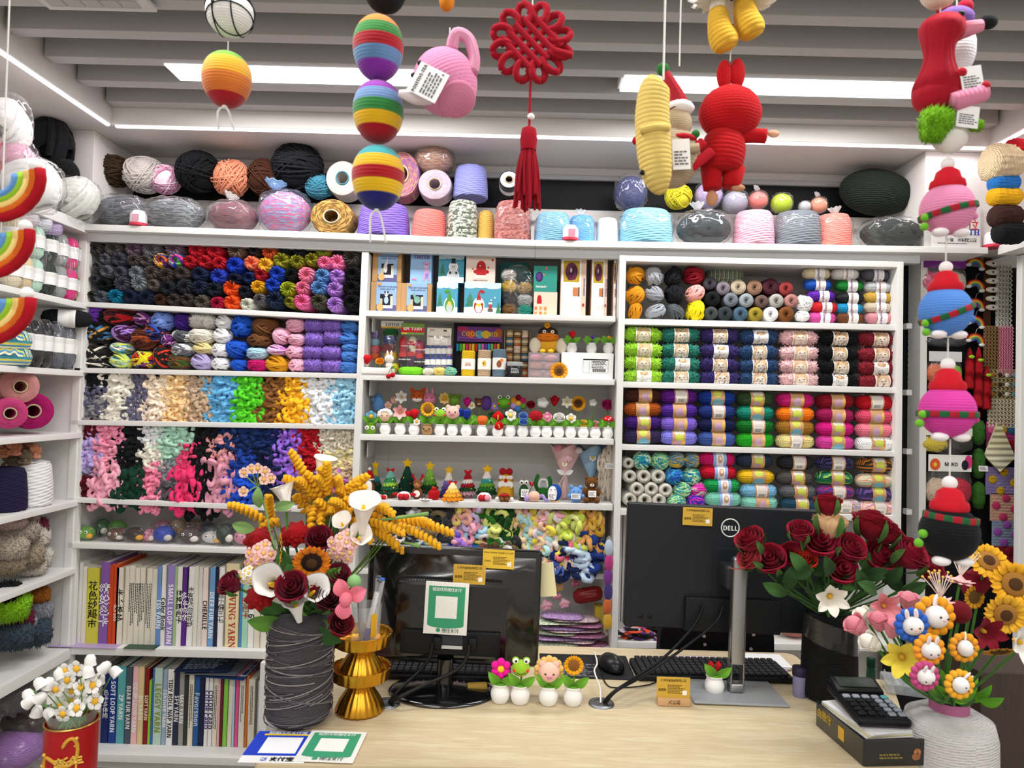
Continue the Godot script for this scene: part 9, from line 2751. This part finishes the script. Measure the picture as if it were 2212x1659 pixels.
func build_hanging()->void:
	var d=1.08
	# the first string: ball and sunset egg
	var o=thing("crochet_volleyball","white crochet ball with black seams, cut by the frame","hanging toy",P(497,28,d))
	var r=51*mpp(d)
	part(o,"ball",ball_mesh(Vector3.ONE,28,18),mat("e6e4df",0.95,"knit"),ST(Vector3.ONE*r,Vector3.ZERO))
	for q in [[V(0,90,0),-0.4],[V(0,90,0),0.4],[V(70,20,0),0.35],[V(70,20,0),-0.15],[V(20,40,60),0.5]]:
		part(o,"seam",torus(sqrt(1.0-q[1]*q[1])*1.01,0.03),mat("1c1c22",0.9),Transform3D(Basis.from_euler(q[0]*PI/180)*Basis().scaled(Vector3.ONE*r),Basis.from_euler(q[0]*PI/180)*V(0,0,q[1]*r)))
	ceiling_cord(o,r)
	o=striped_egg(490,173,51,60,d,["6aa02c","d8a020","dca028","d0742c","cc6c2c","a01420"],"sunset striped egg in green, yellow, orange and red",26)
	tail(o,-0.043,0.036)
	# the second string: three striped eggs
	o=thing("crochet_black_ball","dark ball at the top of the striped egg string","hanging toy",P(832,-18,d))
	bead(o,"ball",Vector3.ZERO,46*mpp(d),mat("12161a",0.95,"knit"))
	ceiling_cord(o,0.03)
	striped_egg(817,105,54,70,d,["d07a24","2f7a34","9a1020","5a80a8","7a2a96"],"top striped egg, orange down to purple",8)
	striped_egg(817,243,54,67,d,["8a2ca0","6888b4","2c7a38","d8aa1c","9a0c18"],"middle striped egg, purple down to red",4)
	o=striped_egg(817,385,56,70,d,["2f9aa0","d8aa20","a0101c","dcb01c","1c1868"],"lowest striped egg, teal down to navy",4)
	tail(o,-0.05,0.05)
	# pink teapot elephant
	o=thing("crochet_teapot","pink crochet teapot toy holding a small card","hanging toy",P(962,178,d))
	r=66*mpp(d)
	part(o,"body",ball_mesh(Vector3.ONE,30,20),mat("dc8ab0",0.95,"knit"),euler(Vector3.ZERO,V(0,0,28),V(r*1.05,r*1.12,r)))
	part(o,"handle",tubed(smooth([V(0.2,0.95,0.3),V(0.35,1.45,0.35),V(0.75,1.35,0.2),V(0.95,0.7,0.2),V(0.9,0.2,0.3)].map(func(v): return v*r),5),r*0.2,10),knit("e09ab8"))
	part(o,"spout",tubed(smooth([V(-0.5,-0.5,0.5),V(-0.95,-0.75,0.65),V(-1.4,-0.7,0.7)].map(func(v): return v*r),4),[0.02,0.021,0.019,0.016,0.013,0.01,0.008,0.006,0.005],10),knit("ecdce4"))
	part(o,"base_disc",disc_mesh(),knit("d884a4"),euler(V(0.45,-0.75,0.45)*r,V(45,25,0),Vector3.ONE*r*0.62))
	for q in [[-0.75,0.28],[-0.95,-0.12]]: bead(o,"eye",V(q[0],q[1],0.72)*r,r*0.09,mat("101014",0.2))
	speech_card(o,V(-0.42,-0.52,1.12)*r,0.046,0.05,"POSITIVI-TEA",V(0,-10,62))
	cord(o,V(0.1,1.0,0)*r,V(0.1*r,r+55*mpp(d),0))
	o=thing("crochet_orange_toy","orange toy tip at the upper frame edge","hanging toy",P(965,2,d))
	bead(o,"body",V(-0.006,0.02,0),V(0.018,0.016,0.016),knit("d88420"))
	bead(o,"foot",Vector3.ZERO,V(0.012,0.016,0.012),knit("d07c1c"))
	ceiling_cord(o,0.03)
	# red knot and tassel
	o=thing("red_knot_ornament","red crochet good luck knot with a long tassel","ornament",P(1148,92,d))
	r=62*mpp(d)
	var red=mat("96081e",0.95,"fuzz")
	for k in 12:
		var a=TAU*k/12+0.26
		var pts=[]
		for j in 13:
			var q=TAU*j/12
			pts.append(Basis(V(0,0,1),a)*V(sin(q)*0.24,1.05+cos(q)*0.36,0.08*sin(q))*r)
		part(o,"loop",tubed(pts,r*0.13,7),red)
	for k in 5:
		for v in [0,1]:
			var t=(k-2)*0.34
			part(o,"lattice_cord",tubed([Basis(V(0,0,1),PI/4+v*PI/2)*V(-0.85,t,0.07*v)*r,Basis(V(0,0,1),PI/4+v*PI/2)*V(0.85,t,0.07*v)*r],r*0.12,7),red)
	part(o,"bead_end",tubed([V(0.8,-0.35,0.1)*r,V(1.45,-0.5,0.15)*r],[r*0.16,r*0.12],8),red)
	var tp=P(1142,300,d)-o.position
	cord(o,V(0,-r*1.2,0),tp,0.0022,"96081e")
	bead(o,"pearl",P(1147,252,d)-o.position,0.0055,mat("ece8e4",0.2,"gloss"))
	part(o,"tassel_head",lathed([Vector2(0.012,-0.018),Vector2(0.0135,0),Vector2(0.011,0.015),Vector2(0.002,0.02)],16),red,at(tp))
	for k in 40:
		var a=k*2.4
		var w=sqrt(k/40.0)
		part(o,"tassel_thread",tubed(smooth([tp+V(cos(a)*0.009*w,-0.014,sin(a)*0.009*w),tp+V(cos(a)*0.017*w,-0.05,sin(a)*0.015*w),tp+V(cos(a)*0.02*w+0.003*sin(k),-0.098-0.012*sin(k*3.0),sin(a)*0.017*w)],4),0.0021,4),red)
	ceiling_cord(o,r*1.3)
	# banana and santa bear
	o=thing("crochet_banana","yellow crochet banana with an arm and a green tip","hanging toy",P(1418,300,1.0))
	var u=mpp(1.0)
	part(o,"body",tubed(smooth([V(4,128,0),V(-6,110,0),V(-10,50,0),V(-6,-20,4),V(4,-90,6),V(14,-122,4)].map(func(v): return v*u),4),[8,18,26,30,33,35,36,37,38,38,38,38,38,37,36,33,30,25,20,14,6].map(func(v): return v*u),14),mat("d8bc68",0.95,"bigknit"))
	bead(o,"green_tip",V(-8,126,2)*u,V(16,12,12)*u,knit("7a9a3a"))
	part(o,"arm",tubed(smooth([V(20,14,30),V(-10,10,40),V(-40,6,30)].map(func(v): return v*u),4),9*u,8),knit("d8bc68"))
	bead(o,"eye",V(-32,-80,16)*u,6*u,mat("101012",0.2))
	speech_card(o,V(-40,20,10)*u,0.012,0.06,"",V(0,-75,0))
	cord(o,V(12,130,0)*u,V(12*u,SLAT-o.position.y,0),0.0016)
	o=thing("crochet_santa_bear","beige bear in a red Santa hat behind the banana","hanging toy",P(1464,300,1.06))
	u=mpp(1.06)
	bead(o,"body",V(-14,-40,0)*u,V(64,70,40)*u,knit("a8967c"))
	bead(o,"head",V(-4,32,0)*u,V(34,40,30)*u,knit("b09c80"))
	part(o,"hat",tubed(smooth([V(0,62,0),V(-10,100,0),V(-34,150,0)].map(func(v): return v*u),4),[30,27,24,21,18,15,13,10,8].map(func(v): return v*u),12),knit("a82430"))
	bead(o,"hat_brim",V(2,66,2)*u,V(32,17,30)*u,mat("ece8ea",0.98,"fuzz"))
	bead(o,"hat_bobble",V(-36,152,0)*u,14*u,mat("2a6a2c",0.98,"fuzz"))
	bead(o,"scarf",V(4,-6,8)*u,V(36,12,30)*u,knit("b01424"))
	for q in [[30,-30,-0.8],[48,-50,-0.7]]: part(o,"scarf_tail",bx(V(60,22,10)*u,0.003),knit("b01424"),euler(V(q[0],q[1],20)*u,V(0,0,40)))
	bead(o,"bobble",V(34,4,20)*u,9*u,mat("2a6a2c",0.98,"fuzz"))
	part(o,"arm",tubed([V(0,-38,30)*u,V(38,-30,34)*u],10*u,8),knit("b09c80"))
	speech_card(o,V(-2,-50,46)*u,0.026,0.045,"",V(0,0,4))
	bead(o,"cheek",V(-92,-10,10)*u,9*u,knit("b01424"))
	bead(o,"leg",V(-70,-38,10)*u,V(20,30,20)*u,knit("a8967c"))
	ceiling_cord(o,160*u)
	# yellow boots of an angel, cut by the frame
	o=thing("crochet_angel","angel legs in yellow boots at the upper frame edge","hanging toy",P(1580,30,d))
	u=mpp(d)
	for q in [[-26,-20,-10],[30,10,4]]:
		part(o,"leg",tubed([V(q[0]-4,60,0)*u,V(q[0]-4,q[1]+20,0)*u],18*u,10),knit("d8d0c0"))
		part(o,"boot",tubed(smooth([V(q[0]-4,q[1]+26,0),V(q[0],q[1]-20,6),V(q[0]+12,q[1]-52,10),V(q[0]+18,q[1]-66,10)].map(func(v): return v*u),3),[19,22,25,27,29,30,29,26,20,8].map(func(v): return v*u),12),mat("d8a834",0.95,"bigknit"))
	part(o,"lace_skirt",ruffle_mesh(14),knit("e4e0d4"),ST(V(86,60,50)*u,V(0,26,0)*u))
	ceiling_cord(o,60*u)
	# red rabbit doll seen from behind
	o=thing("crochet_rabbit_doll","red hooded rabbit doll hanging with its back turned","hanging toy",P(1577,245,d))
	var rk=mat("b00c14",0.95,"fuzz")
	bead(o,"head",Vector3.ZERO,V(68,60,56)*u,mat("b00c14",0.95,"knit"))
	for q in [[-14,84,10],[14,88,-6]]: bead(o,"ear",V(q[0],q[1],0)*u,V(17,34,10)*u,knit("b00c14"))
	part(o,"body",tubed(smooth([V(-6,-40,0),V(-12,-70,0),V(-16,-105,0),V(-18,-130,0)].map(func(v): return v*u),4),[26,34,40,44,46,48,48,48,47,46,44,40,30].map(func(v): return v*u),16),mat("b00c14",0.95,"bigknit"))
	for q in [[-40,-130,-36,-168],[10,-130,4,-162]]:
		part(o,"leg",tubed([V(q[0]+2,q[1]+10,0)*u,V(q[2],q[3],4)*u],[24*u,20*u],12),rk)
		bead(o,"foot",V(q[2]-2 if q[0]<0 else q[2]+14,q[3]-(22 if q[0]<0 else 4),10)*u,V(13,17,9)*u if q[0]<0 else V(15,8,9)*u,mat("c08a68",0.9))
	part(o,"arm",tubed(smooth([V(20,-50,0),V(50,-50,6),V(76,-52,10)].map(func(v): return v*u),3),16*u,10),rk)
	part(o,"arm",tubed(smooth([V(-36,-60,-10),V(-62,-86,-16),V(-76,-112,-20)].map(func(v): return v*u),3),15*u,10),rk)
	bead(o,"hand",V(92,-46,10)*u,V(13,8,6)*u,mat("d8a888",0.9))
	cord(o,V(-4,112,6)*u,V(0,172,0)*u)
	# the right string: flamingo, green pompom and four bobble-hat balls
	d=0.98
	u=mpp(d)
	o=thing("crochet_flamingo","red crochet flamingo with a pink and black beak","hanging toy",P(2030,130,d))
	part(o,"body",tubed(smooth([V(6,96,0),V(4,70,0),V(-2,40,0),V(-2,0,0),V(-4,-50,0),V(-10,-90,0),V(-8,-122,0)].map(func(v): return v*u),4),[10,30,40,44,46,46,44,40,36,33,31,30,31,33,37,42,46,48,48,47,44,38,28,16,5].map(func(v): return v*u),16),mat("9c0f22",0.95,"knit"))
	part(o,"beak",tubed([V(36,62,4)*u,V(84,74,8)*u],[20*u,13*u],10),knit("d8889c"))
	bead(o,"beak_tip",V(98,82,9)*u,V(20,16,14)*u,knit("14161a"))
	bead(o,"eye",V(24,84,34)*u,7*u,mat("101012",0.2))
	part(o,"wing",tubed([V(4,-108,34)*u,V(76,-82,30)*u],20*u,12),mat("d884a0",0.95,"bigknit"))
	for q in [[22,-46,40],[72,-74,40]]: bead(o,"hand",V(q[0],q[1],q[2])*u,11*u,knit("a81828"))
	speech_card(o,V(42,-60,44)*u,0.03,0.034,"",V(0,0,10))
	ceiling_cord(o,90*u)
	o=thing("crochet_penguin","white and purple penguin in a red bobble hat behind the flamingo","hanging toy",P(2066,90,1.04))
	bead(o,"body",V(0.0,-0.01,0),V(0.028,0.042,0.022),knit("e4e0e4"))
	bead(o,"cap",V(-0.004,0.032,0),V(0.028,0.018,0.024),knit("7a5aa0"))
	for q in [-0.02,0.012]: bead(o,"bobble",V(q,0.052,0),0.011,knit("b01c34"))
	ceiling_cord(o,0.05)
	o=thing("crochet_frog_card","white toy with a lime pompom and a printed card","hanging toy",P(2040,280,d))
	for q in [[-30,8,34],[-36,-14,26],[56,2,14]]: part(o,"pompom",fluffy_mesh(2),mat("74b01c",0.98,"fuzz"),ST(Vector3.ONE*q[2]*u*0.9,V(q[0],q[1],20)*u))
	bead(o,"body",V(10,-14,0)*u,V(40,38,26)*u,knit("dcd8d0"))
	speech_card(o,V(30,16,32)*u,0.03,0.03,"",V(0,0,-6))
	cord(o,V(0,10,0)*u,V(-4,40,0)*u)
	gnome_ball(2046,452,54,d,"d884a8","pale pink ball toy in a red bobble hat, uppermost",0.25,40)
	gnome_ball(2042,672,52,d,"4f82cc","sky blue ball toy in a red bobble hat",0.4,70)
	gnome_ball(2046,888,55,d,"cc3c98","magenta ball toy in a red bobble hat",0.0,70)
	gnome_ball(2050,1150,58,d,"0d0f12","black ball toy in a red bobble hat, lowest",-0.1,90,0.55)
	o=thing("crochet_cream_ball","cream ball at the upper frame edge above the flamingo","hanging toy",P(2030,-22,d))
	bead(o,"ball",Vector3.ZERO,40*u,knit("e0d0bc"))
	ceiling_cord(o,38*u)
	# rainbows at the left edge
	for q in [[-2,388,92,0.28,"uppermost"],[-26,512,92,0.2,"middle"],[-28,650,96,0.1,"lowest"]]:
		o=thing("crochet_rainbow","large crochet rainbow with white tufts at the frame edge, %s"%q[4],"hanging toy",P(q[0],q[1],0.95),"large rainbows on one cord")
		rainbow(o,q[2]*mpp(0.95),["a80c1c","d0641c","e8c878","88b428","5a8ac0"],PI+q[3],false,1.5)
		for s in [-1.0,1.0]: bead(o,"tuft",Basis(V(0,0,1),PI+q[3])*V(s*q[2]*0.92,-10,0)*mpp(0.95),14*mpp(0.95),mat("ecebe8",0.98,"fuzz"))
	cord(o,V(25,20,0)*mpp(0.95),V(12*mpp(0.95),SLAT-o.position.y,0))
func _ready()->void:
	rng.seed=7
	set_camera_and_light()
	build_room()
	build_shelving()
	build_left_yarn()
	build_right_yarn()
	build_middle_loops()
	build_books()
	build_flower_shelf()
	build_kits()
	build_packets()
	build_christmas()
	build_desk()
	build_ledge()
	build_left_wall()
	build_low_middle()
	build_pegboard()
	build_left_bouquet()
	build_right_bouquets()
	build_hanging()
